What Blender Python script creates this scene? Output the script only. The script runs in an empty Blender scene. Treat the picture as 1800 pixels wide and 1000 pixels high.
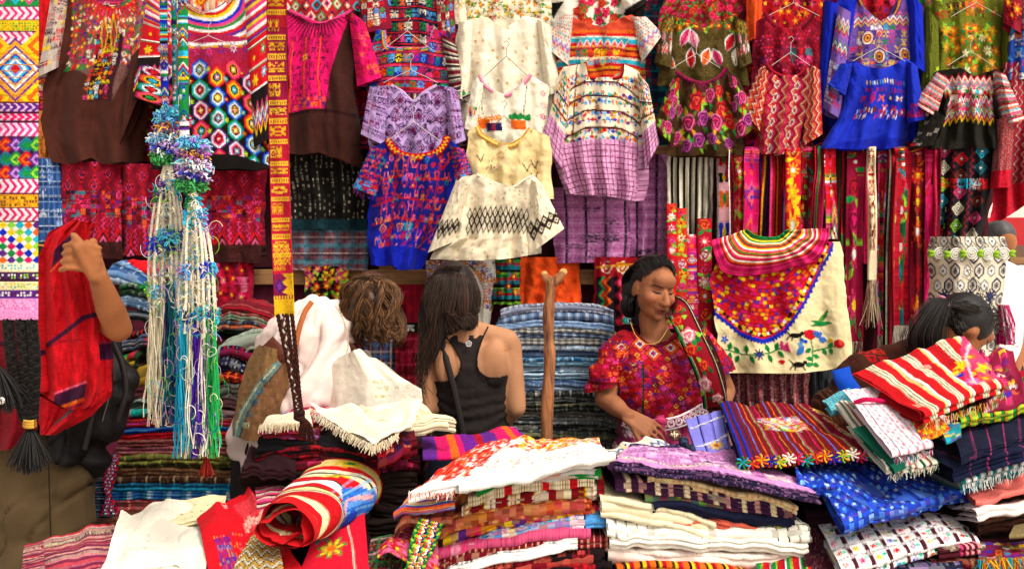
import bpy,math,random
import numpy as np
from mathutils import Vector

random.seed(11)
rng = np.random.default_rng(11)
scene = bpy.context.scene
COL = scene.collection
R = math.radians

# ---------------------------------------------------------------- camera, sky, sun, exposure
F = 1413.0          # focal length in photograph pixels (1800 wide)
CZ = 1.42           # eye height
cam_d = bpy.data.cameras.new('camera')
cam = bpy.data.objects.new('camera',cam_d)
COL.objects.link(cam)
cam.location = (0,0,CZ)
cam.rotation_euler = (R(90),0,0)
cam_d.sensor_width = 36.0
cam_d.lens = 36.0 * F / 1800.0
cam_d.clip_start = 0.05
cam_d.clip_end = 400.0
scene.camera = cam

SUN_EL,SUN_AZ = 54.0,40.0      # degrees above horizon, degrees to the right of straight behind the camera
world = bpy.data.worlds.new('World')
scene.world = world
world.use_nodes = True
wn,wl = world.node_tree.nodes,world.node_tree.links
wn.clear()
sky = wn.new('ShaderNodeTexSky')
sky.sky_type = 'NISHITA'
sky.sun_disc = False
sky.sun_elevation = R(SUN_EL)
sky.sun_rotation = R(180 - SUN_AZ)
sky.air_density,sky.dust_density,sky.ozone_density = 1.0,4.0,0.6
bw = wn.new('ShaderNodeRGBToBW')                      # thin bright overcast: most of the blue is gone
tint = wn.new('ShaderNodeMix');tint.data_type = 'RGBA';tint.blend_type = 'MULTIPLY'
tint.inputs['Factor'].default_value = 1.0
tint.inputs[7].default_value = (1.0,0.925,0.83,1)
mixs = wn.new('ShaderNodeMix');mixs.data_type = 'RGBA'
mixs.inputs['Factor'].default_value = 0.9
bg = wn.new('ShaderNodeBackground');bg.inputs['Strength'].default_value = 0.15
wo = wn.new('ShaderNodeOutputWorld')
wl.new(sky.outputs[0],bw.inputs[0]);wl.new(bw.outputs[0],tint.inputs[6])
wl.new(sky.outputs[0],mixs.inputs[6]);wl.new(tint.outputs[2],mixs.inputs[7])
wl.new(mixs.outputs[2],bg.inputs['Color']);wl.new(bg.outputs[0],wo.inputs[0])

sun_d = bpy.data.lights.new('sun','SUN')
sun_d.energy = 1.2
sun_d.angle = R(18)
sun_d.color = (1.0,0.93,0.84)
sun = bpy.data.objects.new('sun',sun_d)
COL.objects.link(sun)
_d = Vector((-math.sin(R(SUN_AZ)) * math.cos(R(SUN_EL)),math.cos(R(SUN_AZ)) * math.cos(R(SUN_EL)),-math.sin(R(SUN_EL))))
sun.rotation_euler = _d.to_track_quat('-Z','Y').to_euler()
sun.location = (1,-2,6)

vs_ = scene.view_settings
scene.display_settings.display_device = 'sRGB'
vs_.view_transform = 'Standard'
vs_.look = 'None'
vs_.exposure = 0.8
vs_.gamma = 1.0
vs_.use_curve_mapping = False
scene.cycles.max_bounces = 4
scene.cycles.diffuse_bounces = 2
scene.cycles.glossy_bounces = 1
scene.cycles.sample_clamp_indirect = 3
scene.cycles.caustics_reflective = scene.cycles.caustics_refractive = False
scene.cycles.use_adaptive_sampling = False
scene.cycles.use_denoising = True
scene.cycles.denoising_prefilter = 'ACCURATE'

# ---------------------------------------------------------------- small helpers
def at(px,py,Y):
    """photo pixel at distance Y -> world point(s)"""
    px,py,Y = np.broadcast_arrays(np.asarray(px,float),np.asarray(py,float),np.asarray(Y,float))
    return np.stack([(px - 900) / F * Y,Y,CZ - (py - 500) / F * Y],-1)

def onz(px,py,Z):
    return at(px,py,(CZ - Z) * F / (py - 500.0))

_hc = {}
def lin(h):
    """hex sRGB -> linear rgb"""
    if not isinstance(h,str):
        return np.asarray(h,float)
    if h not in _hc:
        c = np.array([int(h[i:i + 2],16) for i in (0,2,4)]) / 255.0
        _hc[h] = np.where(c <= .04045,c / 12.92,((c + .055) / 1.055) ** 2.4)
    return _hc[h]

_nt = {}
def noise2(x,y,seed=0):
    if seed not in _nt:
        _nt[seed] = np.random.default_rng(seed + 100).uniform(-1,1,(64,64))
    T = _nt[seed]
    x,y = np.broadcast_arrays(np.asarray(x,float),np.asarray(y,float))
    xi,yi = np.floor(x).astype(int),np.floor(y).astype(int)
    fx,fy = x - xi,y - yi
    fx,fy = fx * fx * (3 - 2 * fx),fy * fy * (3 - 2 * fy)
    g = lambda i,j: T[(yi + j) % 64,(xi + i) % 64]
    return (g(0,0) * (1 - fx) + g(1,0) * fx) * (1 - fy) + (g(0,1) * (1 - fx) + g(1,1) * fx) * fy

def fbm(x,y,seed=0,o=3):
    s,a = 0,1.0
    for k in range(o):
        s = s + a * noise2(x * 2 ** k,y * 2 ** k,seed + k)
        a *= .5
    return s

def fbm3(V,f,seed=0,o=2):
    return (fbm(V[:,0] * f + V[:,1] * f * .7,V[:,2] * f,seed,o) + fbm(V[:,1] * f - 3.1,V[:,2] * f * .8 + V[:,0] * f * .6,seed + 5,o)) * .6

def crease(x,y,f,seed):
    n = noise2(x * f,y * f * .6 + x * f * .5,seed)
    return -np.exp(-(n / .13) ** 2) + .5 * noise2(x * f * .6,y * f * .5,seed + 1)

# ---------------------------------------------------------------- materials
def newmat(name):
    m = bpy.data.materials.new(name)
    m.use_nodes = True
    nt = m.node_tree
    return m,nt.nodes,nt.links,nt.nodes['Principled BSDF']

def dyed(name,rough=.9,sheen=.02,bump=.16,scale=240,spec=.08,var=.12,sss=0,weave=True,back=0):
    """material whose colour is the yarn colour stored per stitch ('dye'), with thread grain and relief"""
    m,n,l,b = newmat(name)
    a = n.new('ShaderNodeAttribute');a.attribute_name = 'dye'
    tc = n.new('ShaderNodeTexCoord')
    no = n.new('ShaderNodeTexNoise');no.inputs['Scale'].default_value = scale;no.inputs['Detail'].default_value = 3
    l.new(tc.outputs['Object'],no.inputs['Vector'])
    n2 = n.new('ShaderNodeTexNoise');n2.inputs['Scale'].default_value = 14;n2.inputs['Detail'].default_value = 4
    l.new(tc.outputs['Object'],n2.inputs['Vector'])
    ad = n.new('ShaderNodeMath');ad.operation = 'MULTIPLY_ADD'
    l.new(no.outputs[0],ad.inputs[0]);ad.inputs[1].default_value = .6;l.new(n2.outputs[0],ad.inputs[2])
    mr = n.new('ShaderNodeMapRange');mr.inputs['From Min'].default_value = .5;mr.inputs['From Max'].default_value = 1.1
    mr.inputs['To Min'].default_value = 1 - var;mr.inputs['To Max'].default_value = 1 + var * .6
    l.new(ad.outputs[0],mr.inputs['Value'])
    mx = n.new('ShaderNodeMix');mx.data_type = 'RGBA';mx.blend_type = 'MULTIPLY';mx.inputs['Factor'].default_value = 1
    l.new(a.outputs['Color'],mx.inputs[6]);l.new(mr.outputs[0],mx.inputs[7])
    l.new(mx.outputs[2],b.inputs['Base Color'])
    b.inputs['Roughness'].default_value = rough
    b.inputs['Specular IOR Level'].default_value = spec
    b.inputs['Sheen Weight'].default_value = sheen
    b.inputs['Sheen Roughness'].default_value = .5
    if sss:
        b.inputs['Subsurface Weight'].default_value = sss
        b.inputs['Subsurface Radius'].default_value = (.012,.005,.003)
        b.inputs['Subsurface Scale'].default_value = .5
    bp = n.new('ShaderNodeBump');bp.inputs['Strength'].default_value = bump;bp.inputs['Distance'].default_value = .003
    if weave:
        w1 = n.new('ShaderNodeTexWave');w1.inputs['Scale'].default_value = 55;w1.bands_direction = 'Z';w1.inputs['Distortion'].default_value = 1.5
        w1.inputs['Detail'].default_value = 1
        l.new(tc.outputs['Object'],w1.inputs['Vector'])
        a2 = n.new('ShaderNodeMath');a2.operation = 'MULTIPLY_ADD'
        l.new(w1.outputs['Fac'],a2.inputs[0]);a2.inputs[1].default_value = .35;l.new(no.outputs[0],a2.inputs[2])
        l.new(a2.outputs[0],bp.inputs['Height'])
    else:
        l.new(no.outputs[0],bp.inputs['Height'])
    l.new(bp.outputs[0],b.inputs['Normal'])
    return m

M_CLOTH = dyed('woven_cotton')
M_FINE = dyed('fine_cotton',bump=.08,scale=260,sheen=.02,var=.05)
M_WOOL = dyed('wool_yarn',bump=.3,scale=220,sheen=.05,weave=False)
M_SKIN = dyed('skin',rough=.62,sheen=.04,bump=.12,scale=160,spec=.22,var=.16,sss=.1,weave=False)
M_HAIR = dyed('hair',rough=.5,sheen=0,bump=.1,spec=.35,var=.3,weave=False)
M_METAL = dyed('coated_wire',rough=.35,sheen=0,bump=.05,spec=.6,var=.1,weave=False)
M_LEATHER = dyed('leather',rough=.6,sheen=0,bump=.25,scale=160,spec=.25,weave=False)
M_PAINT = dyed('painted_surface',rough=.5,sheen=0,bump=.12,scale=60,spec=.4,var=.12,weave=False)

def woodmat(name,c0,c1,sc=(14,14,1.2),rough=.7,bump=.35):
    m,n,l,b = newmat(name)
    tc = n.new('ShaderNodeTexCoord');mp = n.new('ShaderNodeMapping')
    mp.inputs['Scale'].default_value = sc
    l.new(tc.outputs['Object'],mp.inputs[0])
    no = n.new('ShaderNodeTexNoise');no.inputs['Scale'].default_value = 3.2;no.inputs['Detail'].default_value = 8;no.inputs['Roughness'].default_value = .65
    l.new(mp.outputs[0],no.inputs['Vector'])
    cr = n.new('ShaderNodeValToRGB')
    cr.color_ramp.elements[0].position = .32;cr.color_ramp.elements[0].color = (*lin(c0),1)
    cr.color_ramp.elements[1].position = .68;cr.color_ramp.elements[1].color = (*lin(c1),1)
    l.new(no.outputs[0],cr.inputs[0]);l.new(cr.outputs[0],b.inputs['Base Color'])
    b.inputs['Roughness'].default_value = rough
    bp = n.new('ShaderNodeBump');bp.inputs['Strength'].default_value = bump;bp.inputs['Distance'].default_value = .004
    l.new(no.outputs[0],bp.inputs['Height']);l.new(bp.outputs[0],b.inputs['Normal'])
    return m

M_BEAM = woodmat('rough_beam_wood','6d4425','b58350',sc=(1.2,14,14))
M_POST = woodmat('peeled_branch_wood','4e2414','bd7c48',sc=(22,22,3.0),rough=.7,bump=.8)
M_BOARD = woodmat('dark_board_wood','2c1a12','5a3a26',sc=(9,9,1.0))

def groundmat():
    m,n,l,b = newmat('dusty_concrete')
    tc = n.new('ShaderNodeTexCoord')
    no = n.new('ShaderNodeTexNoise');no.inputs['Scale'].default_value = 2.5;no.inputs['Detail'].default_value = 10
    l.new(tc.outputs['Object'],no.inputs['Vector'])
    cr = n.new('ShaderNodeValToRGB')
    cr.color_ramp.elements[0].color = (.34,.31,.27,1);cr.color_ramp.elements[1].color = (.62,.58,.52,1)
    l.new(no.outputs[0],cr.inputs[0]);l.new(cr.outputs[0],b.inputs['Base Color'])
    b.inputs['Roughness'].default_value = .9
    bp = n.new('ShaderNodeBump');bp.inputs['Strength'].default_value = .3
    l.new(no.outputs[0],bp.inputs['Height']);l.new(bp.outputs[0],b.inputs['Normal'])
    return m
M_GROUND = groundmat()

# ---------------------------------------------------------------- objects
def tag(o,label=None,cat=None,group=None,kind=None):
    if label: o['label'] = label
    if cat: o['category'] = cat
    if group: o['group'] = group
    if kind: o['kind'] = kind
    return o

def thing(name,label,cat,loc,group=None):
    o = bpy.data.objects.new(name,None)
    COL.objects.link(o)
    o.empty_display_size = .05
    o.location = Vector([float(c) for c in loc])
    return tag(o,label,cat,group)

def worldloc(o):
    p = Vector((0,0,0))
    while o is not None:
        p += o.location
        o = o.parent
    return np.array(p)

def raw_mesh(name,V,faces4,C,mat,parent=None,loc=None,smooth=True,tris=None):
    """V (n,3) world coords, faces4 (m,4) int, C (m,3) linear colour per face"""
    base = worldloc(parent) if parent is not None else (np.asarray(loc,float) if loc is not None else np.array([V[:,0].mean(),V[:,1].mean(),V[:,2].min()]))
    me = bpy.data.meshes.new(name)
    n,m = len(V),len(faces4)
    me.vertices.add(n)
    me.vertices.foreach_set('co',(V - base).astype(np.float32).ravel())
    me.loops.add(m * 4)
    me.loops.foreach_set('vertex_index',faces4.astype(np.int32).ravel())
    me.polygons.add(m)
    me.polygons.foreach_set('loop_start',np.arange(0,m * 4,4,dtype=np.int32))
    me.update(calc_edges=True)
    at_ = me.attributes.new('dye','FLOAT_COLOR','FACE')
    c4 = np.ones((m,4),np.float32)
    c4[:,:3] = C
    at_.data.foreach_set('color',c4.ravel())
    me.materials.append(mat)
    if smooth:
        me.shade_smooth()
    o = bpy.data.objects.new(name,me)
    COL.objects.link(o)
    if parent is not None:
        o.parent = parent
    else:
        o.location = Vector([float(c) for c in base])
    return o

def sheet(name,P,C,mat=None,parent=None,mask=None,wrap=False,loc=None):
    """regular grid surface; P (nv,nu,3), C (nv-1,nu-1[or nu],3)"""
    nv,nu = P.shape[:2]
    idx = np.arange(nv * nu).reshape(nv,nu)
    if wrap:
        j2 = np.roll(idx,-1,1)
        f = np.stack([idx[:-1],idx[1:],j2[1:],j2[:-1]],-1)
    else:
        f = np.stack([idx[:-1,:-1],idx[1:,:-1],idx[1:,1:],idx[:-1,1:]],-1)
    C = np.broadcast_to(C,f.shape[:2] + (3,))
    f = f.reshape(-1,4);C = C.reshape(-1,3);V = P.reshape(-1,3)
    if mask is not None:
        k = mask.ravel()
        f,C = f[k],C[k]
        used = np.unique(f)
        re = np.zeros(len(V),int);re[used] = np.arange(len(used))
        V,f = V[used],re[f]
    return raw_mesh(name,V,f,C,mat or M_CLOTH,parent,loc)

def tubes(name,paths,rad,C,mat=None,parent=None,k=4,loc=None,kind=None):
    """many tubes as one mesh; paths (N,M,3); rad scalar/(N,)/(N,M); C (3,)/(N,3)/(N,M-1,3)"""
    paths = np.asarray(paths,float)
    N,M = paths.shape[:2]
    T = np.gradient(paths,axis=1)
    T /= np.linalg.norm(T,axis=2,keepdims=True) + 1e-9
    ref = np.where(np.abs(T[...,1:2]) > .9,np.array([1.,0,0]),np.array([0,1.,0]))
    A = np.cross(T,ref);A /= np.linalg.norm(A,axis=2,keepdims=True) + 1e-9
    B = np.cross(T,A)
    rad = np.asarray(rad,float)
    if rad.ndim == 0: rad = np.full((N,M),float(rad))
    elif rad.ndim == 1: rad = np.repeat(rad[:,None],M,1)
    ang = np.arange(k) * 2 * np.pi / k
    P = paths[:,:,None] + rad[:,:,None,None] * (np.cos(ang)[None,None,:,None] * A[:,:,None] + np.sin(ang)[None,None,:,None] * B[:,:,None])
    idx = np.arange(N * M * k).reshape(N,M,k)
    j = np.roll(idx,-1,2)
    f = np.stack([idx[:,:-1],idx[:,1:],j[:,1:],j[:,:-1]],-1)
    C = np.asarray(C,float)
    if C.ndim == 1: C = np.broadcast_to(C,(N,M - 1,3))
    elif C.ndim == 2: C = np.repeat(C[:,None],M - 1,1)
    C = np.repeat(C[:,:,None],k,2)
    o = raw_mesh(name,P.reshape(-1,3),f.reshape(-1,4),C.reshape(-1,3),mat or M_WOOL,parent,loc)
    if kind: o['kind'] = kind
    return o

def box(name,c,s,mat,col='808080',parent=None,rot=0.0,bev=.004):
    """bevelled box: centre c, full size s"""
    import bmesh
    bm = bmesh.new()
    bmesh.ops.create_cube(bm,size=1)
    for v in bm.verts:
        v.co.x *= s[0];v.co.y *= s[1];v.co.z *= s[2]
    if bev:
        bmesh.ops.bevel(bm,geom=bm.edges[:],offset=bev,segments=2,affect='EDGES',profile=.6)
    if rot:
        import mathutils
        bmesh.ops.rotate(bm,verts=bm.verts[:],cent=(0,0,0),matrix=mathutils.Matrix.Rotation(rot,3,'Y'))
    base = worldloc(parent) if parent is not None else np.zeros(3)
    off = Vector([float(c[i] - base[i]) for i in range(3)])
    me = bpy.data.meshes.new(name)
    if parent is not None:
        for v in bm.verts: v.co += off
    bm.to_mesh(me);bm.free()
    a = me.attributes.new('dye','FLOAT_COLOR','FACE')
    a.data.foreach_set('color',np.tile(np.r_[lin(col),1].astype(np.float32),len(me.polygons)))
    me.materials.append(mat)
    o = bpy.data.objects.new(name,me)
    COL.objects.link(o)
    if parent is not None: o.parent = parent
    else: o.location = off
    return o
# ---------------------------------------------------------------- woven and embroidered patterns (painted stitch by stitch)
class Pat:
    """canvas in photo-pixel units; every cell is one stitch"""
    def __init__(s,x0,y0,x1,y1,base,cx=1.7,cy=None):
        s.x0,s.y0,s.x1,s.y1,s.cx,s.cy = x0,y0,x1,y1,cx,cy or cx
        s.W,s.H = max(4,int((x1 - x0) / s.cx * 1.9)),max(4,int((y1 - y0) / s.cy * 1.9))
        s.a = np.empty((s.H,s.W,3));s.a[:] = lin(base)
        s.base = s.a[0,0].copy()
        s.gx = x0 + (np.arange(s.W) + .5) * (x1 - x0) / s.W
        s.gy = y0 + (np.arange(s.H) + .5) * (y1 - y0) / s.H
    def w(s,x0,y0,x1,y1):
        i0,i1 = np.searchsorted(s.gx,[x0,x1]);j0,j1 = np.searchsorted(s.gy,[y0,y1])
        return s.a[j0:j1,i0:i1],s.gx[None,i0:i1],s.gy[j0:j1,None]
    def pick(s,cols):
        return lin(cols[rng.integers(len(cols))]) if isinstance(cols,(list,tuple)) else lin(cols)
    def rect(s,x0,y0,x1,y1,col):
        a,X,Y = s.w(x0,y0,x1,y1);a[:] = lin(col);return s
    def ell(s,x,y,rx,ry,col):
        a,X,Y = s.w(x - rx,y - ry,x + rx,y + ry)
        a[((X - x) / rx) ** 2 + ((Y - y) / ry) ** 2 < 1] = lin(col);return s
    def fl(s,x,y,r,col,cen='f2c21c',n=6,out=None):
        a,X,Y = s.w(x - r,y - r,x + r,y + r)
        d = np.hypot(X - x,Y - y);t = np.arctan2(Y - y,X - x)
        rr = r * (.72 + .28 * np.cos(n * t + x))
        if out is not None: a[d < rr] = lin(out);rr = rr - r * .22
        a[d < rr] = lin(col)
        if cen is not None: a[d < r * .32] = lin(cen)
        return s
    def rose(s,x,y,r,cols):
        a,X,Y = s.w(x - r,y - r,x + r,y + r)
        d = np.hypot(X - x,Y - y);t = np.arctan2(Y - y,X - x)
        rr = r * (.88 + .12 * np.cos(5 * t))
        k = ((d / r * 3.2 + t / 6.283 + .25 * np.sin(3 * t)) * 1.6).astype(int) % len(cols)
        m = d < rr
        cc = np.array([lin(c) for c in cols])[k]
        a[m] = cc[m];return s
    def leaf(s,x,y,L,W,ang,col,vein=None):
        a,X,Y = s.w(x - L,y - L,x + L,y + L)
        c,n = math.cos(ang),math.sin(ang)
        u = ((X - x) * c + (Y - y) * n) / L;v = (-(X - x) * n + (Y - y) * c)
        m = (u > 0) & (u < 1) & (np.abs(v) < W * np.sin(np.clip(u,0,1) * np.pi))
        a[m] = lin(col)
        if vein is not None: a[m & (np.abs(v) < .9)] = lin(vein)
        return s
    def line(s,pts,wd,col):
        c = lin(col)
        for (ax,ay),(bx,by) in zip(pts[:-1],pts[1:]):
            a,X,Y = s.w(min(ax,bx) - wd,min(ay,by) - wd,max(ax,bx) + wd,max(ay,by) + wd)
            dx,dy = bx - ax,by - ay;q = dx * dx + dy * dy + 1e-9
            t = np.clip(((X - ax) * dx + (Y - ay) * dy) / q,0,1)
            a[np.hypot(X - ax - t * dx,Y - ay - t * dy) < wd * .5 + .3] = c
        return s
    def poly(s,pts,col):
        xs = [p[0] for p in pts];ys = [p[1] for p in pts]
        a,X,Y = s.w(min(xs),min(ys),max(xs),max(ys))
        ins = np.zeros(np.broadcast(X,Y).shape,bool)
        for (ax,ay),(bx,by) in zip(pts,pts[1:] + pts[:1]):
            if ay == by: continue
            ins ^= ((ay > Y) != (by > Y)) & (X < (bx - ax) * (Y - ay) / (by - ay) + ax)
        a[ins] = lin(col);return s
    def dia(s,x,y,rx,ry,cols):
        a,X,Y = s.w(x - rx,y - ry,x + rx,y + ry)
        d = np.abs(X - x) / rx + np.abs(Y - y) / ry
        for i,c in enumerate(cols):
            if c is not None: a[d < 1 - i / len(cols)] = lin(c)
        return s
    def hexa(s,x,y,rx,ry,cols):
        a,X,Y = s.w(x - rx,y - ry,x + rx,y + ry)
        d = np.maximum(np.abs(X - x) / rx * .62 + np.abs(Y - y) / ry,np.abs(X - x) / rx)
        for i,c in enumerate(cols):
            if c is not None: a[d < 1 - i * .85 / len(cols)] = lin(c)
        return s
    def hs(s,y0,y1,seq,x0=-1e9,x1=1e9):
        y = y0
        while y < y1:
            for c,h in seq:
                if y >= y1: break
                if c is not None: s.rect(x0,y,x1,min(y + h,y1),c)
                y += h
        return s
    def vs(s,x0,x1,seq,y0=-1e9,y1=1e9):
        x = x0
        while x < x1:
            for c,h in seq:
                if x >= x1: break
                if c is not None: s.rect(x,y0,min(x + h,x1),y1,c)
                x += h
        return s
    def zz(s,x0,x1,y,amp,per,wd,cols):
        cols = cols if isinstance(cols,(list,tuple)) else [cols]
        n = len(cols)
        a,X,Y = s.w(x0,y - amp - wd,x1,y + amp + wd * n)
        z = y - amp + 2 * amp * np.abs(((X - x0) / per) % 1 * 2 - 1)
        for i,c in enumerate(cols):
            if c is not None: a[(Y >= z + i * wd) & (Y < z + (i + 1) * wd)] = lin(c)
        return s
    def zv(s,y0,y1,x,amp,per,wd,cols):
        cols = cols if isinstance(cols,(list,tuple)) else [cols]
        n = len(cols)
        a,X,Y = s.w(x - amp - wd,y0,x + amp + wd * n,y1)
        z = x - amp + 2 * amp * np.abs(((Y - y0) / per) % 1 * 2 - 1)
        for i,c in enumerate(cols):
            if c is not None: a[(X >= z + i * wd) & (X < z + (i + 1) * wd)] = lin(c)
        return s
    def rays(s,x,y,rx,ry,n,col,inner=.6,t0=0.,t1=math.pi):
        """star of triangles round a neckline"""
        for i in range(n):
            t = t0 + (t1 - t0) * (i + .5) / n;dt = (t1 - t0) / n * .5
            P = lambda tt,f: (x + rx * f * math.cos(tt),y + ry * f * math.sin(tt))
            s.poly([P(t - dt,inner),P(t,1.0 + .12 * (i % 2)),P(t + dt,inner)],col)
        return s
    def glyph(s,x0,y0,x1,y1,cw,ch,cols,p=.95,n=5,bg=None,fill=.55):
        """rows of small mirrored woven figures"""
        nx,ny = max(1,int((x1 - x0) / cw)),max(1,int((y1 - y0) / ch))
        for j in range(ny):
            bm = rng.random((n,(n + 1) // 2)) < fill
            bm = np.concatenate([bm,bm[:,:n // 2][:,::-1]],1)
            for i in range(nx):
                if rng.random() > p: continue
                if rng.random() < .5:
                    bm = rng.random((n,(n + 1) // 2)) < fill
                    bm = np.concatenate([bm,bm[:,:n // 2][:,::-1]],1)
                ax,ay = x0 + i * cw,y0 + j * ch
                a,X,Y = s.w(ax,ay,ax + cw * .92,ay + ch * .9)
                if a.size == 0: continue
                ii = np.clip(((X - ax) / cw / .92 * n).astype(int),0,n - 1);jj = np.clip(((Y - ay) / ch / .9 * n).astype(int),0,n - 1)
                if bg: a[:] = s.pick(bg)
                a[bm[jj,ii]] = s.pick(cols)
        return s
    def dots(s,x0,y0,x1,y1,sx,sy,r,cols,p=1.,stag=True,jit=0.):
        j,y = 0,y0
        while y < y1:
            x = x0 + (sx / 2 if stag and j % 2 else 0)
            while x < x1:
                if rng.random() < p:
                    c = s.pick(cols)
                    s.ell(x + rng.normal() * jit,y + rng.normal() * jit,r,r,c)
                x += sx
            y += sy;j += 1
        return s
    def bloom(s,x0,y0,x1,y1,step,r,cols,leaf=None,cen='f2c21c',roses=None):
        """scatter of flowers with leaves"""
        j,y = 0,y0
        while y < y1:
            x = x0 + (step / 2 if j % 2 else 0)
            while x < x1:
                qx,qy = x + rng.normal() * step * .16,y + rng.normal() * step * .16
                rr = r * rng.uniform(.7,1.15)
                if leaf:
                    for q in range(3):
                        s.leaf(qx,qy,rr * 1.7,rr * .35,rng.uniform(0,6.28),s.pick(leaf))
                if roses: s.rose(qx,qy,rr,roses[rng.integers(len(roses))])
                else: s.fl(qx,qy,rr,s.pick(cols),cen,int(rng.integers(5,8)))
                x += step
            y += step * .85;j += 1
        return s
    def birds(s,x0,y0,x1,y1,step,r,cols):
        y,j = y0,0
        while y < y1:
            x = x0 + (step / 2 if j % 2 else 0)
            while x < x1:
                c = s.pick(cols);a = rng.uniform(-.6,.6) + (0 if rng.random() < .5 else 3.14)
                s.leaf(x,y,r * 1.6,r * .5,a,c);s.leaf(x,y,r * 1.1,r * .3,a + 2.3,s.pick(cols));s.leaf(x,y,r,r * .3,a + 3.6,s.pick(cols))
                x += step * rng.uniform(.8,1.2)
            y += step * .8;j += 1
        return s
    def dash(s,x0,y0,x1,y1,sx,sy,w,h,cols,p=.8,jit=1.):
        for y in np.arange(y0,y1,sy):
            for x in np.arange(x0,x1,sx):
                if rng.random() < p: s.ell(x + rng.normal() * jit,y + rng.normal() * jit,w,h,s.pick(cols))
        return s
    def figs(s,x0,y0,x1,y1,sx,sy,r,cols,wd=1.8,p=.95):
        """small mirrored stitched figures drawn with a thread line"""
        for j,y in enumerate(np.arange(y0,y1,sy)):
            for x in np.arange(x0 + (j % 2) * sx / 2,x1,sx):
                if rng.random() > p: continue
                c = s.pick(cols);q = rng.uniform(.15,1,(4,1)) * r * np.array([[1.,1.]]);yy = np.sort(rng.uniform(-r,r,4));xx = rng.uniform(.1,.9,4) * r
                for m in (-1,1): s.line([(x + m * a,y + b) for a,b in zip(xx,yy)],wd,c)
                s.ell(x,y,r * .28,r * .28,s.pick(cols))
        return s
    def speck(s,p,cols,x0=-1e9,y0=-1e9,x1=1e9,y1=1e9):
        a,X,Y = s.w(x0,y0,x1,y1)
        m = rng.random(a.shape[:2]) < p
        cc = np.array([lin(c) for c in cols])[rng.integers(len(cols),size=a.shape[:2])]
        a[m] = cc[m];return s
    def ikat(s,x0,y0,x1,y1,px,py,cols,wd=None):
        """columns of jagged diamonds"""
        x = x0 + px / 2;i = 0
        while x < x1 + px / 2:
            y = y0 + (py / 2 if i % 2 else 0)
            while y < y1 + py:
                s.dia(x,y,px * .55,py * .55,cols)
                y += py
            x += px;i += 1
        # warp bleeding: shift columns a little
        a,X,Y = s.w(x0,y0,x1,y1)
        for q in range(a.shape[1]):
            a[:,q] = np.roll(a[:,q],int(rng.integers(-2,3)),0)
        return s
    def plaid(s,seqx,seqy,al=.5):
        """see-through stripes both ways"""
        for (seq,ax) in ((seqx,1),(seqy,0)):
            g = s.gx if ax else s.gy
            per = sum(h for c,h in seq);t = (g - (s.x0 if ax else s.y0)) % per;q = 0
            for c,h in seq:
                if c:
                    m = (t >= q) & (t < q + h)
                    if ax: s.a[:,m] = s.a[:,m] * (1 - al) + lin(c) * al
                    else: s.a[m] = s.a[m] * (1 - al) + lin(c) * al
                q += h
        return s
    def done(s,jit=.10):
        s.rel = (np.abs(s.a - s.base).sum(2) > .02).astype(float)
        f = 1 + rng.normal(size=s.a.shape[:2]) * (jit + .24 * s.rel)
        f *= 1 + rng.normal(size=(s.H,1)) * .03
        s.a = np.clip(s.a * f[...,None],.004,.88)
        s.ok = True
        return s
    def idx(s,x,y):
        i = np.clip(((np.asarray(x) - s.x0) / (s.x1 - s.x0) * s.W).astype(int),0,s.W - 1)
        j = np.clip(((np.asarray(y) - s.y0) / (s.y1 - s.y0) * s.H).astype(int),0,s.H - 1)
        return j,i
    def sample(s,x,y):
        """colour averaged over one stitch"""
        if not hasattr(s,'ok'): s.done()
        x,y = np.asarray(x,float),np.asarray(y,float)
        if x.ndim == 2 and min(x.shape) > 1:
            fx,fy = np.abs(np.diff(x,axis=1)).mean(),np.abs(np.diff(y,axis=0)).mean()
        else: fx = fy = s.cx
        fx,fy = fx / 3.2,fy / 3.2
        return sum(s.a[s.idx(x + i * fx,y + j * fy)] for i in (-1,0,1) for j in (-1,0,1)) / 9
    def relief(s,x,y):
        if not hasattr(s,'ok'): s.done()
        return s.rel[s.idx(x,y)]

# palettes
RED,CRIM,MAR,PINK,MAG = 'c4121f','a30d24','5e0d1c','e63a78','d01560'
PUR,NAVY,ROY,TEAL,TURQ = '5a2380','171a48','1027b0','17717f','22a7c4'
GRN,LIME,OLV,YEL,GOLD = '17803a','86c232','5d5a1c','f0bd18','d18d16'
ORA,CRM,WHT,BRN,BLK = 'e8601a','efe0bd','f2ece4','4a231a','17120f'
GRY,LIL,SKY,ROSE,DRK = '8b857e','b583cf','4f96dc','b81e49','261417'
MULTI = [RED,YEL,GRN,TURQ,PUR,PINK,ORA,WHT,ROY]
HOT = [RED,PINK,ORA,YEL,MAG,CRIM]
COOL = [ROY,TURQ,GRN,PUR,SKY]

# ---------------------------------------------------------------- cloth builders
def patch_depth(u,v,Y,amp,nf,bulge,seed,wr=.004):
    """folds of a hanging cloth: u across 0..1, v down 0..1"""
    ph = seed * 1.7
    wob = .28 * noise2(v * 2.2 + ph,u * 1.5,seed % 40)
    d = -bulge * (1 - (2 * u - 1) ** 2)
    g = .35 + .65 * np.clip(v * 1.3,0,1)
    d = d + amp * g * (np.sin(6.2832 * (nf * (u + wob * .25)) + ph) * .65 + fbm(u * nf * 1.4 + ph,v * 1.6,seed % 40 + 3) * .7)
    d = d + wr * fbm(u * 11 + ph,v * 9,seed % 40 + 7,3)
    return Y + d

def resid(lo,hi,n):
    return np.linspace(lo,hi,n)

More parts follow.
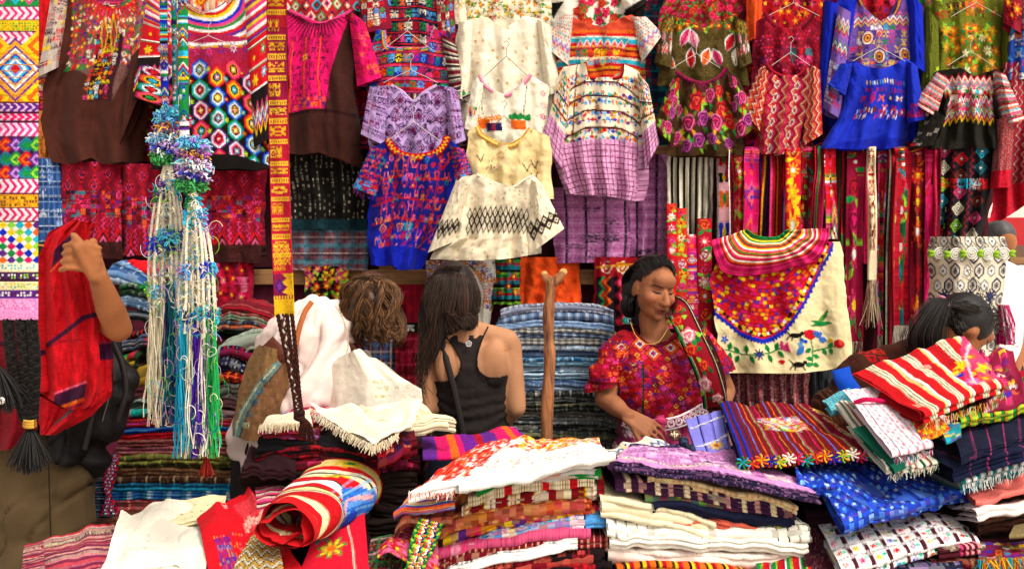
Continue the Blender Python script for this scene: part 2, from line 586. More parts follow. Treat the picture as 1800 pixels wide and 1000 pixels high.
def panel(parent,name,rows,Y,pat,top=None,bot=None,amp=.012,nf=4,bulge=.03,seed=1,cell=2.2,closed=True,thick=.03,rel=.001,mat=None,wr=.005,tilt=0.):
    amp = amp * 1.7;bulge = bulge * 1.3
    """hanging cloth; rows [(y, xl, xr)] in photo px at distance Y; top/bot = clamp polylines [(x, y)]"""
    rows = sorted(rows)
    ry = np.array([r[0] for r in rows],float)
    y0,y1 = ry[0],ry[-1]
    wmax = max(r[2] - r[1] for r in rows)
    nu,nv = max(6,int(wmax / cell)),max(6,int((y1 - y0) / cell))
    v = np.linspace(y0,y1,nv + 1)[:,None];u = np.linspace(0,1,nu + 1)[None]
    xl = np.interp(v,ry,[r[1] for r in rows]);xr = np.interp(v,ry,[r[2] for r in rows])
    # soften the corner points of the outline
    px = xl + (xr - xl) * u;py = np.broadcast_to(v,px.shape).copy()
    px = px + (2 * u - 1) ** 3 * (1.6 + wmax * .012) * fbm(v / 38. + seed * 3,u * 1.2 + seed,seed % 40) + wmax * .012 * noise2(v / 70. + seed,0 * v,seed % 30)
    keep = np.ones((nv,nu),bool)
    if top:
        ty = np.interp(px,[p[0] for p in top],[p[1] for p in top])
        cov = py < ty
        keep &= ~(cov[1:,:-1] & cov[1:,1:])
        py = np.where(cov,ty,py)
    if bot:
        by = np.interp(px,[p[0] for p in bot],[p[1] for p in bot])
        cov = py > by
        keep &= ~(cov[:-1,:-1] & cov[:-1,1:])
        py = np.where(cov,by,py)
    vv = (v - y0) / (y1 - y0) + 0 * u
    D = patch_depth(u + 0 * v,vv,Y,amp,nf,bulge,seed,wr) + tilt * (vv - .5)
    # hem and sides slightly uneven
    py = py + (1.6 * noise2(u * 7 + seed,0 * u,seed % 50)) * (vv > .93)
    xs = pat.x0 + (pat.x1 - pat.x0) * (u + 0 * v);ys = pat.y0 + (pat.y1 - pat.y0) * vv
    if name == 'body_panel':        # the weave sags between the shoulders and wavers with the folds
        ys = np.clip(ys - .045 * (y1 - y0) * (2 * u - 1) ** 2 + 2.6 * noise2(u * 5 + seed,vv * 4,seed % 40),pat.y0,pat.y1);xs = np.clip(xs + 2.6 * noise2(u * 3,vv * 5 + seed,seed % 36),pat.x0,pat.x1)
    D = D - rel * pat.relief(xs,ys)
    P = at(px,py,D)
    cm = lambda a: .25 * (a[:-1,:-1] + a[1:,:-1] + a[:-1,1:] + a[1:,1:])
    C = pat.sample(cm(xs),cm(ys))
    if closed:
        k = 5
        ub = np.linspace(1,0,k + 2)[1:-1]
        ii = (ub * nu).astype(int)
        Pb = P[:,ii] + np.array([0,thick,0]) + np.array([0,.02,0]) * (1 - (2 * ub - 1) ** 2)[None,:,None]
        P = np.concatenate([P,Pb,P[:,:1]],1)
        cb = np.clip((np.linspace(1,0,k + 1) * (nu - 1)).astype(int),0,nu - 1)
        C = np.concatenate([C,C[:,cb] * .9],1)
        keep = np.concatenate([keep,keep[:,cb]],1)
    return sheet(name,P,C,mat,parent,keep)

def quad(parent,name,pts,Y,pat,amp=.006,nf=2,bulge=.03,seed=1,cell=2.25,closed=True,mat=None,rel=.001,wr=.004):
    """four-cornered cloth (sleeve, flap): pts TL TR BR BL in photo px, Y a number or one per corner"""
    Yc = np.broadcast_to(np.asarray(Y,float),(4,))
    (a,b,c,d) = [np.array(p,float) for p in pts]
    nu = max(5,int(max(np.hypot(*(b - a)),np.hypot(*(c - d))) / cell));nv = max(5,int(max(np.hypot(*(d - a)),np.hypot(*(c - b))) / cell))
    u = np.linspace(0,1,nu + 1)[None];v = np.linspace(0,1,nv + 1)[:,None]
    bl = lambda w: (w[0] * (1 - u) + w[1] * u) * (1 - v) + (w[3] * (1 - u) + w[2] * u) * v
    px,py,Y0 = bl([a[0],b[0],c[0],d[0]]),bl([a[1],b[1],c[1],d[1]]),bl(Yc)
    uu,vv = u + 0 * v,v + 0 * u
    D = patch_depth(uu,vv,Y0,amp,nf,bulge,seed,wr)
    xs = pat.x0 + (pat.x1 - pat.x0) * uu;ys = pat.y0 + (pat.y1 - pat.y0) * vv
    D = D - rel * pat.relief(xs,ys)
    P = at(px,py,D)
    cm = lambda q: .25 * (q[:-1,:-1] + q[1:,:-1] + q[:-1,1:] + q[1:,1:])
    C = pat.sample(cm(xs),cm(ys))
    if closed:
        k = 3;ub = np.linspace(1,0,k + 2)[1:-1];ii = (ub * nu).astype(int)
        Pb = P[:,ii] + np.array([0,.02,0]) + np.array([0,bulge,0]) * (1 - (2 * ub - 1) ** 2)[None,:,None]
        P = np.concatenate([P,Pb,P[:,:1]],1)
        cb = np.clip((np.linspace(1,0,k + 1) * (nu - 1)).astype(int),0,nu - 1)
        C = np.concatenate([C,C[:,cb] * .9],1)
    return sheet(name,P,C,mat,parent)

def smooth_line(pts,n):
    """Catmull-Rom through points of any dimension"""
    p = np.array(pts,float)
    p = np.concatenate([2 * p[:1] - p[1:2],p,2 * p[-1:] - p[-2:-1]])
    m = len(p) - 3
    t = np.linspace(0,m - 1e-6,n);i = t.astype(int);f = (t - i)[:,None]
    a,b,c,d = p[i],p[i + 1],p[i + 2],p[i + 3]
    return .5 * (2 * b + (c - a) * f + (2 * a - 5 * b + 4 * c - d) * f ** 2 + (3 * b - a - 3 * c + d) * f ** 3)

def ribbon(parent,name,pts,wd,Y,pat,cell=1.9,curl=.004,mat=None,smooth=True,seed=1,wave=.004,rel=.001,pleat=0.):
    """strip of cloth along a px polyline [(x,y[,Y])], width wd px; pattern x = across, y = along; double-sided with thickness"""
    pts = [tuple(p) + ((Y,) if len(p) == 2 else ()) for p in pts]
    L = sum(math.hypot(b[0] - a[0],b[1] - a[1]) for a,b in zip(pts[:-1],pts[1:]))
    n = max(6,int(L / cell));nu = max(4,int(wd / cell))
    c = smooth_line(pts,n + 1) if smooth else np.stack([np.interp(np.linspace(0,1,n + 1),np.linspace(0,1,len(pts)),[p[k] for p in pts]) for k in range(3)],1)
    T = np.gradient(c[:,:2],axis=0);T /= np.linalg.norm(T,axis=1,keepdims=True) + 1e-9
    N = np.stack([T[:,1],-T[:,0]],1)
    u = np.linspace(-.5,.5,nu + 1)[None,:,None]
    xy = c[:,None,:2] - u * wd * N[:,None] * -1
    vv = np.linspace(0,1,n + 1)[:,None] + 0 * u[...,0];uu = u[...,0] + .5 + 0 * vv
    D = c[:,None,2] - curl * (1 - (2 * uu - 1) ** 2) + wave * noise2(vv * L / 40 + seed,uu * 2,seed % 40)
    xs = pat.x0 + (pat.x1 - pat.x0) * uu;ys = pat.y0 + (pat.y1 - pat.y0) * vv
    if pleat: D = D + pleat * np.sin(9.4 * uu + seed + 1.6 * noise2(vv * L / 60 + seed,0 * uu,8))
    D = D - rel * pat.relief(xs,ys)
    P = at(xy[...,0],xy[...,1],D)
    cm = lambda q: .25 * (q[:-1,:-1] + q[1:,:-1] + q[:-1,1:] + q[1:,1:])
    C = pat.sample(cm(xs),cm(ys))
    Pb = P[:,::-1][:,::max(1,nu // 2)] + np.array([0,.004,0])
    C = np.concatenate([C,np.repeat(C[:,-1:],Pb.shape[1],1)],1)
    P = np.concatenate([P,Pb],1)
    C = np.concatenate([C,C[:,:1]],1)[:,:P.shape[1]]
    return sheet(name,P,C,mat,parent,wrap=True)

def fringe(parent,pts,n,ln,cols,Y=None,r=.0011,spread=.25,down=(0,0,-1),name='fringe',segs=4,curl=.3):
    """threads hanging along an edge given by world points"""
    e = smooth_line(pts,n)
    e = e + rng.normal(size=e.shape) * .0015
    d = np.array(down,float)[None] + rng.normal(size=(n,3)) * spread
    d /= np.linalg.norm(d,axis=1,keepdims=True)
    l = ln * rng.uniform(.7,1.15,n)
    t = np.linspace(0,1,segs + 1)
    side = rng.normal(size=(n,3)) * curl
    P = e[:,None] + d[:,None] * (l[:,None] * t)[...,None] + side[:,None] * (l[:,None] * t ** 2 * .5)[...,None]
    P[:,:,2] -= .25 * ln * t[None] ** 2
    C = np.array([lin(cols[i]) for i in rng.integers(len(cols),size=n)])
    o = tubes(name,P,r,C,M_WOOL,parent,3)
    o['kind'] = 'stuff'
    return o

def folded(name,TL,TR,BR,BL,t,pat,label=None,cat=None,group=None,seed=1,lay=3,bow=0.,dl=0.,dr=0.,amp=.004,cell=.0042,ntop=16,unit=None,parent=None,mat=None,nfold=.0,frl=None,rel=.0012,curlb=0.):
    """a folded textile lying on something: top corners (back-left, back-right, front-right, front-left), thickness t.
    The sheet wraps the rounded front edge and runs back underneath, with inner layers showing at the ends."""
    TL,TR,BR,BL = [np.asarray(p,float) for p in (TL,TR,BR,BL)]
    top = parent
    o0 = thing(name,label,cat,.25 * (TL + TR + BR + BL) - np.array([0,0,t]),group) if label else parent
    W = np.linalg.norm(BR - BL);Dp = .5 * (np.linalg.norm(BL - TL) + np.linalg.norm(BR - TR))
    unit = unit or (BL[1] / F)
    nu = int(np.clip(W / cell,12,190))
    u = np.linspace(0,1,nu + 1)[None,:]
    rj = np.random.default_rng(seed)
    def strip(tk,inset,fr0,fr1,nt,nb,rev):
        r = tk / 2
        na = 5 if tk > .012 else 3
        prof = []   # (f, fw, dz)
        for f in np.linspace(fr0,1,nt): prof.append((f,-r - inset,0.))
        ms = int(np.clip(round(tk / .013),1,3)) - (rj.random() < .35) if fr1 < .3 else 1
        ms = max(1,ms)     # the front edge shows several stacked folds
        rs = tk / ms / 2;zc = -rs
        for j in range(ms):
            dj = .005 * rj.normal() if ms > 1 else 0
            for a in np.linspace(78,-78,4 if ms > 1 else na): prof.append((1.,-r - inset + dj + (r if ms == 1 else rs * 1.5) * math.cos(R(a)),zc + rs * math.sin(R(a))))
            zc -= 2 * rs
        for f in np.linspace(1,fr1,nb): prof.append((f,-r - inset,-tk))
        pr = np.array(prof)
        return pr[::-1] if rev else pr
    objs = []
    for k in range(lay):
        tk = t * (1 - k / lay) - (.001 if k else 0)
        dz0 = -(t - tk) / 2
        if tk < .003: break
        pr = strip(tk,0 if k == 0 else .006 * k + .004 * rng.random(),0.,.25 if k == 0 else .4,ntop if k == 0 else 5,4,False)
        f,fw,dz = pr[:,0][:,None],pr[:,1][:,None],pr[:,2][:,None] + dz0
        if k == 0: uu = u
        else: uu = .5 + (u[:,::6] - .5) * (1 - .012 * k + .01 * rng.normal()) + .006 * rng.normal()
        # side edges are not straight
        uu = uu + .006 * noise2(f * 3 + seed,0 * f + k,seed % 40) * np.sign(uu - .5) + 0 * f
        lerp = lambda a,b,s: a[None,None] * (1 - s[...,None]) + b[None,None] * s[...,None]
        base = lerp(TL,TR,uu) * (1 - f[...,None]) + lerp(BL,BR,uu) * f[...,None]
        fd = lerp(BL - TL,BR - TR,uu);fd /= np.linalg.norm(fd,axis=2,keepdims=True) + 1e-9
        fwv = fw * np.minimum(1,1.) + .0055 * noise2(uu * W * 14 + seed,0 * f + k * .7,seed % 37 + 2) + .003 * noise2(uu * W * 45,0 * f,seed % 31)
        P = base + fd * fwv[...,None]
        q = 2 * uu - 1
        z = dz + bow * (1 - q ** 2) - dl * np.clip((.22 - uu) / .22,0,1) ** 2 - dr * np.clip((uu - .78) / .22,0,1) ** 2
        z = z + amp * fbm(P[...,0] * 9 + seed,P[...,1] * 9,seed % 40 + 1) * (1 if k == 0 else 1) - curlb * np.clip(1 - f * 4,0,1) ** 2
        if nfold: z = z + nfold * np.sin(uu * 9 + 3 * noise2(uu * 4 + seed,f * 2,9) + seed) * (1 - .6 * f)
        P[...,2] += z + (.0016 * fbm(P[...,0] * 42,P[...,1] * 42 + seed,seed % 33,2) + .5 * amp * crease(P[...,0],P[...,1] + seed,8.,seed % 29) if k == 0 else 0)
        # pattern coordinate: path length along the profile
        plen = np.concatenate([[0],np.cumsum(np.hypot(np.diff(pr[:,0]) * Dp + np.diff(pr[:,1]),np.diff(pr[:,2])))]) / unit
        ys = np.clip(plen[:,None] + 0 * uu,0,pat.y1 - .01) if k == 0 else np.clip(pat.y1 - 1 - (plen[:,None] + 0 * uu) * .6,0,pat.y1)
        xs = pat.x0 + (pat.x1 - pat.x0) * np.clip(uu,0,1)
        if k == 0 and rel: P[...,2] += rel * .7 * pat.relief(xs,ys) * (f < 1)
        cm = lambda qq: .25 * (qq[:-1,:-1] + qq[1:,:-1] + qq[:-1,1:] + qq[1:,1:])
        C = pat.sample(cm(xs),cm(ys))
        objs.append(sheet('outer_fold' if k == 0 else 'inner_fold',P,C,mat,o0))
    return o0,objs

def fpat(xl,xr,Y,depth,t,base,cx=2.4,cy=3.0):
    """canvas for a folded cloth: width in px, height = wrapped length in px; front edge of the top face is at .front"""
    un = Y / F
    H = (2 * depth + 1.6 * t) / un
    p = Pat(0,0,xr - xl,H,base,cx,cy)
    p.front = (depth - t / 2) / un
    p.th = t / un
    return p
# ---------------------------------------------------------------- ground, backing wall, stall frame, street
def slab(name,x0,x1,y0,y1,z,mat,n=2):
    X,Yy = np.meshgrid(np.linspace(x0,x1,n),np.linspace(y0,y1,n))
    P = np.stack([X,Yy,0 * X + z],-1)[::-1]
    o = sheet(name,P,np.zeros((n - 1,n - 1,3)) + .4,mat,loc=(0,0,0))
    return tag(o,kind='structure')
slab('ground',-150,150,-60,300,0.0,M_GROUND)

YW = 4.02
# boarded wall behind the goods
wall = tag(box('back_wall',(-.62,YW + .08,1.5),(5.5,.05,3.0),M_BOARD,bev=.003),kind='structure')
for i in range(11):
    b = box('plank',(-3.1 + i * .5,YW + .045,1.5 + .004 * (i % 3)),(.49,.022,2.96),M_BOARD,parent=wall,bev=.004)

fr = thing('stall_frame','rough wooden frame whose rails the blouses and sashes hang from','frame',(0,YW - .02,0))
def xat(px,Y): return (px - 900) / F * Y
for z,y0,x0,x1,hh in ((at(0,487,3.93)[2],3.93,-2.35,.62,.075),(at(0,264,3.80)[2],3.80,.28,2.28,.04),(2.95,3.9,-3.0,2.6,.07)):
    box('rail',((x0 + x1) / 2,y0,float(z)),(x1 - x0,.035,hh),M_BEAM,parent=fr,bev=.006)
for x in (-2.9,-.62,.46,2.22):
    box('post',(x,3.97,1.5),(.07,.05,3.0),M_BEAM,parent=fr,bev=.006)

# pole over the front of the stall that carries the hanging bands
pole = thing('overhead_pole','long round pole above the front of the stall','pole',(-3,2.2,2.36))
tubes('pole_shaft',[np.stack([np.linspace(-3,2.6,20),2.2 + .01 * np.sin(np.arange(20)),2.36 + .008 * np.cos(np.arange(20) * 1.3)],-1)],.028,lin('7b4a2a'),M_LEATHER,pole,10)

# ---------------------------------------------------------------- blouses on the wall
GB = 'woven blouses hung on the back wall'
def blouse(label,px,py,Y,cat='blouse',name='woven_blouse',group=GB):
    return thing(name,label,cat,at(px,py,Y),group)
YA,YB,YC_,YD,YE = 3.82,3.74,3.66,3.58,3.50

def neck(parent,pts,wd,Y,cols,name='neckline'):
    L = sum(math.hypot(b[0] - a[0],b[1] - a[1]) for a,b in zip(pts[:-1],pts[1:]))
    p = Pat(0,0,wd,L,cols[0],1.3)
    parent = next((c for c in parent.children if c.name.startswith('body_panel')),parent)
    if len(cols) > 1:
        p.vs(0,wd,[(c,wd / len(cols)) for c in cols])
    p.speck(.15,cols)
    return ribbon(parent,name,pts,wd,Y + .012,p,wave=.002,curl=.0012,cell=1.5)

# 1 brown blouse with grey-red yoke
t = blouse('dark brown blouse with grey and red diamond yoke, beside the leftmost banner',180,285,YA)
p = Pat(70,-60,280,288,'45221a')
p.poly([(100,-60),(280,-60),(275,60),(235,120),(208,176),(160,176),(150,130),(100,112)],'6e4a44')
p.dots(100,-40,272,115,9,8,3,[RED,YEL,CRM,ORA,PUR,PINK,GRN],.85,jit=1.5)
p.figs(108,22,264,112,15,12,6.5,[RED,CRIM,'d8402a',CRM,PINK,'a01830'],1.8)
p.poly([(150,60),(208,60),(208,176),(160,176)],'3a1420');p.glyph(150,62,208,174,10,8,[RED,PINK,WHT,YEL,ORA,TURQ],.95)
for q in (172,192): p.dia(q - 4,62,8,40,[YEL,'6e4a44',RED,'6e4a44'])
p.glyph(100,110,140,125,10,12,[RED,GRN],1)
p.rays(188,-22,96,74,30,RED,.5,-.2,3.34)
panel(t,'body_panel',[(-60,118,268),(-10,100,272),(60,101,274),(112,96,272),(150,76,268),(210,70,262),(255,78,256),(288,92,252)],YA,p,
      top=[(60,-50),(130,-60),(145,-10),(192,16),(240,-10),(256,-60),(300,-50)],amp=.03,nf=2.6,bulge=.05,seed=3,bot=[(60,262),(84,282),(128,290),(160,278),(182,290),(214,284),(240,290),(262,280)])
neck(t,[(138,-30),(146,-8),(168,10),(192,16),(218,10),(240,-8),(248,-30)],9,YA - .05,[RED,CRIM])
q = Pat(0,0,60,120,'b9aaa0');q.glyph(0,0,60,120,12,11,[RED,CRIM,'3a1420',YEL],.9)
quad(t,'sleeve',[(92,-20),(122,-10),(104,118),(66,136)],[YA,YA - .02,YA - .01,YA - .02],q,bulge=.035,seed=4)
q = Pat(0,0,70,280,'45221a');q.rect(0,0,70,130,'8c5a50');q.dots(0,0,70,128,9,9,3.4,[RED,YEL,CRM,PINK,PUR,GRN],.9,jit=1);q.glyph(0,118,70,132,10,12,[RED,GRN,ORA],1)
quad(t,'sleeve',[(240,-30),(284,-10),(264,120),(204,268)],[YA - .02,YA,YA - .02,YA - .04],q,bulge=.05,amp=.014,seed=5)

# 2 rainbow ringed blouse with black diamond front
t = blouse('black blouse with rainbow striped round yoke and hexagon embroidery',360,290,YB)
p = Pat(240,-70,482,298,'15100f')
cx,cy = 362,-20
a,X,Y_ = p.w(240,-70,482,130)
d = np.hypot((X - cx) * .78,Y_ - cy)
ring = [WHT,RED,YEL,WHT,ROY,PINK,GRN,WHT,RED,PUR,WHT,ORA,PINK]
for i,c in enumerate(ring):
    a[(d > 36 + i * 5.2) & (d <= 36 + (i + 1) * 5.2)] = lin(c)
a[(d > 103)] = lin(RED)
p.rect(240,78,482,128,'9c1c3e')
a,X,Y_ = p.w(260,60,482,125);d = np.hypot((X - cx) * .62,(Y_ + 20));a[d < 104] = lin('a02048');a[(d > 96) & (d < 101)] = lin(WHT);a[(d > 101) & (d < 105)] = lin(GOLD)
for fx in (312,336,360,386,412,440): p.fl(fx,92 - abs(fx - 362) * .2,10,[PINK,YEL,PUR,ORA,WHT,RED][fx % 6],RED,7,out=PUR)
p.rays(362,60,120,66,40,CRIM,.86,.25,2.9)
hx = [[PUR,WHT,PINK,'15100f',RED],[RED,ORA,YEL,'15100f',TURQ],[GRN,TURQ,WHT,'15100f',RED],[CRIM,PINK,ORA,'15100f',GRN],[ROY,SKY,WHT,'15100f',YEL]]
for i,x in enumerate(range(262,482,36)):
    for j in range(5):
        y = 120 + j * 36 + (18 if i % 2 else 0)
        p.hexa(x + 6,y,17,21,hx[(i * 2 + j * 3) % 5]);p.fl(x + 6,y,6,[RED,YEL,TURQ][(i + j) % 3],WHT,4)
        p.fl(x + 24,y + 2,5,[TURQ,RED,LIME][(i + j) % 3],YEL,6)
p.rect(240,272,482,298,'15100f')
panel(t,'body_panel',[(-70,270,456),(0,262,462),(60,262,470),(110,268,466),(200,272,470),(298,268,478)],YB,p,
      top=[(240,-40),(290,-66),(306,-20),(330,8),(362,22),(394,8),(418,-20),(432,-66),(490,-40)],amp=.014,nf=3,seed=8)
neck(t,[(296,-40),(306,-18),(330,9),(362,23),(394,9),(418,-18),(428,-40)],7,YB - .05,[WHT,RED,YEL,PUR])
for pts,sd in (([(262,-30),(304,10),(290,150),(232,176)],6),([(430,0),(468,-30),(478,240),(444,262)],9)):
    q = Pat(0,0,60,200,RED)
    q.hs(0,60,[(WHT,5),(RED,4),(PUR,4),(YEL,4),(PINK,6)])
    for i in range(5): q.hs(66 + i * 30,70 + i * 30,[(WHT,2),(GRN,2)]);q.fl(18,84 + i * 30,9,MULTI[i],YEL);q.fl(44,80 + i * 30,8,MULTI[i + 2],WHT)
    q.rect(0,128,60,200,'1a1214');q.zz(0,60,150,8,14,5,[PINK,GRN,WHT,ROY,RED,YEL])
    quad(t,'sleeve',pts,YB - .02,q,bulge=.05,amp=.012,seed=sd)
q = Pat(0,0,50,110,'1a1214');
for i in range(4): q.hexa(24,14 + i * 28,24,20,hx[i])
quad(t,'cuff',[(250,112),(296,130),(290,186),(236,172)],YB - .06,q,bulge=.03,seed=12)

# garment glimpsed inside the rainbow blouse
t = blouse('pale pink striped blouse glimpsed inside the rainbow neckline',362,60,YA)
q = Pat(290,-60,440,70,'e3a58c');q.vs(290,440,[(None,9),(RED,4),(None,6),(CRM,5),(GOLD,3)]);q.rose(350,0,14,[RED,ORA,YEL]);q.fl(385,-6,12,ORA,YEL)
panel(t,'body_panel',[(-60,300,430),(70,296,436)],YA,q,seed=2,amp=.01)
q2 = Pat(0,0,40,60,RED);q2.dots(0,0,40,60,10,10,3,[YEL,WHT],1)
quad(t,'sleeve',[(284,-60),(306,-56),(300,20),(276,10)],YA,q2,seed=2)

# 3 magenta yoke
t = blouse('brown blouse with hot pink embroidered front bib',575,290,YB)
p = Pat(490,0,668,298,'3b1d18')
p.poly([(496,10),(640,10),(628,60),(588,192),(514,192),(498,60)],'dd1263')
p.figs(512,60,600,188,17,13,7,['6b0a3a',CRIM,'2a1030','8a0a4a'],1.8)
for x in (506,540,576): p.vs(x,x + 5,[(RED,2),(ORA,2)],60,190)
p.fl(544,96,7,YEL,RED,4);p.glyph(520,168,592,190,9,10,[RED,ORA,PUR],.9)
p.rays(566,6,84,64,24,'4a0d24',.5,-.1,3.24)
p.rect(490,190,668,196,'2a1210')
panel(t,'body_panel',[(6,512,622),(30,500,640),(60,498,628),(130,496,618),(200,494,632),(296,490,634)],YB,p,
      top=[(480,26),(505,18),(524,26),(562,42),(600,30),(622,18),(660,30)],amp=.026,nf=2.6,seed=14,bot=[(480,268),(530,272),(560,268),(600,282),(640,298)])
neck(t,[(508,20),(526,28),(562,43),(600,30),(618,20)],8,YB - .045,['6b0f2c',PINK])
q = Pat(0,0,60,130,'dd1263');q.glyph(0,0,60,130,15,12,['6b0a3a',CRIM,ORA],.9,7)
quad(t,'sleeve',[(612,18),(642,40),(672,136),(628,152)],YB - .01,q,bulge=.04,seed=15)
q = Pat(0,0,40,130,'dd1263');q.glyph(0,0,40,130,13,12,['6b0a3a',CRIM],.9,7)
quad(t,'sleeve',[(482,34),(508,20),(500,150),(478,150)],YB + .01,q,bulge=.03,seed=16)
t = blouse('red and green diamond patterned blouse peeping over the pink bib',560,60,YA)
p = Pat(480,-70,650,70,'b01a28')
for i in range(9):
    for j in range(6): p.dia(486 + i * 20 + (10 if j % 2 else 0),-58 + j * 22,10,12,[[GRN,CRM,RED],[NAVY,ORA,WHT],[TURQ,BLK,RED],[CRM,PINK,BLK]][(i + j) % 4])
panel(t,'body_panel',[(-70,490,640),(70,486,642)],YA,p,seed=17)
q = Pat(0,0,40,90,'b01a28');q.glyph(0,0,40,90,12,10,[GRN,CRM,NAVY,ORA],1)
quad(t,'sleeve',[(620,-60),(650,-60),(690,40),(640,60)],YA,q,bulge=.04,seed=18)

# 4 dark blue rows blouse, and the square necked one in front
t = blouse('navy blouse with rows of small red and white figures at the very top',710,120,YA)
p = Pat(630,-80,800,130,'1d1a3c')
for j in range(9):
    y = -70 + j * 22
    p.glyph(632,y,800,y + 15,13,15,[RED,SKY,CRM,PINK,GRN,ORA],1,5);p.hs(y + 16,y + 20,[(RED,2),(BLK,2)])
panel(t,'body_panel',[(-80,650,782),(0,636,796),(130,640,800)],YA,p,seed=19)
q = Pat(0,0,60,130,'7a1230');q.glyph(0,0,60,130,13,12,[RED,GRN,CRM,SKY,ORA],1)
quad(t,'sleeve',[(640,-60),(672,-60),(690,50),(632,60)],YA - .03,q,bulge=.04,seed=20)
quad(t,'sleeve',[(764,-60),(796,-60),(806,80),(772,96)],YA - .03,q,bulge=.04,seed=21)
t = blouse('multicoloured blouse with square neckline of woven blocks above the lilac one',712,160,YB)
p = Pat(640,40,800,260,'34203f')
for j in range(7):
    y = 40 + j * 24
    p.glyph(644,y,800,y + 17,15,17,[RED,YEL,GRN,SKY,PINK,WHT,ORA],1,5,bg=[ROY,PUR,CRIM,TURQ,'34203f',BLK]);p.hs(y + 18,y + 22,[(RED,2),(PINK,2)])
p.hs(148,152,[(RED,4)]);p.vs(700,800,[('5a1020',8),(CRM,3),('3a2030',5),('8a7a70',4)],160,260)
panel(t,'body_panel',[(50,660,792),(90,652,796),(140,646,796),(260,648,800)],YB,p,top=[(600,60),(676,52),(680,84),(752,84),(762,52),(820,60)],seed=22)
neck(t,[(674,54),(680,84),(716,87),(753,84),(762,54)],9,YB - .04,[RED,YEL,GRN,SKY,PINK])
q = Pat(0,0,60,110,'6a1526');q.hs(0,110,[('6a1526',7),(CRM,2),('3a2a33',5),(CRM,2),(GRY,3)]);q.rect(0,96,60,102,GRN)
quad(t,'sleeve',[(776,60),(800,74),(828,170),(796,186)],YB - .02,q,bulge=.04,seed=23)

# 5 lilac blouse
t = blouse('lilac blouse with dark purple diamond embroidery',725,300,YC_)
p = Pat(634,140,818,320,'b998cf')
for i in range(8):
    for j in range(7):
        x,y = 640 + i * 25 + (12 if j % 2 else 0),150 + j * 27
        p.dia(x,y,13,14,['2d1240','b998cf','4a1a5c','b998cf','7a1640']);
        if (i + j) % 3 == 0: p.fl(x,y,8,'7a1a50','2d1240',8)
p.figs(642,152,812,318,15,14,6.5,['2d1240','4a1a5c','6e1448'],1.6,.8)
panel(t,'body_panel',[(140,660,796),(160,646,806),(215,648,802),(320,652,806)],YC_,p,top=[(600,175),(662,152),(690,150),(726,178),(766,150),(796,154),(830,180)],seed=24)
for pts,sd in (([(650,152),(682,158),(676,256),(634,236)],25),([(780,156),(806,166),(820,246),(790,258)],26)):
    q = Pat(0,0,60,90,'b998cf');q.glyph(0,0,60,90,15,14,['2d1240','5a1a60','7a1640'],.95,7)
    quad(t,'sleeve',pts,YC_ - .02,q,bulge=.04,seed=sd)
neck(t,[(688,150),(708,162),(727,178),(746,162),(768,150)],5,YC_ - .045,['d9c4e4','b998cf'])

# 6 royal blue blouse
t = blouse('deep blue blouse with orange zigzag collar and red embroidered figures',735,470,YD)
p = Pat(630,236,826,476,'1420a0')
p.rect(640,236,810,400,'171a74')
for y in (314,352,388): p.line([(640,y),(700,y - 6),(740,y),(812,y - 4)],3,CRIM)
for x in (690,738,786): p.line([(x,270),(x - 4,430)],2,CRIM)
p.figs(656,272,812,440,21,18,9.5,[RED,'c8401a',CRIM,'d8507a','e07a3a','c83a2a'])
p.figs(660,280,806,430,32,34,6,[GOLD,'2a6ad0',PINK,TEAL],p=.7)
p.glyph(664,400,690,440,13,20,[RED,ORA,PINK],1,7);p.glyph(716,392,748,426,13,16,[RED,YEL,TURQ],1,7)
p.rect(630,432,826,476,'1222a8')
panel(t,'body_panel',[(236,660,806),(262,648,818),(300,650,806),(330,648,802),(400,646,782),(440,646,760),(476,650,748)],YD,p,
      top=[(610,280),(652,262),(680,246),(690,262),(712,274),(738,276),(764,270),(780,256),(786,242),(812,262),(850,290)],
      bot=[(640,468),(690,466),(700,476),(742,472),(756,440),(790,400)],amp=.02,nf=3.5,seed=27)
z = Pat(0,0,13,150,CRIM);z.zv(0,150,5,3,9,3,[YEL,RED])
ribbon(t,'neckline',[(681,244),(691,262),(712,274),(738,276),(764,270),(779,257),(787,240)],13,YD - .035,z,wave=.001,curl=.0012,cell=1.5)
for pts,sd in (([(652,258),(680,262),(662,346),(620,330)],28),([(790,256),(816,262),(830,304),(800,322)],29)):
    q = Pat(0,0,60,80,'171a74');q.birds(4,4,60,80,13,6,[RED,'c8401a',CRIM,TEAL,'d8507a']);q.glyph(0,60,60,80,10,10,[RED,SKY],.8)
    quad(t,'sleeve',pts,YD - .03,q,bulge=.04,seed=sd)
fringe(t,at(np.array([622,640,660]),np.array([330,340,346]),YD - .05),26,.02,['1222a8',CRIM])

# 7-10 cream column
CREAM = 'ebdcc0'
t = blouse('white blouse with fine floral yoke at the top of the cream column',884,60,YA)
p = Pat(790,-80,980,70,CREAM);p.bloom(800,-60,978,30,13,5,[GOLD,ORA,PINK,GRN,YEL],[GRN,OLV])
panel(t,'body_panel',[(-80,812,962),(30,800,972),(70,804,970)],YA,p,seed=30)
quad(t,'sleeve',[(792,-60),(812,-60),(822,40),(796,44)],YA - .03,p,bulge=.03,seed=31)
t = blouse('plain cream blouse with sparse tan sprigs, second in the cream column',884,190,YB)
p = Pat(796,20,982,240,'eedfc6');p.dots(800,50,980,235,22,19,2.6,['cda468','c98f6a','b8a070'],.7,jit=4)
panel(t,'body_panel',[(20,826,950),(44,806,968),(100,804,974),(240,816,972)],YB,p,top=[(780,60),(828,34),(856,30),(888,50),(922,28),(948,34),(990,60)],amp=.016,seed=32)
quad(t,'sleeve',[(806,40),(832,34),(824,180),(800,170)],YB - .02,p,bulge=.04,seed=33)
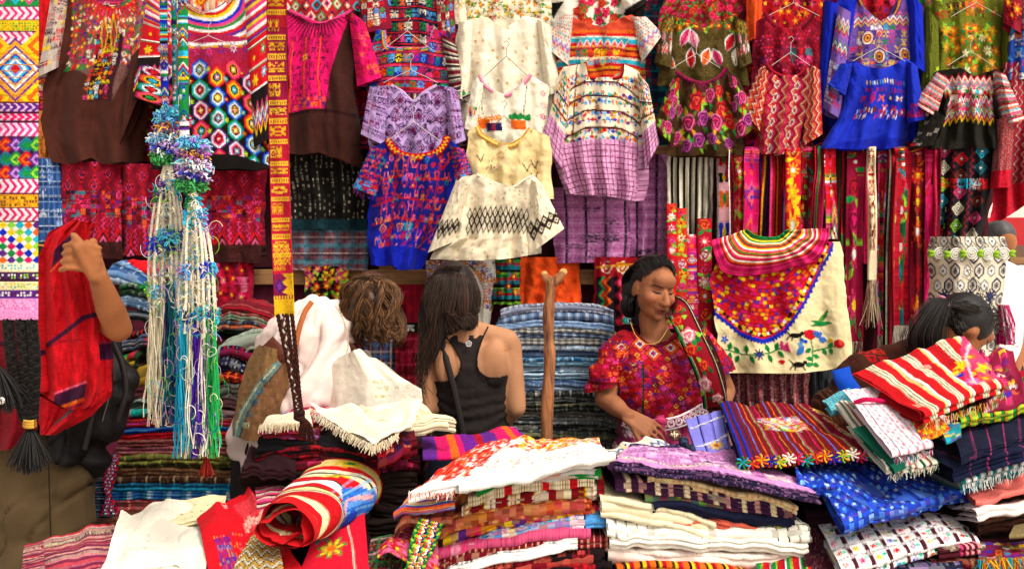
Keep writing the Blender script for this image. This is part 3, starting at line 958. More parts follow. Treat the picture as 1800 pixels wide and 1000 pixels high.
quad(t,'sleeve',[(944,34),(968,46),(986,160),(958,170)],YB - .02,p,bulge=.04,seed=34)
t = blouse('cream blouse with pink V neckline and orange flower pots',888,250,YC_)
p = Pat(824,130,968,270,'f0e3cc');
p.rect(838,208,860,226,ORA);p.rect(854,216,882,232,NAVY);p.rect(862,218,870,232,'8a1a40')
for x in (840,852,864,876): p.fl(x,208,7,ORA,YEL)
for x in (902,914,928): p.leaf(x,212,14,5,-1.2,GRN);p.leaf(x,212,12,4,-2.2,GRN)
p.rect(898,212,926,226,ORA)
for y in (140,160,180,200,222): p.fl(958,y,6,[PINK,'f0a0b0'][y % 40 // 20],'f0e3cc')
p.line([(842,150),(848,200)],1,BLK);p.line([(928,150),(922,205)],1,BLK)
panel(t,'body_panel',[(130,840,956),(150,830,964),(270,826,968)],YC_,p,top=[(810,160),(842,134),(858,152),(886,167),(914,152),(932,132),(980,160)],seed=35)
neck(t,[(842,132),(856,153),(886,168),(914,153),(933,131)],7,YC_ - .045,['e07a98','f0b0bc'])
quad(t,'sleeve',[(832,140),(852,148),(836,232),(816,226)],YC_ - .02,p,bulge=.03,seed=36)
t = blouse('straw yellow blouse with braided collar in the cream column',888,340,YD)
p = Pat(812,216,975,350,'e6cc94');p.glyph(826,262,968,345,22,20,['a0763a','5a4a2a','b98a4a'],.4,7,fill=.25)
for (x,y) in ((832,270),(920,285),(936,278),(935,300)): p.line([(x,y),(x + 8,y + 14),(x + 14,y)],1.6,'3a2f28')
panel(t,'body_panel',[(216,836,956),(236,824,966),(350,816,974)],YD,p,top=[(800,245),(838,222),(850,238),(888,256),(916,246),(932,226),(990,250)],amp=.016,seed=37)
neck(t,[(838,222),(850,240),(888,257),(916,246),(933,227)],9,YD - .045,['d9a028','f0d080','c08a20'])
t = blouse('cream blouse with black diamond lattice band, lowest of the cream column',875,460,YE)
p = Pat(748,304,992,460,'eadabd')
for i in range(14):
    for j in range(2): p.dia(794 + i * 14,374 + j * 24,7.6,13,['2a211c','2a211c','eadabd','eadabd','4a3f34'])
    p.dia(801 + i * 14,386,7.6,13,['2a211c','2a211c','eadabd','eadabd','4a3f34'])
p.dots(770,310,985,358,16,13,2.2,['b8a070','c09a60','9a9a60'],.6,jit=3)
p.dots(770,415,985,458,16,13,2.2,['b8a070','c09a60'],.6,jit=3)
panel(t,'body_panel',[(304,822,936),(318,806,952),(346,800,958),(420,790,948),(436,762,952),(460,752,956)],YE,p,
      top=[(780,330),(808,312),(840,306),(866,320),(900,328),(920,316),(938,308),(970,340)],bot=[(740,454),(800,458),(868,456),(905,452),(990,440)],amp=.02,nf=4,seed=38)
for pts,sd,f in (([(802,316),(826,330),(800,424),(752,444)],39,0),([(934,316),(954,326),(992,402),(924,452)],40,1)):
    q = Pat(0,0,60,130,'eadabd')
    for i in range(5):
        for j in range(2): q.dia(6 + i * 14 + 7 * (j % 2),84 + j * 14,7.5,14,['2a211c','2a211c','eadabd','4a3f34'])
    q.dots(0,8,60,66,15,13,2,['b8a070'],.6)
    quad(t,'sleeve',pts,YE - .03,q,bulge=.05,seed=sd)
neck(t,[(838,306),(866,320),(900,329),(920,317),(938,308)],4,YE - .045,['f0e4cc'])

# 11 rose topped white blouse + 12 bird blouse with pink checked skirt part
t = blouse('white blouse with crimson roses and black hem at the top edge',1040,60,YA)
p = Pat(950,-90,1150,70,'ece2d2');p.bloom(1010,-80,1100,40,20,11,HOT,[GRN],roses=[[CRIM,RED,PINK],[RED,ORA,CRIM]])
p.poly([(950,0),(985,0),(960,30)],BLK);p.poly([(1120,0),(1150,0),(1150,30),(1105,22)],BLK)
panel(t,'body_panel',[(-90,990,1110),(0,960,1138),(20,962,1132),(70,970,1120)],YA,p,seed=41)
quad(t,'sleeve',[(1085,-20),(1120,-30),(1138,4),(1102,30)],YA - .05,Pat(0,0,40,40,'ece2d2').rect(0,30,40,40,BLK),seed=42)
t = blouse('orange and teal striped blouse seen inside the bird blouse',1060,130,YB)
p = Pat(960,20,1160,150,'c0432a')
p.hs(52,150,[(ORA,6),(RED,5),(CRM,4),(TURQ,8),(RED,6),(GOLD,4),('8a2018',5)]);p.glyph(1000,88,1110,120,14,15,[RED,ORA,GRN,YEL,TEAL],1,7)
p.zz(1006,1112,70,6,14,4,[TURQ,CRM,PINK])
panel(t,'body_panel',[(20,1006,1100),(40,972,1148),(150,980,1130)],YB,p,top=[(960,60),(1000,26),(1026,40),(1058,48),(1092,32),(1110,26),(1170,60)],seed=43)
q = Pat(0,0,50,90,'d8c9b8');q.dots(0,0,50,90,7,7,2,[ORA,TURQ,RED,PINK],.9);q.zz(0,50,60,5,11,4,[SKY,PINK])
quad(t,'sleeve',[(984,28),(1008,26),(1000,116),(958,82)],YB - .02,q,bulge=.04,seed=44)
quad(t,'sleeve',[(1106,30),(1136,30),(1166,60),(1128,110)],YB - .02,q,bulge=.04,seed=45)
t = blouse('cream blouse embroidered with birds above a pink checked lower half',1060,352,YC_)
p = Pat(950,110,1165,358,'e8d8bd')
for j,y in enumerate((134,168,200,232)):
    p.birds(968,y,1160,y + 20,15,7,[RED,ROY,GRN,ORA,TURQ,GOLD,PUR,SKY]);p.bloom(968,y + 2,1160,y + 16,30,5,[RED,ORA,PINK],[GRN])
for y in (144,170,196,226):
    p.line([(950,y + 34),(990,y + 8),(1020,y),(1100,y),(1130,y + 10),(1165,y + 34)],3.4,'4a1a14')
p.rect(950,246,1165,358,'d99ac4')
p.vs(950,1165,[(None,8),('7a2a50',1.8)],246,358);p.hs(246,358,[(None,8),('7a2a50',1.8)])
for pts in ([(995,112),(1000,246)],): p.line(pts,2,'4a1a14')
panel(t,'body_panel',[(110,994,1100),(128,982,1124),(190,970,1140),(240,966,1146),(330,990,1140),(358,996,1132)],YC_,p,
      top=[(940,150),(990,118),(1030,112),(1034,136),(1090,136),(1094,112),(1126,126),(1170,150)],
      bot=[(960,352),(1000,342),(1060,344),(1110,354),(1150,350)],amp=.022,nf=4,seed=46)
neck(t,[(1029,110),(1034,135),(1062,138),(1090,135),(1095,112)],6,YC_ - .045,['4a1a14',RED])
for pts,sd in (([(990,120),(1004,140),(990,300),(952,246)],47),([(1120,126),(1140,150),(1160,250),(1134,300)],48)):
    q = Pat(0,0,50,160,'e8d8bd');q.birds(6,8,50,90,14,7,[RED,ROY,GRN,ORA,TURQ,GOLD]);q.hs(24,96,[(None,24),('4a1a14',3)]);q.rect(0,100,50,160,'d99ac4');q.vs(0,50,[(None,8),('7a2a50',1.8)],100,160);q.hs(100,160,[(None,8),('7a2a50',1.8)])
    quad(t,'sleeve',pts,YC_ - .02,q,bulge=.045,amp=.01,seed=sd)

# 13-14 leaf + rose
t = blouse('crimson flowered blouse at the top edge above the leaf blouse',1230,40,YA)
p = Pat(1150,-90,1320,60,'7a1020');p.bloom(1150,-80,1320,60,18,9,HOT,[OLV,GRN],roses=[[CRIM,RED,PINK],[MAR,RED,ORA]])
panel(t,'body_panel',[(-90,1170,1300),(60,1160,1310)],YA,p,seed=50)
t = blouse('olive blouse with large pink and orange leaf embroidery',1235,130,YB)
p = Pat(1150,10,1325,150,'4a3c1a');p.speck(.3,['6a5a2a','3a2c14'])
for (x,y,an,c) in ((1195,82,-1.1,PINK),(1226,88,-1.9,'e87a9a'),(1180,120,-2.2,ORA),(1236,118,-1.2,ORA),(1284,90,-1.1,RED),(1272,118,-2.0,PINK),(1300,115,-1.3,CRM),(1210,122,-1.4,RED)):
    p.leaf(x,y,38,10,an,WHT);p.leaf(x,y,36,7.5,an,c,MAR)
p.bloom(1160,20,1320,60,16,6,[RED,CRIM,ORA],[LIME,GRN])
panel(t,'body_panel',[(10,1190,1290),(30,1164,1308),(150,1158,1314)],YB,p,top=[(1150,60),(1180,26),(1210,40),(1236,50),(1262,40),(1290,26),(1330,60)],seed=51)
quad(t,'sleeve',[(1164,34),(1186,26),(1180,120),(1150,110)],YB - .02,p,bulge=.04,seed=52)
quad(t,'sleeve',[(1290,28),(1312,40),(1322,110),(1296,124)],YB - .02,p,bulge=.04,seed=53)
t = blouse('dark olive blouse covered in magenta and red roses',1240,265,YC_)
p = Pat(1150,114,1338,274,'38230f');p.speck(.25,['4a3a18','2a1a0c'])
RS = [['8a0a3a','e0387a','5a0a2a','f06a9a'],[CRIM,'e8503a','6a0a14',RED],['5a1050','a83a8a','3a0a34','c85aa0']]
for (x,y,r) in ((1220,176,22),(1256,170,17),(1200,214,22),(1240,208,19),(1276,214,20),(1226,246,19),(1195,256,15),(1290,190,19),(1282,160,13),(1310,210,18),(1172,190,15),(1170,240,16),(1260,244,15),(1318,170,13),(1300,250,13)):
    for q in range(4): p.leaf(x,y,r * 1.5,4,rng.uniform(0,6.3),[LIME,OLV,GRN,GOLD][q])
    p.rose(x,y,r * .9,RS[rng.integers(3)])
p.rays(1240,118,68,52,26,'6a0a34',.5,-.1,3.25)
panel(t,'body_panel',[(114,1196,1284),(136,1184,1296),(180,1178,1300),(230,1176,1302),(274,1172,1312)],YC_,p,
      top=[(1150,150),(1186,128),(1198,132),(1216,142),(1240,146),(1262,138),(1276,122),(1330,150)],amp=.018,nf=3.5,seed=54)
neck(t,[(1188,126),(1198,134),(1216,143),(1240,147),(1262,138),(1278,120)],7,YC_ - .045,['5a0a30','8a1040'])
for pts,sd in (([(1184,132),(1200,140),(1184,256),(1148,222)],55),([(1280,130),(1298,138),(1336,216),(1290,256)],56)):
    q = Pat(0,0,60,100,'38230f');q.bloom(10,14,60,92,26,14,HOT,[LIME,OLV],roses=RS)
    quad(t,'sleeve',pts,YC_ - .02,q,bulge=.045,seed=sd)

# 15-16 red zigzag
t = blouse('bright red flowered blouse under the maroon collar at the top',1385,50,YA)
p = Pat(1305,-90,1460,60,'b5121e');p.bloom(1305,-80,1460,60,20,9,[ORA,PINK,CRIM,'7a0a14'],[MAR])
panel(t,'body_panel',[(-90,1330,1440),(60,1322,1450)],YA,p,seed=57)
quad(t,'sleeve',[(1312,-50),(1342,-50),(1338,62),(1312,76)],YA - .05,Pat(0,0,30,90,'e0501e').vs(0,30,[(None,5),('b83a12',3)]),bulge=.03,seed=58)
t = blouse('maroon blouse with pointed collar and small woven blocks',1388,130,YB)
p = Pat(1320,18,1450,150,'7a0f26');p.dots(1322,55,1448,145,7,7,1.8,[RED,PINK,'4a0a1a'],.9);p.rays(1388,16,64,60,24,CRIM,.5,-.2,3.3)
p.glyph(1330,84,1445,110,15,13,[RED,NAVY,PINK,TEAL],.8,bg=['5a0a24','8a1030'])
panel(t,'body_panel',[(18,1348,1430),(34,1326,1444),(150,1322,1446)],YB,p,top=[(1310,50),(1346,28),(1362,44),(1390,54),(1414,42),(1428,26),(1460,50)],seed=59)
neck(t,[(1346,26),(1362,45),(1390,55),(1414,43),(1430,24)],8,YB - .045,['4a0a1c','8a0f2a'])
t = blouse('crimson blouse with cream zigzag and diamond weave',1378,262,YC_)
p = Pat(1300,104,1448,270,'9c0f2c')
for x in range(1304,1450,26): p.zv(104,270,x + 8,7,22,3,['e8c8a8',CRIM,ORA,'5a0a20',PINK])
for x in (1346,1398):
    for y in range(126,262,22): p.dia(x,y,10,11,['9c0f2c',CRM,NAVY,RED])
panel(t,'body_panel',[(104,1346,1430),(124,1334,1440),(180,1330,1436),(270,1324,1410)],YC_,p,
      top=[(1300,140),(1344,116),(1356,124),(1378,134),(1404,132),(1426,112),(1460,140)],amp=.016,nf=3,seed=60)
neck(t,[(1346,112),(1358,126),(1379,135),(1404,133),(1428,110)],6,YC_ - .045,['5a0a1c',CRIM])
for pts,sd in (([(1336,118),(1352,126),(1340,236),(1304,190)],61),([(1424,116),(1442,124),(1446,236),(1410,258)],62)):
    q = Pat(0,0,50,110,'9c0f2c')
    for x in range(4,50,16): q.zv(0,110,x,5,18,3,['e8c8a8',CRIM,ORA])
    quad(t,'sleeve',pts,YC_ - .02,q,bulge=.04,seed=sd)

# 17-18 blue
t = blouse('red blouse glimpsed inside the blue medallion yoke',1540,40,YA)
p = Pat(1470,-90,1620,60,'b5142c');p.glyph(1470,-80,1620,55,14,13,[RED,PINK,ORA,PUR,MAR],1)
panel(t,'body_panel',[(-90,1490,1600),(60,1484,1606)],YA,p,seed=63)
t = blouse('royal blue blouse with multicoloured medallion yoke',1540,150,YB)
p = Pat(1440,-30,1635,250,'1226b4')
p.poly([(1486,-20),(1600,-20),(1610,110),(1560,124),(1500,120),(1470,100)],'6a4a9c')
p.glyph(1476,40,1610,122,14,13,[RED,YEL,TURQ,WHT,PINK,ORA,GRN,NAVY],.8)
for y in (22,30,38): p.zz(1480,1610,y,4,16,3,[[WHT,RED],[PINK,TEAL],[YEL,PUR]][y % 3])
for (x,y) in ((1512,66),(1596,92),(1540,100)): p.ell(x,y,15,15,PUR);p.ell(x,y,12,12,CRM);p.ell(x,y,9,9,CRIM);p.ell(x,y,6,6,GOLD);p.ell(x,y,3,3,NAVY)
p.fl(1602,122,9,GOLD,BRN)
panel(t,'body_panel',[(-30,1490,1600),(10,1470,1618),(60,1466,1622),(150,1460,1626),(250,1456,1630)],YB,p,top=[(1440,20),(1500,-24),(1520,16),(1548,38),(1574,22),(1588,-24),(1640,20)],seed=64)
neck(t,[(1502,-24),(1520,17),(1548,39),(1574,23),(1588,-24)],7,YB - .045,['6a1430',GOLD,NAVY])
q = Pat(0,0,50,180,'1226b4');q2 = Pat(0,0,60,180,'7a5aa8');q2.zz(0,60,20,6,20,4,[WHT,RED,TURQ,YEL,NAVY,PINK]);q2.zz(0,60,60,6,20,4,[GRN,WHT,PUR,ORA,ROY]);q2.glyph(0,96,60,176,13,12,[WHT,RED,NAVY,TURQ],1)
quad(t,'sleeve',[(1450,0),(1474,8),(1454,200),(1434,196)],YB - .01,q,bulge=.04,seed=65)
quad(t,'sleeve',[(1474,10),(1496,22),(1478,210),(1446,190)],YB - .05,q2,bulge=.04,seed=66)
quad(t,'sleeve',[(1598,-10),(1622,10),(1630,130),(1600,110)],YB - .03,q,bulge=.04,seed=67)
t = blouse('bright blue blouse with small red and white stitched motifs',1530,258,YC_)
p = Pat(1440,96,1632,262,'1a2eb4')
p.dash(1502,144,1602,150,7,12,1.7,4.5,[WHT,RED,CRIM,SKY,YEL],.85,.6);p.dash(1496,158,1604,162,8,12,1.7,4.5,[RED,CRIM,WHT,'7a1a3a'],.8,.6);p.figs(1494,172,1606,200,24,20,10,['8a1a34',RED,BRN,ORA,CRM],2.4);p.dash(1484,196,1606,212,6.5,8,1.6,4,[WHT,RED,YEL,SKY,CRIM],.75,.7)
p.poly([(1440,262),(1632,262),(1632,236),(1480,250)],'1020a0')
panel(t,'body_panel',[(96,1494,1600),(116,1484,1612),(160,1486,1606),(200,1474,1604),(262,1440,1594)],YC_,p,
      top=[(1440,140),(1490,118),(1500,106),(1524,118),(1552,122),(1576,112),(1590,102),(1620,120)],amp=.022,nf=3,seed=68)
quad(t,'sleeve',[(1478,112),(1500,112),(1486,168),(1456,148)],YC_ - .02,Pat(0,0,50,60,'1a2eb4'),bulge=.04,seed=69)
quad(t,'sleeve',[(1594,108),(1612,116),(1628,210),(1596,216)],YC_ - .02,Pat(0,0,50,100,'1a2eb4').glyph(0,70,50,96,10,12,[WHT,RED,ORA],.8),bulge=.04,seed=70)

# 19-20 green, black multi
t = blouse('olive green blouse with orange and yellow flower embroidery',1700,140,YB)
p = Pat(1620,-60,1790,160,'6a6e1c');p.speck(.25,['7a7a28','565a14'])
p.bloom(1630,-50,1770,20,24,8,[ORA,RED,YEL,PINK],[GRN,LIME]);p.bloom(1650,50,1768,140,22,9.5,[ORA,RED,'e88a2a',CRM,YEL],[LIME,GRN,'3a4a12'])
p.glyph(1640,2,1770,30,20,14,[BRN,ORA,RED,YEL],.6)
panel(t,'body_panel',[(-60,1640,1760),(0,1630,1772),(80,1640,1776),(160,1640,1776)],YB,p,amp=.016,nf=3,seed=72)
quad(t,'sleeve',[(1628,10),(1650,40),(1652,200),(1612,260)],YB - .02,Pat(0,0,40,200,'5c6416').speck(.3,['6e7420','4c5412']).bloom(10,100,40,190,24,7,[LIME,GRN,YEL],[OLV]),bulge=.04,amp=.012,seed=73)
quad(t,'sleeve',[(1766,20),(1780,30),(1784,130),(1762,120)],YB - .02,Pat(0,0,40,90,'5c6416'),bulge=.03,seed=74)
t = blouse('black blouse with bright rainbow striped flounced yoke',1700,256,YC_)
p = Pat(1610,118,1800,262,'17130f')
p.zz(1630,1790,134,5,18,4,[RED,WHT,ORA,TURQ,PINK,CRM,GRN,RED]);p.zz(1640,1780,172,6,16,4,[WHT,PINK,RED,TURQ,ORA,GRN,CRM,PUR,RED,YEL])
p.glyph(1650,150,1768,200,11,8,[RED,WHT,TURQ,ORA,PINK,CRM,GRN],.8,3,fill=.7);p.rect(1610,222,1800,262,'1c1a14')
panel(t,'body_panel',[(118,1660,1752),(130,1644,1764),(180,1652,1756),(262,1630,1764)],YC_,p,top=[(1600,150),(1650,124),(1690,120),(1712,134),(1738,126),(1752,120),(1800,140)],amp=.02,nf=4,seed=75)
for pts,sd in (([(1648,126),(1666,138),(1646,206),(1606,182)],76),([(1750,124),(1768,132),(1802,210),(1766,222)],77)):
    q = Pat(0,0,60,80,RED);q.hs(0,80,[(RED,3),(WHT,3),(ORA,4),(TURQ,3),(CRM,3),(PINK,4),(GRN,2),(BLK,2)]);q.speck(.25,[WHT,RED,ORA,TURQ,PINK])
    quad(t,'sleeve',pts,YC_ - .03,q,bulge=.05,seed=sd)
q = Pat(0,0,50,130,'17130f');q.glyph(0,40,50,130,12,12,[GRY,RED],.3)
quad(t,'hanging_side',[(1640,190),(1662,206),(1640,256),(1596,262)],YC_ - .03,q,bulge=.03,seed=78)
# far right pieces
t = blouse('blue patterned blouse at the far end of the wall',1790,125,YB)
p = Pat(1762,-40,1850,140,'2246a0');p.glyph(1762,-40,1850,140,13,12,[ORA,RED,WHT,SKY,CRM],.9)
panel(t,'body_panel',[(-40,1776,1850),(140,1772,1852)],YB - .06,p,seed=79)
quad(t,'sleeve',[(1768,-40),(1800,-30),(1796,60),(1764,40)],YB - .09,Pat(0,0,40,80,'8a1428').bloom(4,4,40,80,24,10,[ORA,RED],[MAR]),seed=80)
t = blouse('long crimson zigzag blouse hanging past the end of the wall',1780,388,YC_)
p = Pat(1740,110,1850,392,'7a0f24')
for x in range(1742,1850,13): p.zv(110,322,x,4,17,2.2,['c8a090',CRIM,'4a2a4a',RED])
p.rect(1740,322,1850,392,'b8122a')
panel(t,'body_panel',[(110,1768,1850),(240,1752,1850),(330,1744,1850),(392,1742,1850)],YC_ + .03,p,bot=[(1740,390),(1760,388),(1780,376),(1800,362),(1850,350)],amp=.02,nf=3,seed=81)
quad(t,'sleeve',[(1756,210),(1784,200),(1776,330),(1744,330)],YC_ - .02,p,bulge=.04,seed=82)

GW = 'shawls hung flat on the wall behind the blouses'
for i,(x0,x1,lab,c,cols) in enumerate(((60,250,'wine shawl with small woven figures behind the brown and rainbow blouses','5a1224',[RED,PINK,CRM,ORA]),(236,300,'red shawl just behind the pompom bands','9a1420',[ORA,PINK,YEL]),(440,520,'maroon shawl behind the wine and yellow strap','5a1020',[RED,PINK,GRN]),(610,680,'red and navy shawl left of the lilac blouse','7a1428',[NAVY,RED,PINK,TURQ]),
        (770,850,'rust and cream shawl between the lilac and the cream blouses','8a4a30',[CRM,ORA,BRN]),(940,1000,'tan shawl between the cream column and the bird blouse','a8805a',[CRM,BRN,ORA]),(1110,1200,'dark teal shawl between the bird and the rose blouse','123a4a',[TEAL,NAVY,CRIM]),(1280,1350,'crimson and orange shawl between the rose and the zigzag blouse','8a101c',[RED,ORA,PINK,MAR]),
        (1420,1480,'maroon and blue shawl left of the medallion blouse','4a1a4a',[ROY,CRIM,PINK]),(1600,1670,'olive and red shawl right of the medallion blouse','5a4a1a',[RED,GRN,GOLD]),(1730,1800,'wine shawl behind the flounced rainbow yoke','5a1024',[RED,PINK,CRM]))):
    t = thing('hanging_shawl',lab,'shawl',at((x0 + x1) / 2,280,3.92),GW)
    p = Pat(x0,-60,x1,290,c);p.glyph(x0,-55,x1,285,12,11,cols,.85);p.hs(-60,290,[(None,23),(cols[0],2),(None,6),(cols[1],2)])
    panel(t,'cloth_panel',[(-60,x0,x1),(120,x0 - 2,x1 + 2),(284,x0,x1)],3.93,p,seed=340 + i,thick=.015,amp=.008,bulge=.01,cell=3)

# ---------------------------------------------------------------- wire hangers seen above the necklines
GH = 'wire coat hangers on the wall'
def hanger(label,px,py,hw,drop,Y,hook=22,col='e8e2da'):
    t = thing('wire_hanger',label,'hanger',at(px,py,Y),GH)
    arms = [(px - hw,py + drop),(px - hw * .55,py + drop * .55),(px - 4,py + 3),(px,py),(px + 4,py + 3),(px + hw * .55,py + drop * .55),(px + hw,py + drop)]
    A = np.array([at(x,y,Y) for x,y in arms])
    tubes('hanger_arms',[smooth_line(A,26)],.0013,lin(col),M_METAL,t,6)
    hk = [(px,py),(px,py - hook * .5),(px + 1,py - hook * .75),(px + 5,py - hook),(px + 1,py - hook * 1.25),(px - 4,py - hook * 1.1)]
    B = np.array([at(x,y,Y - .002 * i) for i,(x,y) in enumerate(hk)])
    tubes('hook',[smooth_line(B,18)],.0013,lin(col),M_METAL,t,6)
HS = [('thin white hanger in the rainbow blouse neckline',366,62,50,22,YB - .075),('white hanger showing against the square woven neckline',716,55,44,34,YB - .06),
      ('white hanger above the square block neckline',722,122,48,24,YC_ - .03),('white hanger holding up the deep blue blouse',727,214,46,34,YD - .04),
      ('dark wire hanger on the cream sprigged blouse',890,100,40,36,YC_ - .03),('dark wire hanger under the pink V neckline',886,205,20,20,YD - .04),
      ('thin wire hanger in the straw yellow collar',886,284,44,36,YE - .02),('thin dark hanger inside the orange striped neckline',1061,80,32,30,YC_ - .02),
      ('pale hanger above the rose covered blouse',1224,94,42,26,YC_ - .03),('white hanger in the bright red flowered blouse',1395,5,46,24,YB - .02),
      ('white hanger above the crimson zigzag blouse',1390,92,34,24,YC_ - .035),('white hanger in the blue medallion blouse',1545,82,46,26,YC_ - .03),
      ('white hanger above the flounced rainbow yoke',1706,90,40,26,YC_ - .03),('white hanger on the olive green flowered blouse',1716,4,44,26,YB - .06)]
for lb,x,y,hw,dr,Y in HS:
    hanger(lb,x,y,hw,dr,Y,col='3a332c' if 'dark' in lb else 'cfc6ba')
# ---------------------------------------------------------------- lower row on the wall
GL = 'folded skirts and cloths hung below the blouses'
def hung(name,label,cat,rows,Y,p,group=GL,fr=None,**k):
    t = thing(name,label,cat,at((rows[0][1] + rows[0][2]) / 2,rows[-1][0],Y),group)
    panel(t,'cloth_panel',rows,Y,p,closed=True,thick=.02,**k)
    if fr:
        n,ln,cols = fr
        y = rows[-1][0];xs = np.linspace(rows[-1][1],rows[-1][2],5)
        fringe(t,at(xs,np.full(5,y),Y - .012),n,ln,cols)
    return t

p = Pat(60,460,1190,800,'52182a');p.vs(60,1190,[(None,30),('602034',24),(None,16),('44121f',20)]);p.speck(.2,['401420','280c12'])
hung('backdrop_cloth','dark maroon cloth hung behind the piles under the wooden rail','cloth',[(500,60,1190),(820,60,1190)],3.96,p,amp=.012,nf=12,bulge=0,seed=90,cell=14)
p = Pat(60,230,1190,500,'48202a')
hung('backdrop_cloth','dark brown cloth behind the lower blouses above the rail','cloth',[(180,60,1190),(470,60,1190)],3.99,p,amp=.012,nf=12,bulge=0,seed=91,cell=14)
p = Pat(1170,230,1650,720,'3a0c16').vs(1170,1650,[('3a0c16',9),('5a1020',5),('240a10',6)])
hung('backdrop_cloth','dark cloth behind the row of hanging sashes','cloth',[(230,1170,1745),(720,1170,1745)],3.95,p,amp=.012,nf=8,bulge=0,seed=92,cell=14)

p = Pat(64,278,110,430,'2a4f8c');p.hs(278,430,[('2a4f8c',14),('b8c4d0',2),('1c3a70',8),('7a9ac4',3)]);p.vs(64,110,[(None,8),('5a7ab0',1.7)]);p.glyph(66,280,108,420,14,18,['b8c4d4','8aa6cc'],.35)
hung('blue_cloth','blue jaspe cloth hung beside the long leftmost banner','cloth',[(278,66,106),(425,68,118)],3.86,p,seed=93)
p = Pat(60,190,110,290,'d8853a');p.glyph(60,200,110,285,20,16,['8a4a1a'],.5,7,fill=.3)
hung('orange_cloth','orange cloth with brown scrolls at the left end of the wall','cloth',[(195,62,106),(288,64,108)],3.9,p,seed=94)
p = Pat(60,-20,110,110,'c8141c')
hung('red_cloth','plain red cloth at the top left beside the leftmost banner','cloth',[(-40,60,104),(90,62,92)],3.9,p,seed=95)

def ikatskirt(x0,x1,y0,y1,lab,sd,brown):
    p = Pat(x0,y0,x1,y1,'7a1028')
    yb = y1 - brown
    p.ikat(x0,y0,x1,y0 + (yb - y0) * .6,24,42,['8a1028',RED,'2a0a14','e0325a',NAVY,RED])
    p.glyph(x0,y0 + (yb - y0) * .36,x1,y0 + (yb - y0) * .72,9,8,[RED,PINK,NAVY,PUR,'2a0a14',ORA,TEAL],.9,3)
    for i,x in enumerate(np.arange(x0,x1,17)):
        p.zv(y0 + (yb - y0) * .7,yb,x + 6,3,10,3,[PINK,'4a0a1c',RED])
    p.zz(x0,x1,yb - 12,12,30,6,[RED,'2a0a14','e85a8a','5a0e24'])
    if brown: p.rect(x0,yb,x1,y1,'3c1a18')
    return hung('ikat_skirt',lab,'skirt',[(y0,x0,x1),(y1,x0 + 2,x1 - 2)],3.84,p,seed=sd,amp=.014,nf=3)
ikatskirt(106,216,284,455,'crimson diamond ikat skirt nearest the blue jaspe cloth',96,30)
ikatskirt(214,290,288,450,'crimson ikat skirt partly behind the yarn tassels',97,0)
ikatskirt(346,470,296,462,'crimson diamond ikat skirt with brown base right of the yarn tassels',98,32)

p = Pat(498,270,650,410,'171512');p.dash(504,284,646,398,9,5.5,1.1,2.2,['b8ac96','8a8070','6a6050'],.62,.5);p.vs(498,650,[(None,44),('0d0b0a',6)],270,410);p.rect(498,392,650,410,'123038')
hung('black_skirt','black skirt cloth flecked with white below the brown pink bibbed blouse','skirt',[(262,500,646),(300,498,650),(404,508,648)],3.84,p,seed=99,amp=.02,nf=3)
p = Pat(505,400,650,475,'7a4a54');p.plaid([('3a7a8c',9),(None,7),('2a2030',3),(None,8)],[('3a8a9c',8),(None,8),('c8b0a8',2),('2a2030',4),(None,6)],.6)
hung('plaid_cloth','teal and maroon plaid cloth hung on the rail under the black skirt','cloth',[(400,506,650),(475,508,648)],3.88,p,seed=100)
for (x0,x1,y0,y1,Y,lab,sd) in ((972,1110,330,462,3.84,'mauve ikat cloth under the pink checked blouse',101),(1096,1178,262,450,3.86,'mauve ikat cloth beside the black and white striped sash',102)):
    p = Pat(x0,y0,x1,y1,'c470ac');p.hs(y0,y1,[(None,7),('d898c8',3),(None,5),('a05694',3)]);p.vs(x0,x1,[(None,20),('2a2030',5),(None,8),('c890bc',2)]);p.glyph(x0 + 20,y0,x1,y1,33,11,['3c3040','6a4a68'],.35,5);p.speck(.15,['d898c8','9a5090','7a4a74'])
    hung('mauve_cloth',lab,'cloth',[(y0,x0,x1),(y1,x0 + 2,x1 - 2)],Y,p,seed=sd,amp=.014,nf=3)

# small things over the wooden rail
GRL = 'small textiles laid over the wooden rail'
def small(lab,x0,x1,y0,y1,p,sd,name='small_textile',fr=None,Y=3.86,rows=None,**k):
    return hung(name,lab,'textile',rows or [(y0,x0,x1),(y1,x0,x1)],Y,p,GRL,fr=fr,seed=sd,**k)
p = Pat(534,468,612,525,'1c1416');p.bloom(538,474,612,522,18,9,[RED,CRIM,ORA,PINK],[YEL,LIME,GOLD])
small('black cloth with red flowers and yellow leaves on the rail',534,612,468,525,p,103)
p = Pat(374,458,446,530,'a00f30');p.glyph(376,460,446,528,12,12,[PINK,RED,'c86a8a',MAR],.9,7);p.bloom(380,470,440,520,24,8,[RED,PINK],[MAR])
small('crimson flowered cloth hung on the rail behind the yarn tassels',374,446,458,540,p,104)
p = Pat(744,462,872,575,'efe6d6')
for a_ in np.linspace(3.3,6.6,26):
    for r_ in (0,9,18): p.fl(800 + (52 + r_) * math.cos(a_),520 + (56 + r_) * math.sin(a_),5.5,[RED,CRIM,ORA,ROY,'7a1030'][int(rng.integers(5))],[YEL,WHT,GRN][int(rng.integers(3))],6)
p.glyph(826,470,866,570,10,10,['d8cbb8','fff8ee'],.4)
small('white lace blouse edged with small red flowers behind the dark haired woman',744,872,458,575,p,105,'lace_blouse',rows=[(458,746,870),(500,748,870),(575,800,862)],Y=3.84)
p = Pat(868,456,914,535,'1c3a2a');p.hs(456,535,[(GRN,6),(CRIM,5),(TEAL,7),(BLK,5),(LIME,3)]);p.bloom(870,460,912,532,22,7,[RED,ORA],[TEAL])
small('green and crimson striped cloth between the lace and the orange cloth',868,914,456,535,p,106)
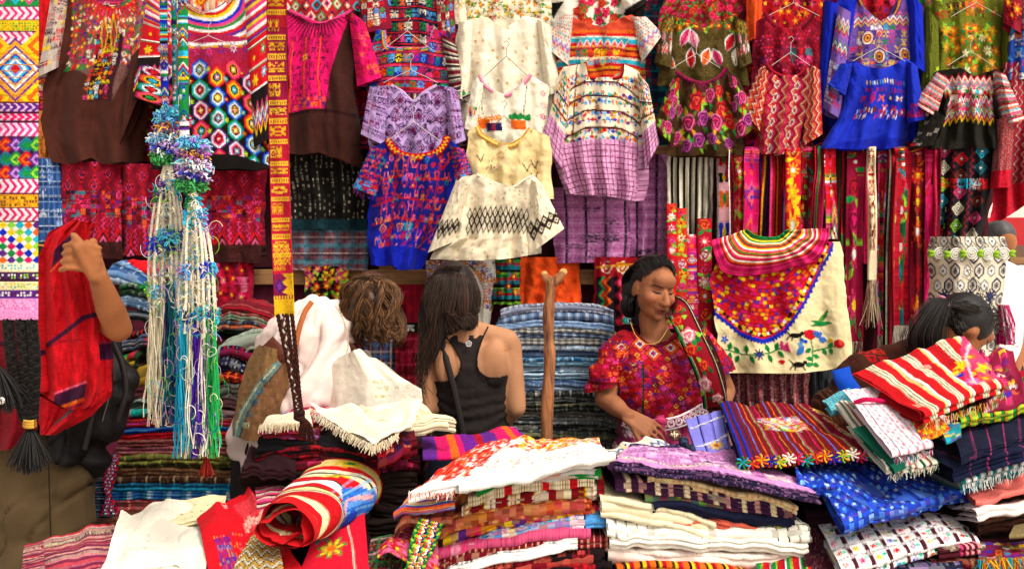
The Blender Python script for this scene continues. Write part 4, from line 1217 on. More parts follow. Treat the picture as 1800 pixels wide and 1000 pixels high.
p = Pat(908,452,1024,540,'e8501a');p.ell(985,500,3,3,'a8320e')
small('plain bright orange cloth hanging on the rail behind the wooden post',908,1024,455,538,p,107,rows=[(452,918,1022),(490,914,1020),(536,908,1024)],amp=.014)
p = Pat(918,450,1024,470,RED);p.bloom(920,452,1024,468,12,5,[PINK,ORA,MAR],None)
p = Pat(1044,452,1124,570,'9c1020');p.rose(1066,470,12,[RED,CRM,CRIM]);p.rose(1094,470,12,[GOLD,CRM,CRIM]);p.line([(1048,470),(1120,464)],3,GOLD)
p.rect(1048,486,1124,570,'1c1420');p.zv(486,570,1056,5,22,5,[GRN,RED,ORA]);p.zv(486,570,1086,5,22,5,[RED,PINK,GRN,TURQ,WHT]);
small('crimson cloth with flowers over green zigzags, behind the vendor',1044,1124,452,570,p,108,Y=3.82)
p = Pat(640,520,702,660,'5a2a3a');p.plaid([('3a6a9c',6),(None,5),('e0d0c8',2),(None,5)],[('4a7aa8',7),(None,6),('d8c8c0',3),(None,4)],.6)
small('blue and maroon plaid cloth hanging behind the curly haired woman',640,702,520,665,p,109,'plaid_cloth',Y=3.9)
p = Pat(694,500,748,660,'8a1226');p.glyph(700,505,744,550,15,12,['3a0a14',CRIM,'b8324a'],.9,7);p.hs(560,660,[(None,9),('5a0a1a',2),(None,4),('b02a44',3)]);p.glyph(702,580,740,655,12,16,[ROSE,'4a0a18'],.7,7);p.rect(696,553,746,568,BLK);p.glyph(700,554,744,567,15,13,[WHT],1,7,fill=.4)
small('long red brocade runner hanging between the two women',694,746,500,700,p,110,'brocade_runner',Y=3.88)
p = Pat(1284,650,1425,730,'6a3040');p.vs(1284,1425,[('5a2a3a',5),('9c5a6a',3),('3a1c28',4),('b07a7a',2),(CRIM,3)]);p.speck(.45,['c8a49a','7a3a44','2c161c','b06a50','5a3a5a'])
small('mottled pink and brown cloth hanging under the embroidered cream cape',1284,1425,645,735,p,111,'mottled_cloth',Y=3.6,rows=[(645,1284,1425),(735,1286,1422)],amp=.02,nf=7)
p = Pat(1425,640,1480,740,'3a4048');p.vs(1425,1480,[(None,4),('6a7078',2),(None,3),('1c2026',3)])
small('grey striped cloth hanging beside the mottled pink cloth',1425,1480,640,740,p,112,'grey_cloth',Y=3.7)

# ---------------------------------------------------------------- sashes
GS = 'woven sashes hanging over the upper rail'
YS = 3.72
t = thing('striped_scarf','broad black and cream vertically striped sash at the start of the sash row','sash',at(1215,430,YS),GS)
p = Pat(1170,264,1258,440,'ece0c8');p.vs(1170,1258,[('ece0c8',6.2),('17120f',5.6)])
panel(t,'cloth_panel',[(264,1172,1256),(300,1172,1254),(440,1176,1250)],YS,p,amp=.016,nf=5,bulge=.01,seed=120)

def rosepat(w,h,base,cols,roses=None,step=None,leafc=(GRN,LIME)):
    p = Pat(0,0,w,h,base);r = w * .4
    y = r
    while y < h:
        q = rng.integers(3)
        for k in range(3): p.leaf(w / 2,y + r,r * 1.5,r * .3,rng.uniform(0,6.3),p.pick(leafc))
        c = p.pick(cols)
        if q == 0: p.rose(w / 2,y,r,[c,p.pick(cols),MAR])
        else: p.fl(w / 2,y,r,c,p.pick([YEL,WHT,CRIM]),int(rng.integers(6,10)),out=p.pick(cols))
        y += r * rng.uniform(2.1,3.2)
    return p
def zigpat(w,h,base,cols):
    p = Pat(0,0,w,h,base)
    y = 0
    while y < h:
        k = rng.integers(4);hh = rng.uniform(7,20)
        if k == 0: p.zz(0,w,y + hh / 2,5,w / rng.integers(1,4),3,list(rng.permutation(cols)))
        elif k == 1: p.dia(w / 2,y + hh / 2,w * .5,hh * .6,list(rng.permutation(cols))[:4])
        elif k == 2: p.hs(y,y + hh,[(p.pick(cols),rng.uniform(2,5)) for _ in range(4)])
        else: p.glyph(0,y,w,y + hh,max(6,w / 3),8,cols,1)
        y += hh
    return p
def threads(w,h,cols):
    p = Pat(0,0,w,h,cols[0])
    p.vs(0,w,[(c,rng.uniform(1.8,4)) for c in list(rng.permutation(cols)) * 2]);p.glyph(0,0,w,h * .3,w / 2,14,cols,.8)
    return p
def butterfly(w,h):
    p = Pat(0,0,w,h,'e8a8b0');p.vs(0,w,[(GRY,3),(None,w - 6),(BLK,3)])
    for i,c in enumerate([ROY,RED,BRN,RED,BLK,ORA] * 3):
        y = 14 + i * 26
        for a_ in (-.6,.6,2.5,3.7): p.leaf(w / 2,y,w * .48,4.5,a_,c)
        p.ell(w / 2,y,3,5,[YEL,GRN][i % 2])
    return p
def creamfig(w,h):
    p = Pat(0,0,w,h,'ecd6ae');p.glyph(3,2,w - 2,h,w - 5,22,[CRIM,'7a2a1a'],1,9,fill=.5);return p
SASH = [
 ('pale pink sash with a column of butterflies',1273,1273,432,26,lambda w,h: butterfly(w,h),None),
 ('red sash with orange flowers next to the butterfly sash',1299,1297,436,20,lambda w,h: rosepat(w,h,'a01020',[RED,ORA,PINK]),None),
 ('magenta sash with purple zigzags and blue diamonds',1322,1317,440,26,lambda w,h: zigpat(w,h,MAG,[MAG,PUR,RED,ORA,ROY,PINK]),None),
 ('dark sash with thin gold and black threads',1345,1336,446,20,lambda w,h: threads(w,h,[BLK,GOLD,CRIM,BRN,PUR,BLK]),None),
 ('sash with a yellow diamond over loose red strands',1366,1364,436,26,lambda w,h: threads(w,h,[RED,ORA,BLK,PINK,CRIM]).rect(0,0,w,44,PUR).dia(w / 2,20,w * .5,24,[YEL,YEL,GOLD]).dia(w / 2,66,w * .5,20,[RED,ORA]),None),
 ('scarlet sash with yellow and orange blossoms',1394,1393,430,28,lambda w,h: rosepat(w,h,RED,[YEL,ORA,RED,GOLD],leafc=(YEL,ORA)),None),
 ('crimson sash with tiny multicoloured figures',1419,1413,430,22,lambda w,h: zigpat(w,h,CRIM,[CRIM,PINK,GRN,RED,MAR,TEAL]),None),
 ('narrow striped sash with rose and red cords',1440,1432,424,16,lambda w,h: threads(w,h,[ROSE,RED,BLK,GRN,CRIM]),None),
 ('red and green sash with small lozenges',1459,1462,420,20,lambda w,h: zigpat(w,h,RED,[RED,GRN,WHT,MAR,PINK,YEL]),None),
 ('dark mossy velvet sash left of the pink rose sash',1481,1474,446,24,lambda w,h: threads(w,h,['2c2a1a','3c3420',CRIM,'1c1a12','5a0e24']),None),
 ('pink sash with a column of large roses',1504,1502,600,30,lambda w,h: rosepat(w,h,'8a0f34',[PINK,RED,MAG,CRIM]),[CRM,CRIM,BLK]),
 ('cream sash with dark red stitched figures',1532,1533,492,16,lambda w,h: creamfig(w,h),[CRM,'c8a888','a8705a']),
 ('multicoloured sash with pink and blue bands',1551,1551,590,18,lambda w,h: zigpat(w,h,PINK,[PINK,ROY,LIL,GRN,WHT,RED]),[BLK,CRM]),
 ('black sash with red flecks beside the multicoloured one',1566,1560,610,14,lambda w,h: threads(w,h,[BLK,CRIM,BLK,CRM,RED]),[BLK,CRM,CRIM]),
 ('green sash with red blooms and white fringe',1586,1584,572,28,lambda w,h: rosepat(w,h,'12502e',[RED,CRIM,RED],leafc=(LIME,TEAL)).vs(0,w,[(CRIM,4),(None,w - 8),(CRIM,4)]),[WHT,CRM,WHT]),
 ('wine red sash with round medallions',1613,1612,592,28,lambda w,h: rosepat(w,h,'6a0e20',[RED,PINK,CRIM,ORA],leafc=(CRIM,GOLD)),[CRIM,BLK]),
 ('narrow pink sash near the end of the row',1634,1632,568,17,lambda w,h: zigpat(w,h,MAG,[MAG,RED,CRIM,PINK,ROSE]),[MAG,CRIM]),
 ('plain dark crimson sash at the end of the row',1648,1642,486,14,lambda w,h: threads(w,h,[CRIM,MAR,ROSE,MAR]),None),
 ('thin crimson and green sash in front of the pink rose sash',1490,1486,470,13,lambda w,h: zigpat(w,h,CRIM,[CRIM,GRN,RED,MAG]),None),
 ('thin purple sash beside the scarlet blossom sash',1379,1378,434,11,lambda w,h: threads(w,h,[PUR,RED,LIL,BLK]),None),
 ('thin black and crimson corded sash beside the butterflies',1286,1287,420,9,lambda w,h: threads(w,h,[BLK,CRIM,WHT,MAR]),None),
]
for i,(lab,xt,xb,yb,w,pf,frc) in enumerate(SASH):
    Y = YS - .02 - .035 * ((i * 7) % 3)
    t = thing('woven_belt',lab,'sash',at(xb,yb,Y),GS)
    p = pf(w,(yb - 262) * 1.05)
    mid = (xt + xb) / 2 + rng.normal() * 1.5
    ribbon(t,'band',[(xt,266,3.80),(xt,258,3.77),(xt,262,Y + .01),(xt + rng.normal(),300,Y),(mid,(260 + yb) / 2,Y - .015),(xb,yb,Y)],w,Y,p,curl=.011 * (1 if i % 2 else -1),seed=130 + i,wave=.022,pleat=.0045,cell=1.6)
    if frc: fringe(t,at(np.linspace(xb - w * .45,xb + w * .45,4),np.full(4,yb),Y - .005),44,.10 + .03 * (i % 3),frc,r=.0014,spread=.08,curl=.12)

DEEP = [RED,CRIM,MAR,ROSE,MAG,'7a0f24',BLK,PUR]
for i,x in enumerate(np.arange(1266,1648,13.5)):
    k = int(np.argmin([abs(q[1] - x) for q in SASH]));near = ' '.join(SASH[k][0].split(' next to')[0].split(' left of')[0].split(' beside')[0].split(' near')[0].split(' in front')[0].split(' at the end')[0].split()[:6]).replace(' with','').replace(' of','').replace(' and','').replace(' a','').strip()
    w = rng.uniform(11,16);yb = SASH[k][3] - rng.uniform(4,30)
    pf = [lambda w,h: zigpat(w,h,CRIM,[RED,CRIM,MAR,MAG,ORA,BLK,GRN]),lambda w,h: threads(w,h,list(rng.permutation(DEEP))[:5]),lambda w,h: rosepat(w,h,'6a0c1c',[RED,PINK,CRIM,ORA])][i % 3]
    t = thing('woven_belt',f"narrow deep red sash tucked {['behind', 'close left of', 'close right of'][0 if abs(SASH[k][1] - x) < 4 else 1 if x < SASH[k][1] else 2]} the {near}",'sash',at(x,yb,YS),GS)
    Y = YS + .015 - .02 * (i % 2)
    ribbon(t,'band',[(x,264,3.79),(x,257,3.77),(x + rng.normal(),300,Y),(x + rng.normal() * 3,(260 + yb) / 2,Y - .01),(x + rng.normal() * 4,yb,Y)],w,Y,pf(w,(yb - 262)),curl=.014 * (1 if i % 2 else -1),seed=400 + i,wave=.02,cell=2.2,pleat=.006)
GR = 'embroidered red belts hanging beside the vendor'
for i,(x,y0,y1,w,lab) in enumerate(((1180,358,610,18,'narrow red flowered belt leftmost beside the vendor'),(1197,366,620,20,'orange red belt with blue blossoms above the vendor shoulder'),
                                          (1216,412,640,22,'pink and red patched belt above the vendor shawl'),(1238,384,640,26,'broad red belt with white and yellow flowers beside the cream cape'))):
    t = thing('flowered_belt',lab,'belt',at(x,y1,3.6),GR)
    p = [rosepat,rosepat,zigpat,rosepat][i](w,y1 - y0,[RED,'c8301a',MAG,CRIM][i],[RED,ORA,PINK,WHT,YEL,ROY][:4 + i % 3])
    ribbon(t,'band',[(x,y0,3.62),(x + 1,(y0 + y1) / 2,3.58),(x + rng.normal() * 2,y1,3.58)],w,3.6,p,curl=.008,seed=160 + i)

# embroidered cream cape with the red crocheted yoke
t = thing('embroidered_cape','cream cape with red crocheted yoke and embroidered birds and flowers','cape',at(1375,655,3.5))
p = Pat(1248,425,1500,660,'ecd9a8',1.5)
bd = [(1240,425),(1240,545),(1268,566),(1292,588),(1312,596),(1335,602),(1356,596),(1378,584),(1400,560),(1424,528),(1446,492),(1466,456),(1484,428),(1484,425)]
p.poly([(x,y + 5) for x,y in bd],ROY)
p.poly(bd,CRIM)
a,X,Y_ = p.w(1240,425,1490,604)
ins = np.abs(a - lin(CRIM)).sum(2) < .01
d = np.hypot((X - 1345) * .92,(Y_ - 418) * 1.0);th = np.arctan2(Y_ - 418,X - 1345)
ringi = (d / 7).astype(int);seg = ((th * np.maximum(ringi,1) * 1.1)).astype(int)
hsh = (ringi * 7 + seg * 13 + (seg * ringi) % 5) % 9
pal = np.array([lin(c) for c in ['c4121f','c4121f','d01560','e8601a','c4121f','a30d24','f0bd18','5a2380','d01560']])
fin = ins & ((d % 7) > 1.4)
a[fin] = pal[hsh][fin]
a[ins & ((d % 7) <= 1.4)] = lin('8a0a1c')
for off,w_,cols in ((-8,8,[BLK,YEL,WHT,YEL]),):
    for (ax,ay),(bx,by) in zip(bd[1:-2],bd[2:-1]):
        n = max(2,int(math.hypot(bx - ax,by - ay) / 6))
        for k in range(n):
            f = k / n;nx,ny = -(by - ay),(bx - ax);l = math.hypot(nx,ny)
            qx,qy = ax + (bx - ax) * f - nx / l * 9 * -1 * -1,ay + (by - ay) * f - ny / l * 9
            p.ell(qx,qy,3.2,3.2,cols[k % 4])
p.line(bd[1:-1],3.2,ROY)
for i in range(0,40):
    k = i / 40 * (len(bd) - 3);j = int(k);f = k - j;(ax,ay),(bx,by) = bd[j + 1],bd[min(j + 2,len(bd) - 2)]
    p.ell(ax + (bx - ax) * f,ay + (by - ay) * f + 5,2.6,2.6,ROY)
# flowers, leaves, birds, dogs
stem = lambda pts,c=GRN: p.line(pts,2,c)
stem([(1262,618),(1290,626),(1318,628),(1346,624),(1372,614)])
for (x,y,an) in ((1288,626,-2.2),(1300,626,-1.4),(1306,628,1.2),(1286,628,2.2),(1344,624,-1.9),(1356,620,-1.1),(1342,626,1.3),(1360,620,.8),(1268,620,-1.2),(1270,622,1.8)): p.leaf(x,y,17,4.5,an,GRN,'0c5a24')
p.fl(1324,627,11,NAVY,'2a2a8a',8);p.fl(1262,600,8,ROY,SKY,5)
p.poly([(1366,618),(1382,604),(1386,624)],PINK);p.ell(1366,640,7,3.5,RED);p.ell(1370,610,4,8,'c02a6a')
stem([(1424,646),(1428,620),(1426,600)]);stem([(1426,622),(1450,616),(1470,612)])
p.poly([(1415,584),(1436,584),(1438,594),(1426,602),(1415,596)],RED);p.ell(1426,590,10,8,RED);p.ell(1477,608,10,8,RED);p.ell(1480,606,4,5,'e8503a')
for (x,y,an) in ((1426,628,.3),(1428,636,3.3),(1426,616,2.6),(1446,616,1.0),(1456,616,-.8),(1460,614,1.3),(1424,644,.2),(1426,644,3.0)): p.leaf(x,y,15,4.2,an,GRN)
p.leaf(1446,598,20,6,-2.4,'3a6ac0');p.leaf(1440,600,16,6,.1,'3a6ac0');p.ell(1444,590,4,4,'3a6ac0');p.leaf(1456,604,12,4,-.4,YEL)
p.leaf(1412,612,22,6,2.3,'3a78d0');p.leaf(1414,606,12,5,-2.5,'3a78d0');p.ell(1416,604,3.5,3.5,ROY);p.leaf(1400,606,14,4,.6,'5a9ae0')
for (x,y,s_) in ((1398,593,1),(1398,645,1)):
    p.ell(x,y,12,4.5,BLK);p.ell(x + 13,y - 4,4,3.5,BLK);p.line([(x - 11,y),(x - 17,y + 7)],2,BLK);p.line([(x + 8,y + 2),(x + 12,y + 9)],2,BLK);p.line([(x - 6,y + 2),(x - 8,y + 9)],2,BLK);p.line([(x - 11,y - 2),(x - 17,y - 8)],2,BLK)
p.leaf(1426,576,44,4,-.15,GRN);p.leaf(1440,572,34,4,-.75,'5a8a2a');p.leaf(1448,570,30,3,-1.0,'3a7a3a');p.leaf(1450,572,22,3,3.4,'17803a')
panel(t,'cape_cloth',[(425,1256,1476),(450,1254,1482),(500,1253,1487),(560,1254,1491),(655,1272,1497)],3.52,p,bot=[(1240,640),(1270,655),(1340,657),(1400,656),(1450,650),(1490,640),(1500,638)],amp=.013,nf=3,bulge=.02,seed=170,cell=1.6,rel=.0022)
# rainbow ruffled collar lying over it
t = thing('ruffled_collar','rainbow striped ruffled collar draped over the red crocheted yoke','collar',at(1350,488,3.45))
n,m = 90,26
th = np.linspace(R(8),R(176),n)[None,:];q = np.linspace(0,1,m)[:,None]
cx = 1352 + (34 + 66 * q) * np.cos(th) * 1.0;cy = 402 + (16 + 66 * q) * np.sin(th) + 5 * np.sin(th * 3.1) * q
cx = cx + 9 * np.sin(th * 2) * q + 5 * noise2(th * 3,q * 2,6);cy = cy + 12 * np.clip(np.cos(th),-1,0) * -q - 14 * np.clip(np.cos(th),0,1) * q + 5 * noise2(th * 2.5 + 4,q * 2,7) * q
D = 3.50 - .045 * np.sin(q * np.pi) * np.sin(th) - .02 + .010 * np.sin(th * 22 + 3 * q) * q + .006 * noise2(th * 8,q * 3,3)
P = at(cx,cy,D)
cols = [GRN,'0d4a22',YEL,GRN,CRM,ORA,'17503a',RED,YEL,WHT,PINK,ORA,GRN,RED,CRM,PINK,RED,WHT,ORA,CRIM,PINK,MAG,MAG,PINK,MAG]
C = np.array([lin(c) for c in cols])[:m - 1][:,None].repeat(n - 1,1)
sheet('ruffle',P,C * (1 + .1 * rng.normal(size=C.shape[:2]))[...,None].clip(.6,1.2),M_CLOTH,t)
tubes('outer_edging',[at(cx[-1],cy[-1],D[-1] - .002)],.004,lin(MAG),M_WOOL,t,6)
tubes('inner_edging',[at(cx[0],cy[0],D[0] - .002)],.004,lin(GRN),M_WOOL,t,6)

# black diamond cloth and the white and navy roll at the right
p = Pat(1636,256,1750,420,'17141a')
for i,x in enumerate((1656,1690,1728)):
    for j in range(6):
        y = 266 + j * 30 + (14 if i % 2 else 0);c = [PINK,TEAL,CRM,RED,LIME,'7a2a1a',TURQ][(i * 3 + j * 2) % 7]
        p.dia(x,y,13,13,[c,'17141a',c,'17141a',WHT])
p.glyph(1640,316,1748,336,15,20,[RED,PINK,TURQ,ORA,WHT],.9,7);
for x in (1673,1709): p.zv(258,420,x,4,12,2,[[TEAL,None,None],[CRIM,None]][x % 2])
for x in (1668,1704,1744): p.vs(x,x + 3,[('0d0a0f',3)])
t = hung('black_diamond_cloth','black cloth with coloured diamonds hanging above the white and navy cloth','cloth',[(256,1644,1748),(330,1638,1742),(416,1636,1722)],3.68,p,seed=175,amp=.02,nf=4)
p = Pat(1632,416,1772,640,'d8ccb4',1.5)
for j in range(9):
    for i in range(7):
        x,y = 1636 + i * 22 + (11 if j % 2 else 0),424 + j * 26
        p.hexa(x,y,9,15,[['1c2448','d8ccb4','2a3460'],['d8ccb4','6a6a6a','f0e8d8','3a3a44']][(i + j) % 2])
        p.fl(x,y,6,['8a8478','f2ece0'][(i + j) % 2],'1c2448',4)
p.zz(1632,1772,430,8,22,3,['6a6a70',None,'d8ccb4','3a3a48'])
for y in (520,574):
    for x in (1660,1704,1748): p.fl(x,y,13,'1c2448','2a3466',8)
p.glyph(1636,600,1770,640,16,14,['2a2a30','e8e0cc'],.8,7)
t = thing('white_navy_cloth','white and navy woven cloth with a band of white flowers, standing rolled','cloth',at(1700,640,3.35))
panel(t,'cloth_panel',[(416,1636,1766),(430,1634,1772),(520,1632,1764),(640,1628,1752)],3.42,p,seed=176,amp=.006,nf=3,bulge=.11,thick=.08,cell=1.6)
for i,x in enumerate((1652,1680,1708,1736,1764)):
    yy = 446 + (i % 2) * 1.5;dd = 3.42 - .143 * (1 - (2 * (x - 1634) / 138 - 1) ** 2) - .012
    q = np.linspace(0,1,60);sp = np.stack([x + 12 * q * np.cos(q * 20),yy + 12 * q * np.sin(q * 20)],1)
    tubes('white_flower',[at(sp[:,0],sp[:,1],dd - .008 * (1 - q))],.0035,lin('f0e8dc'),M_WOOL,t,6)
    for k,an in enumerate((-.35,.35,2.8,3.5)):
        if i == 4 and k > 1: break
        lx = np.linspace(0,1,10)
        lp = at(x + 13 * (0.6 if abs(an) < 1 else -.6) + 0 * lx + lx * 15 * math.cos(an),yy + lx * 15 * math.sin(an),dd + .004 - .006 * np.sin(lx * 3.14))
        tubes('green_leaf',[lp],[.0095 * np.sin(np.clip(lx,.03,.97) * np.pi) + .0008],lin('8cba2a'),M_CLOTH,t,5)
# ---------------------------------------------------------------- bands hanging from the overhead pole
def braid(name,pts,r,cols,parent,turns,n=160,amp=None,mat=None,k=5):
    c = smooth_line(np.array(pts,float),n)
    amp = amp or r * 1.15
    s = np.linspace(0,1,n) * turns * 2 * np.pi
    L = []
    for q in range(3):
        a = s + q * 2 * np.pi / 3
        L.append(c + np.stack([amp * np.sin(a),amp * .7 * np.sin(2 * a),0 * a],1))
    return tubes(name,L,r,np.array([lin(cols[i % len(cols)]) for i in range(3)]),mat or M_WOOL,parent,k)

def tuft(name,p0,n,ln,cols,parent,spread=.35,r=.0013,mat=None,segs=5,down=1.0,k=3,curl=.03):
    d = rng.normal(size=(n,3)) * spread;d[:,2] = -down
    d /= np.linalg.norm(d,axis=1,keepdims=True)
    t = np.linspace(0,1,segs + 1)[None,:,None]
    l = (ln * rng.uniform(.75,1.1,n))[:,None,None]
    P = np.asarray(p0)[None,None] + d[:,None] * l * t * np.array([1,1,1]) - np.array([0,0,.25]) * l * t ** 2
    ph = rng.uniform(0,6.28,(n,1,2))
    P[...,:2] += curl * l * t * np.sin(5 * t + ph) * .5
    C = np.array([lin(cols[i]) for i in rng.integers(len(cols),size=n)])
    o = tubes(name,P,r,C,mat or M_WOOL,parent,k);o['kind'] = 'stuff'
    return o

# leftmost banner
YL = 1.95
t = thing('woven_banner','long bright woven banner with chevron bands ending in black braids','banner',at(28,790,YL))
p = Pat(-14,-110,66,562,'e8a0c0',1.55)
def chev(y0,y1,a,b):
    p.rect(-14,y0,66,y1,b)
    for x in range(-20,70,13): p.line([(x,y0 + 3),(x + 9,(y0 + y1) / 2),(x,y1 - 3)],4.2,a)
    p.rect(-14,y0,66,y0 + 2,'4a1030');p.rect(-14,y1 - 2,66,y1,'4a1030')
p.rect(-14,-110,66,26,GRN);
for i in range(8): p.dia(-10 + i * 12,4 + 6 * (i % 2),11,14,[[YEL,LIME],[PINK,WHT],[PUR,YEL],[TURQ,GRN]][i % 4])
for i in range(24): p.dia(-10 + (i % 6) * 14,-100 + (i // 6) * 24,13,15,[[RED,YEL],[PINK,WHT],[PUR,ORA],[TURQ,GRN]][i % 4])
chev(26,52,'d42a7a','f2d8dc');p.rect(-14,52,66,70,YEL);p.dash(-12,57,66,68,5,5,1.6,2,[LIME,GOLD,GRN],.8,.4);chev(70,94,'d42a7a','f2d8dc')
p.rect(-14,94,66,186,'d98a1c')
for (x,y) in ((26,134),): p.dia(x,y,60,52,[PUR,'d98a1c','e8a030',PUR,WHT,'e8a030',ROY,TURQ,WHT,SKY,RED,RED])
for (x,y) in ((-14,96),(66,96),(-14,180),(66,180)): p.dia(x,y,30,28,[YEL,'e8601a',YEL])
p.hs(100,186,[(None,8),('b06a10',1.6)])
for y0,y1,a,b in ((186,202,PUR,'e0b0d8'),(202,216,MAG,'f0d8e0'),(216,240,'c8307a','e8c0d8')): chev(y0,y1,a,b)
p.rect(-14,240,66,304,'3a1a4a')
for i in range(5):
    for j in range(3): p.dia(-8 + i * 18,252 + j * 22,16,14,[[GRN,LIME,GRN],[RED,ORA,CRIM],[PUR,LIL,PUR],[TEAL,GRN]][(i + j * 2) % 4])
chev(304,330,MAG,'f0d0dc');p.rect(-14,330,66,352,'d08a1c');p.dash(-12,336,66,349,5,6,1.6,2.4,[YEL,BRN],.8,.4);chev(352,378,MAG,'f2d8dc')
p.rect(-14,378,66,454,WHT)
for i in range(6):
    for j in range(6): p.dia(-10 + i * 15,384 + j * 13,8.5,8,[[ROY],[TURQ],[GRN],[YEL],[ORA],[MAG],[LIME],[PUR]][(i * 3 + j * 5) % 8])
for k,(y,c,b) in enumerate(((454,TURQ,'f0e0b0'),(472,PUR,'3a1a3a'),(490,TURQ,'f0dca0'),(506,'4a1a44',PUR))): p.rect(-14,y,66,y + 17,b);p.dash(-12,y + 5,66,y + 14,5.5,5,1.8,2,[c,WHT,LIME,YEL][:2 + k % 3],.9,.4)
p.rect(-14,522,66,562,'e38ac0');p.dots(-12,526,66,545,6,5,1.6,['c05a9a','f0b0d8'],1)
ribbon(t,'band',[(27,-120,YL + .0),(27,100,YL),(26,350,YL - .01),(26,562,YL)],80,YL,p,cell=1.6,curl=.006,seed=180,smooth=True,rel=.0025,wave=.006)
for i,(a_,b_) in enumerate((((14,562),(44,738)),((36,562),(52,738)),((56,562),(58,738)))):
    pts = [at(a_[0],a_[1],YL),at(a_[0] + (8 if i < 2 else 6),640,YL - .02),at(b_[0],b_[1],YL - .01)]
    braid('braid',pts,.0062,['1a1614','120f0e','221c1a'],t,9,mat=M_WOOL,n=140)
tubes('gold_tie',[[at(52 + 11 * math.cos(a),743 + 3 * math.sin(a) + q * 2.4 - 6,YL - .012 - .012 * math.sin(a)) for a in np.linspace(0,6.28,16)] for q in range(6)],.0024,np.array([lin(c) for c in ['d8a84a','b8862a'] * 3]),M_WOOL,t,5)
tuft('tassel_end',at(53,748,YL - .01),420,.085,['14100f','1e1917','0e0b0a'],t,.3,.0011,M_HAIR)
# black tassel beside it at the picture edge
t2 = thing('black_tassel','loose black yarn tassel hanging beside the braided banner','tassel',at(2,760,1.9))
tubes('cord',[[at(-26,-100,1.9),at(-24,300,1.9),at(-16,600,1.9),at(-10,640,1.9)]],.006,lin('14100f'),M_HAIR,t2,6)
tuft('tassel_end',at(-6,640,1.9),420,.09,['14100f','1e1917'],t2,.4,.0012,M_HAIR)
tubes('light_bead',[[at(2 + 4 * math.cos(a),704 + 4 * math.sin(a),1.86) for a in np.linspace(0,6.28,12)]],.004,lin('d8d0c4'),M_METAL,t2,6)

# yellow and wine strap with brown braided ends
YM = 2.3
t = thing('patterned_strap','long wine and yellow figured strap with brown braided ends','strap',at(520,755,YM))
p = Pat(0,-120,44,556,'8c1238',1.55)
seg = [(-120,-40,'8c1238'),(-40,40,'a81a2a'),(40,180,'8c1238'),(180,300,'a8182e'),(300,480,'b81a34'),(480,556,'5a1648')]
for y0,y1,c in seg: p.rect(0,y0,44,y1,c)
y = -118;k = 0
while y < 470:
    hh = [20,8,26,8,16,10][k % 6]
    if k % 2: p.rect(2,y,42,y + 2.4,'e8b028');p.vs(2,42,[('e8b028',2.6),(None,2.6)],y + 2,y + hh - 2);p.rect(2,y + hh - 2,42,y + hh,'e8b028')
    else: p.glyph(3,y + 1,41,y + hh - 1,[38,19,13][k % 3],hh - 2,['e8b028','dba01c'],1,7,fill=.55)
    y += hh + 3;k += 1
for q in range(4): p.zz(4,40,424 + q * 9,5,12,4,['e8b028'])
p.rect(0,474,44,556,'7a1440');p.poly([(44,474),(20,474),(30,484),(18,492),(32,500),(20,510),(44,520)],'e0a81c');p.dia(14,498,12,16,['4a1a60','6a2a80']);p.rect(0,516,44,524,'8c1238');p.vs(0,44,[('e8b028',3),('8c1238',3)],516,524);p.rect(0,524,44,556,'dba81e')
ribbon(t,'band',[(488,-130),(486,60),(490,240),(494,400),(500,556)],35,YM,p,cell=1.55,curl=-.006,seed=184,rel=.0022,wave=.01)
for i,(x0,mid,x1) in enumerate(((488,502,518),(496,506,522),(504,512,525),(513,520,528))):
    braid('braid',[at(x0,552,YM),at(mid,620,YM - .005),at(x1 - 2,690,YM),at(x1 + 2,722,YM)],.0031,['331812','43221a','2a120e'] if i != 1 else ['5a3a30','43221a','c8b8a8'],t,8,n=120)
tubes('knot',[[at(526 + 7 * math.cos(a + q),724 + q * 3 + 2.4 * math.sin(a),YM - .008 - .010 * math.sin(a)) for a in np.linspace(0,6.28,14)] for q in range(5)],.006,lin('2e1611'),M_WOOL,t,6)
for k in range(4): braid('braid_end',[at(528,730,YM),at(530 + k * 5,748,YM - .01),at(526 + k * 9,768 + 4 * k,YM + .02)],.0028,['331812','43221a'],t,4,n=40)

# pompom hair bands
def pompom(parent,px,py,rx,ry,Y,cols,n=320,r=.0023):
    d = rng.normal(size=(n,3));d /= np.linalg.norm(d,axis=1,keepdims=True)
    s = Y / F
    q = np.array([rx * s,rx * s * .9,ry * s]) * 1.15
    l = rng.uniform(.6,1.12,n)[:,None]
    c = at(px,py,Y)
    e = c + d * q * l
    m = c + d * q * .55 + rng.normal(size=(n,3)) * .002
    e2 = e + rng.normal(size=(n,3)) * .005 - np.array([0,0,.004])
    P = np.stack([np.broadcast_to(c,(n,3)) + d * q * .12,m,e,e2],1)
    # patches of colour
    k = ((np.arctan2(d[:,1],d[:,0]) * 1.4 + d[:,2] * 2.2 + rng.normal(size=n) * .5) % len(cols)).astype(int)
    C = np.array([lin(cc) for cc in cols])[k] * rng.uniform(1.1,1.8,(n,1)) + .05
    return tubes('pompom',P,r,C.clip(0,.85),M_WOOL,parent,3)

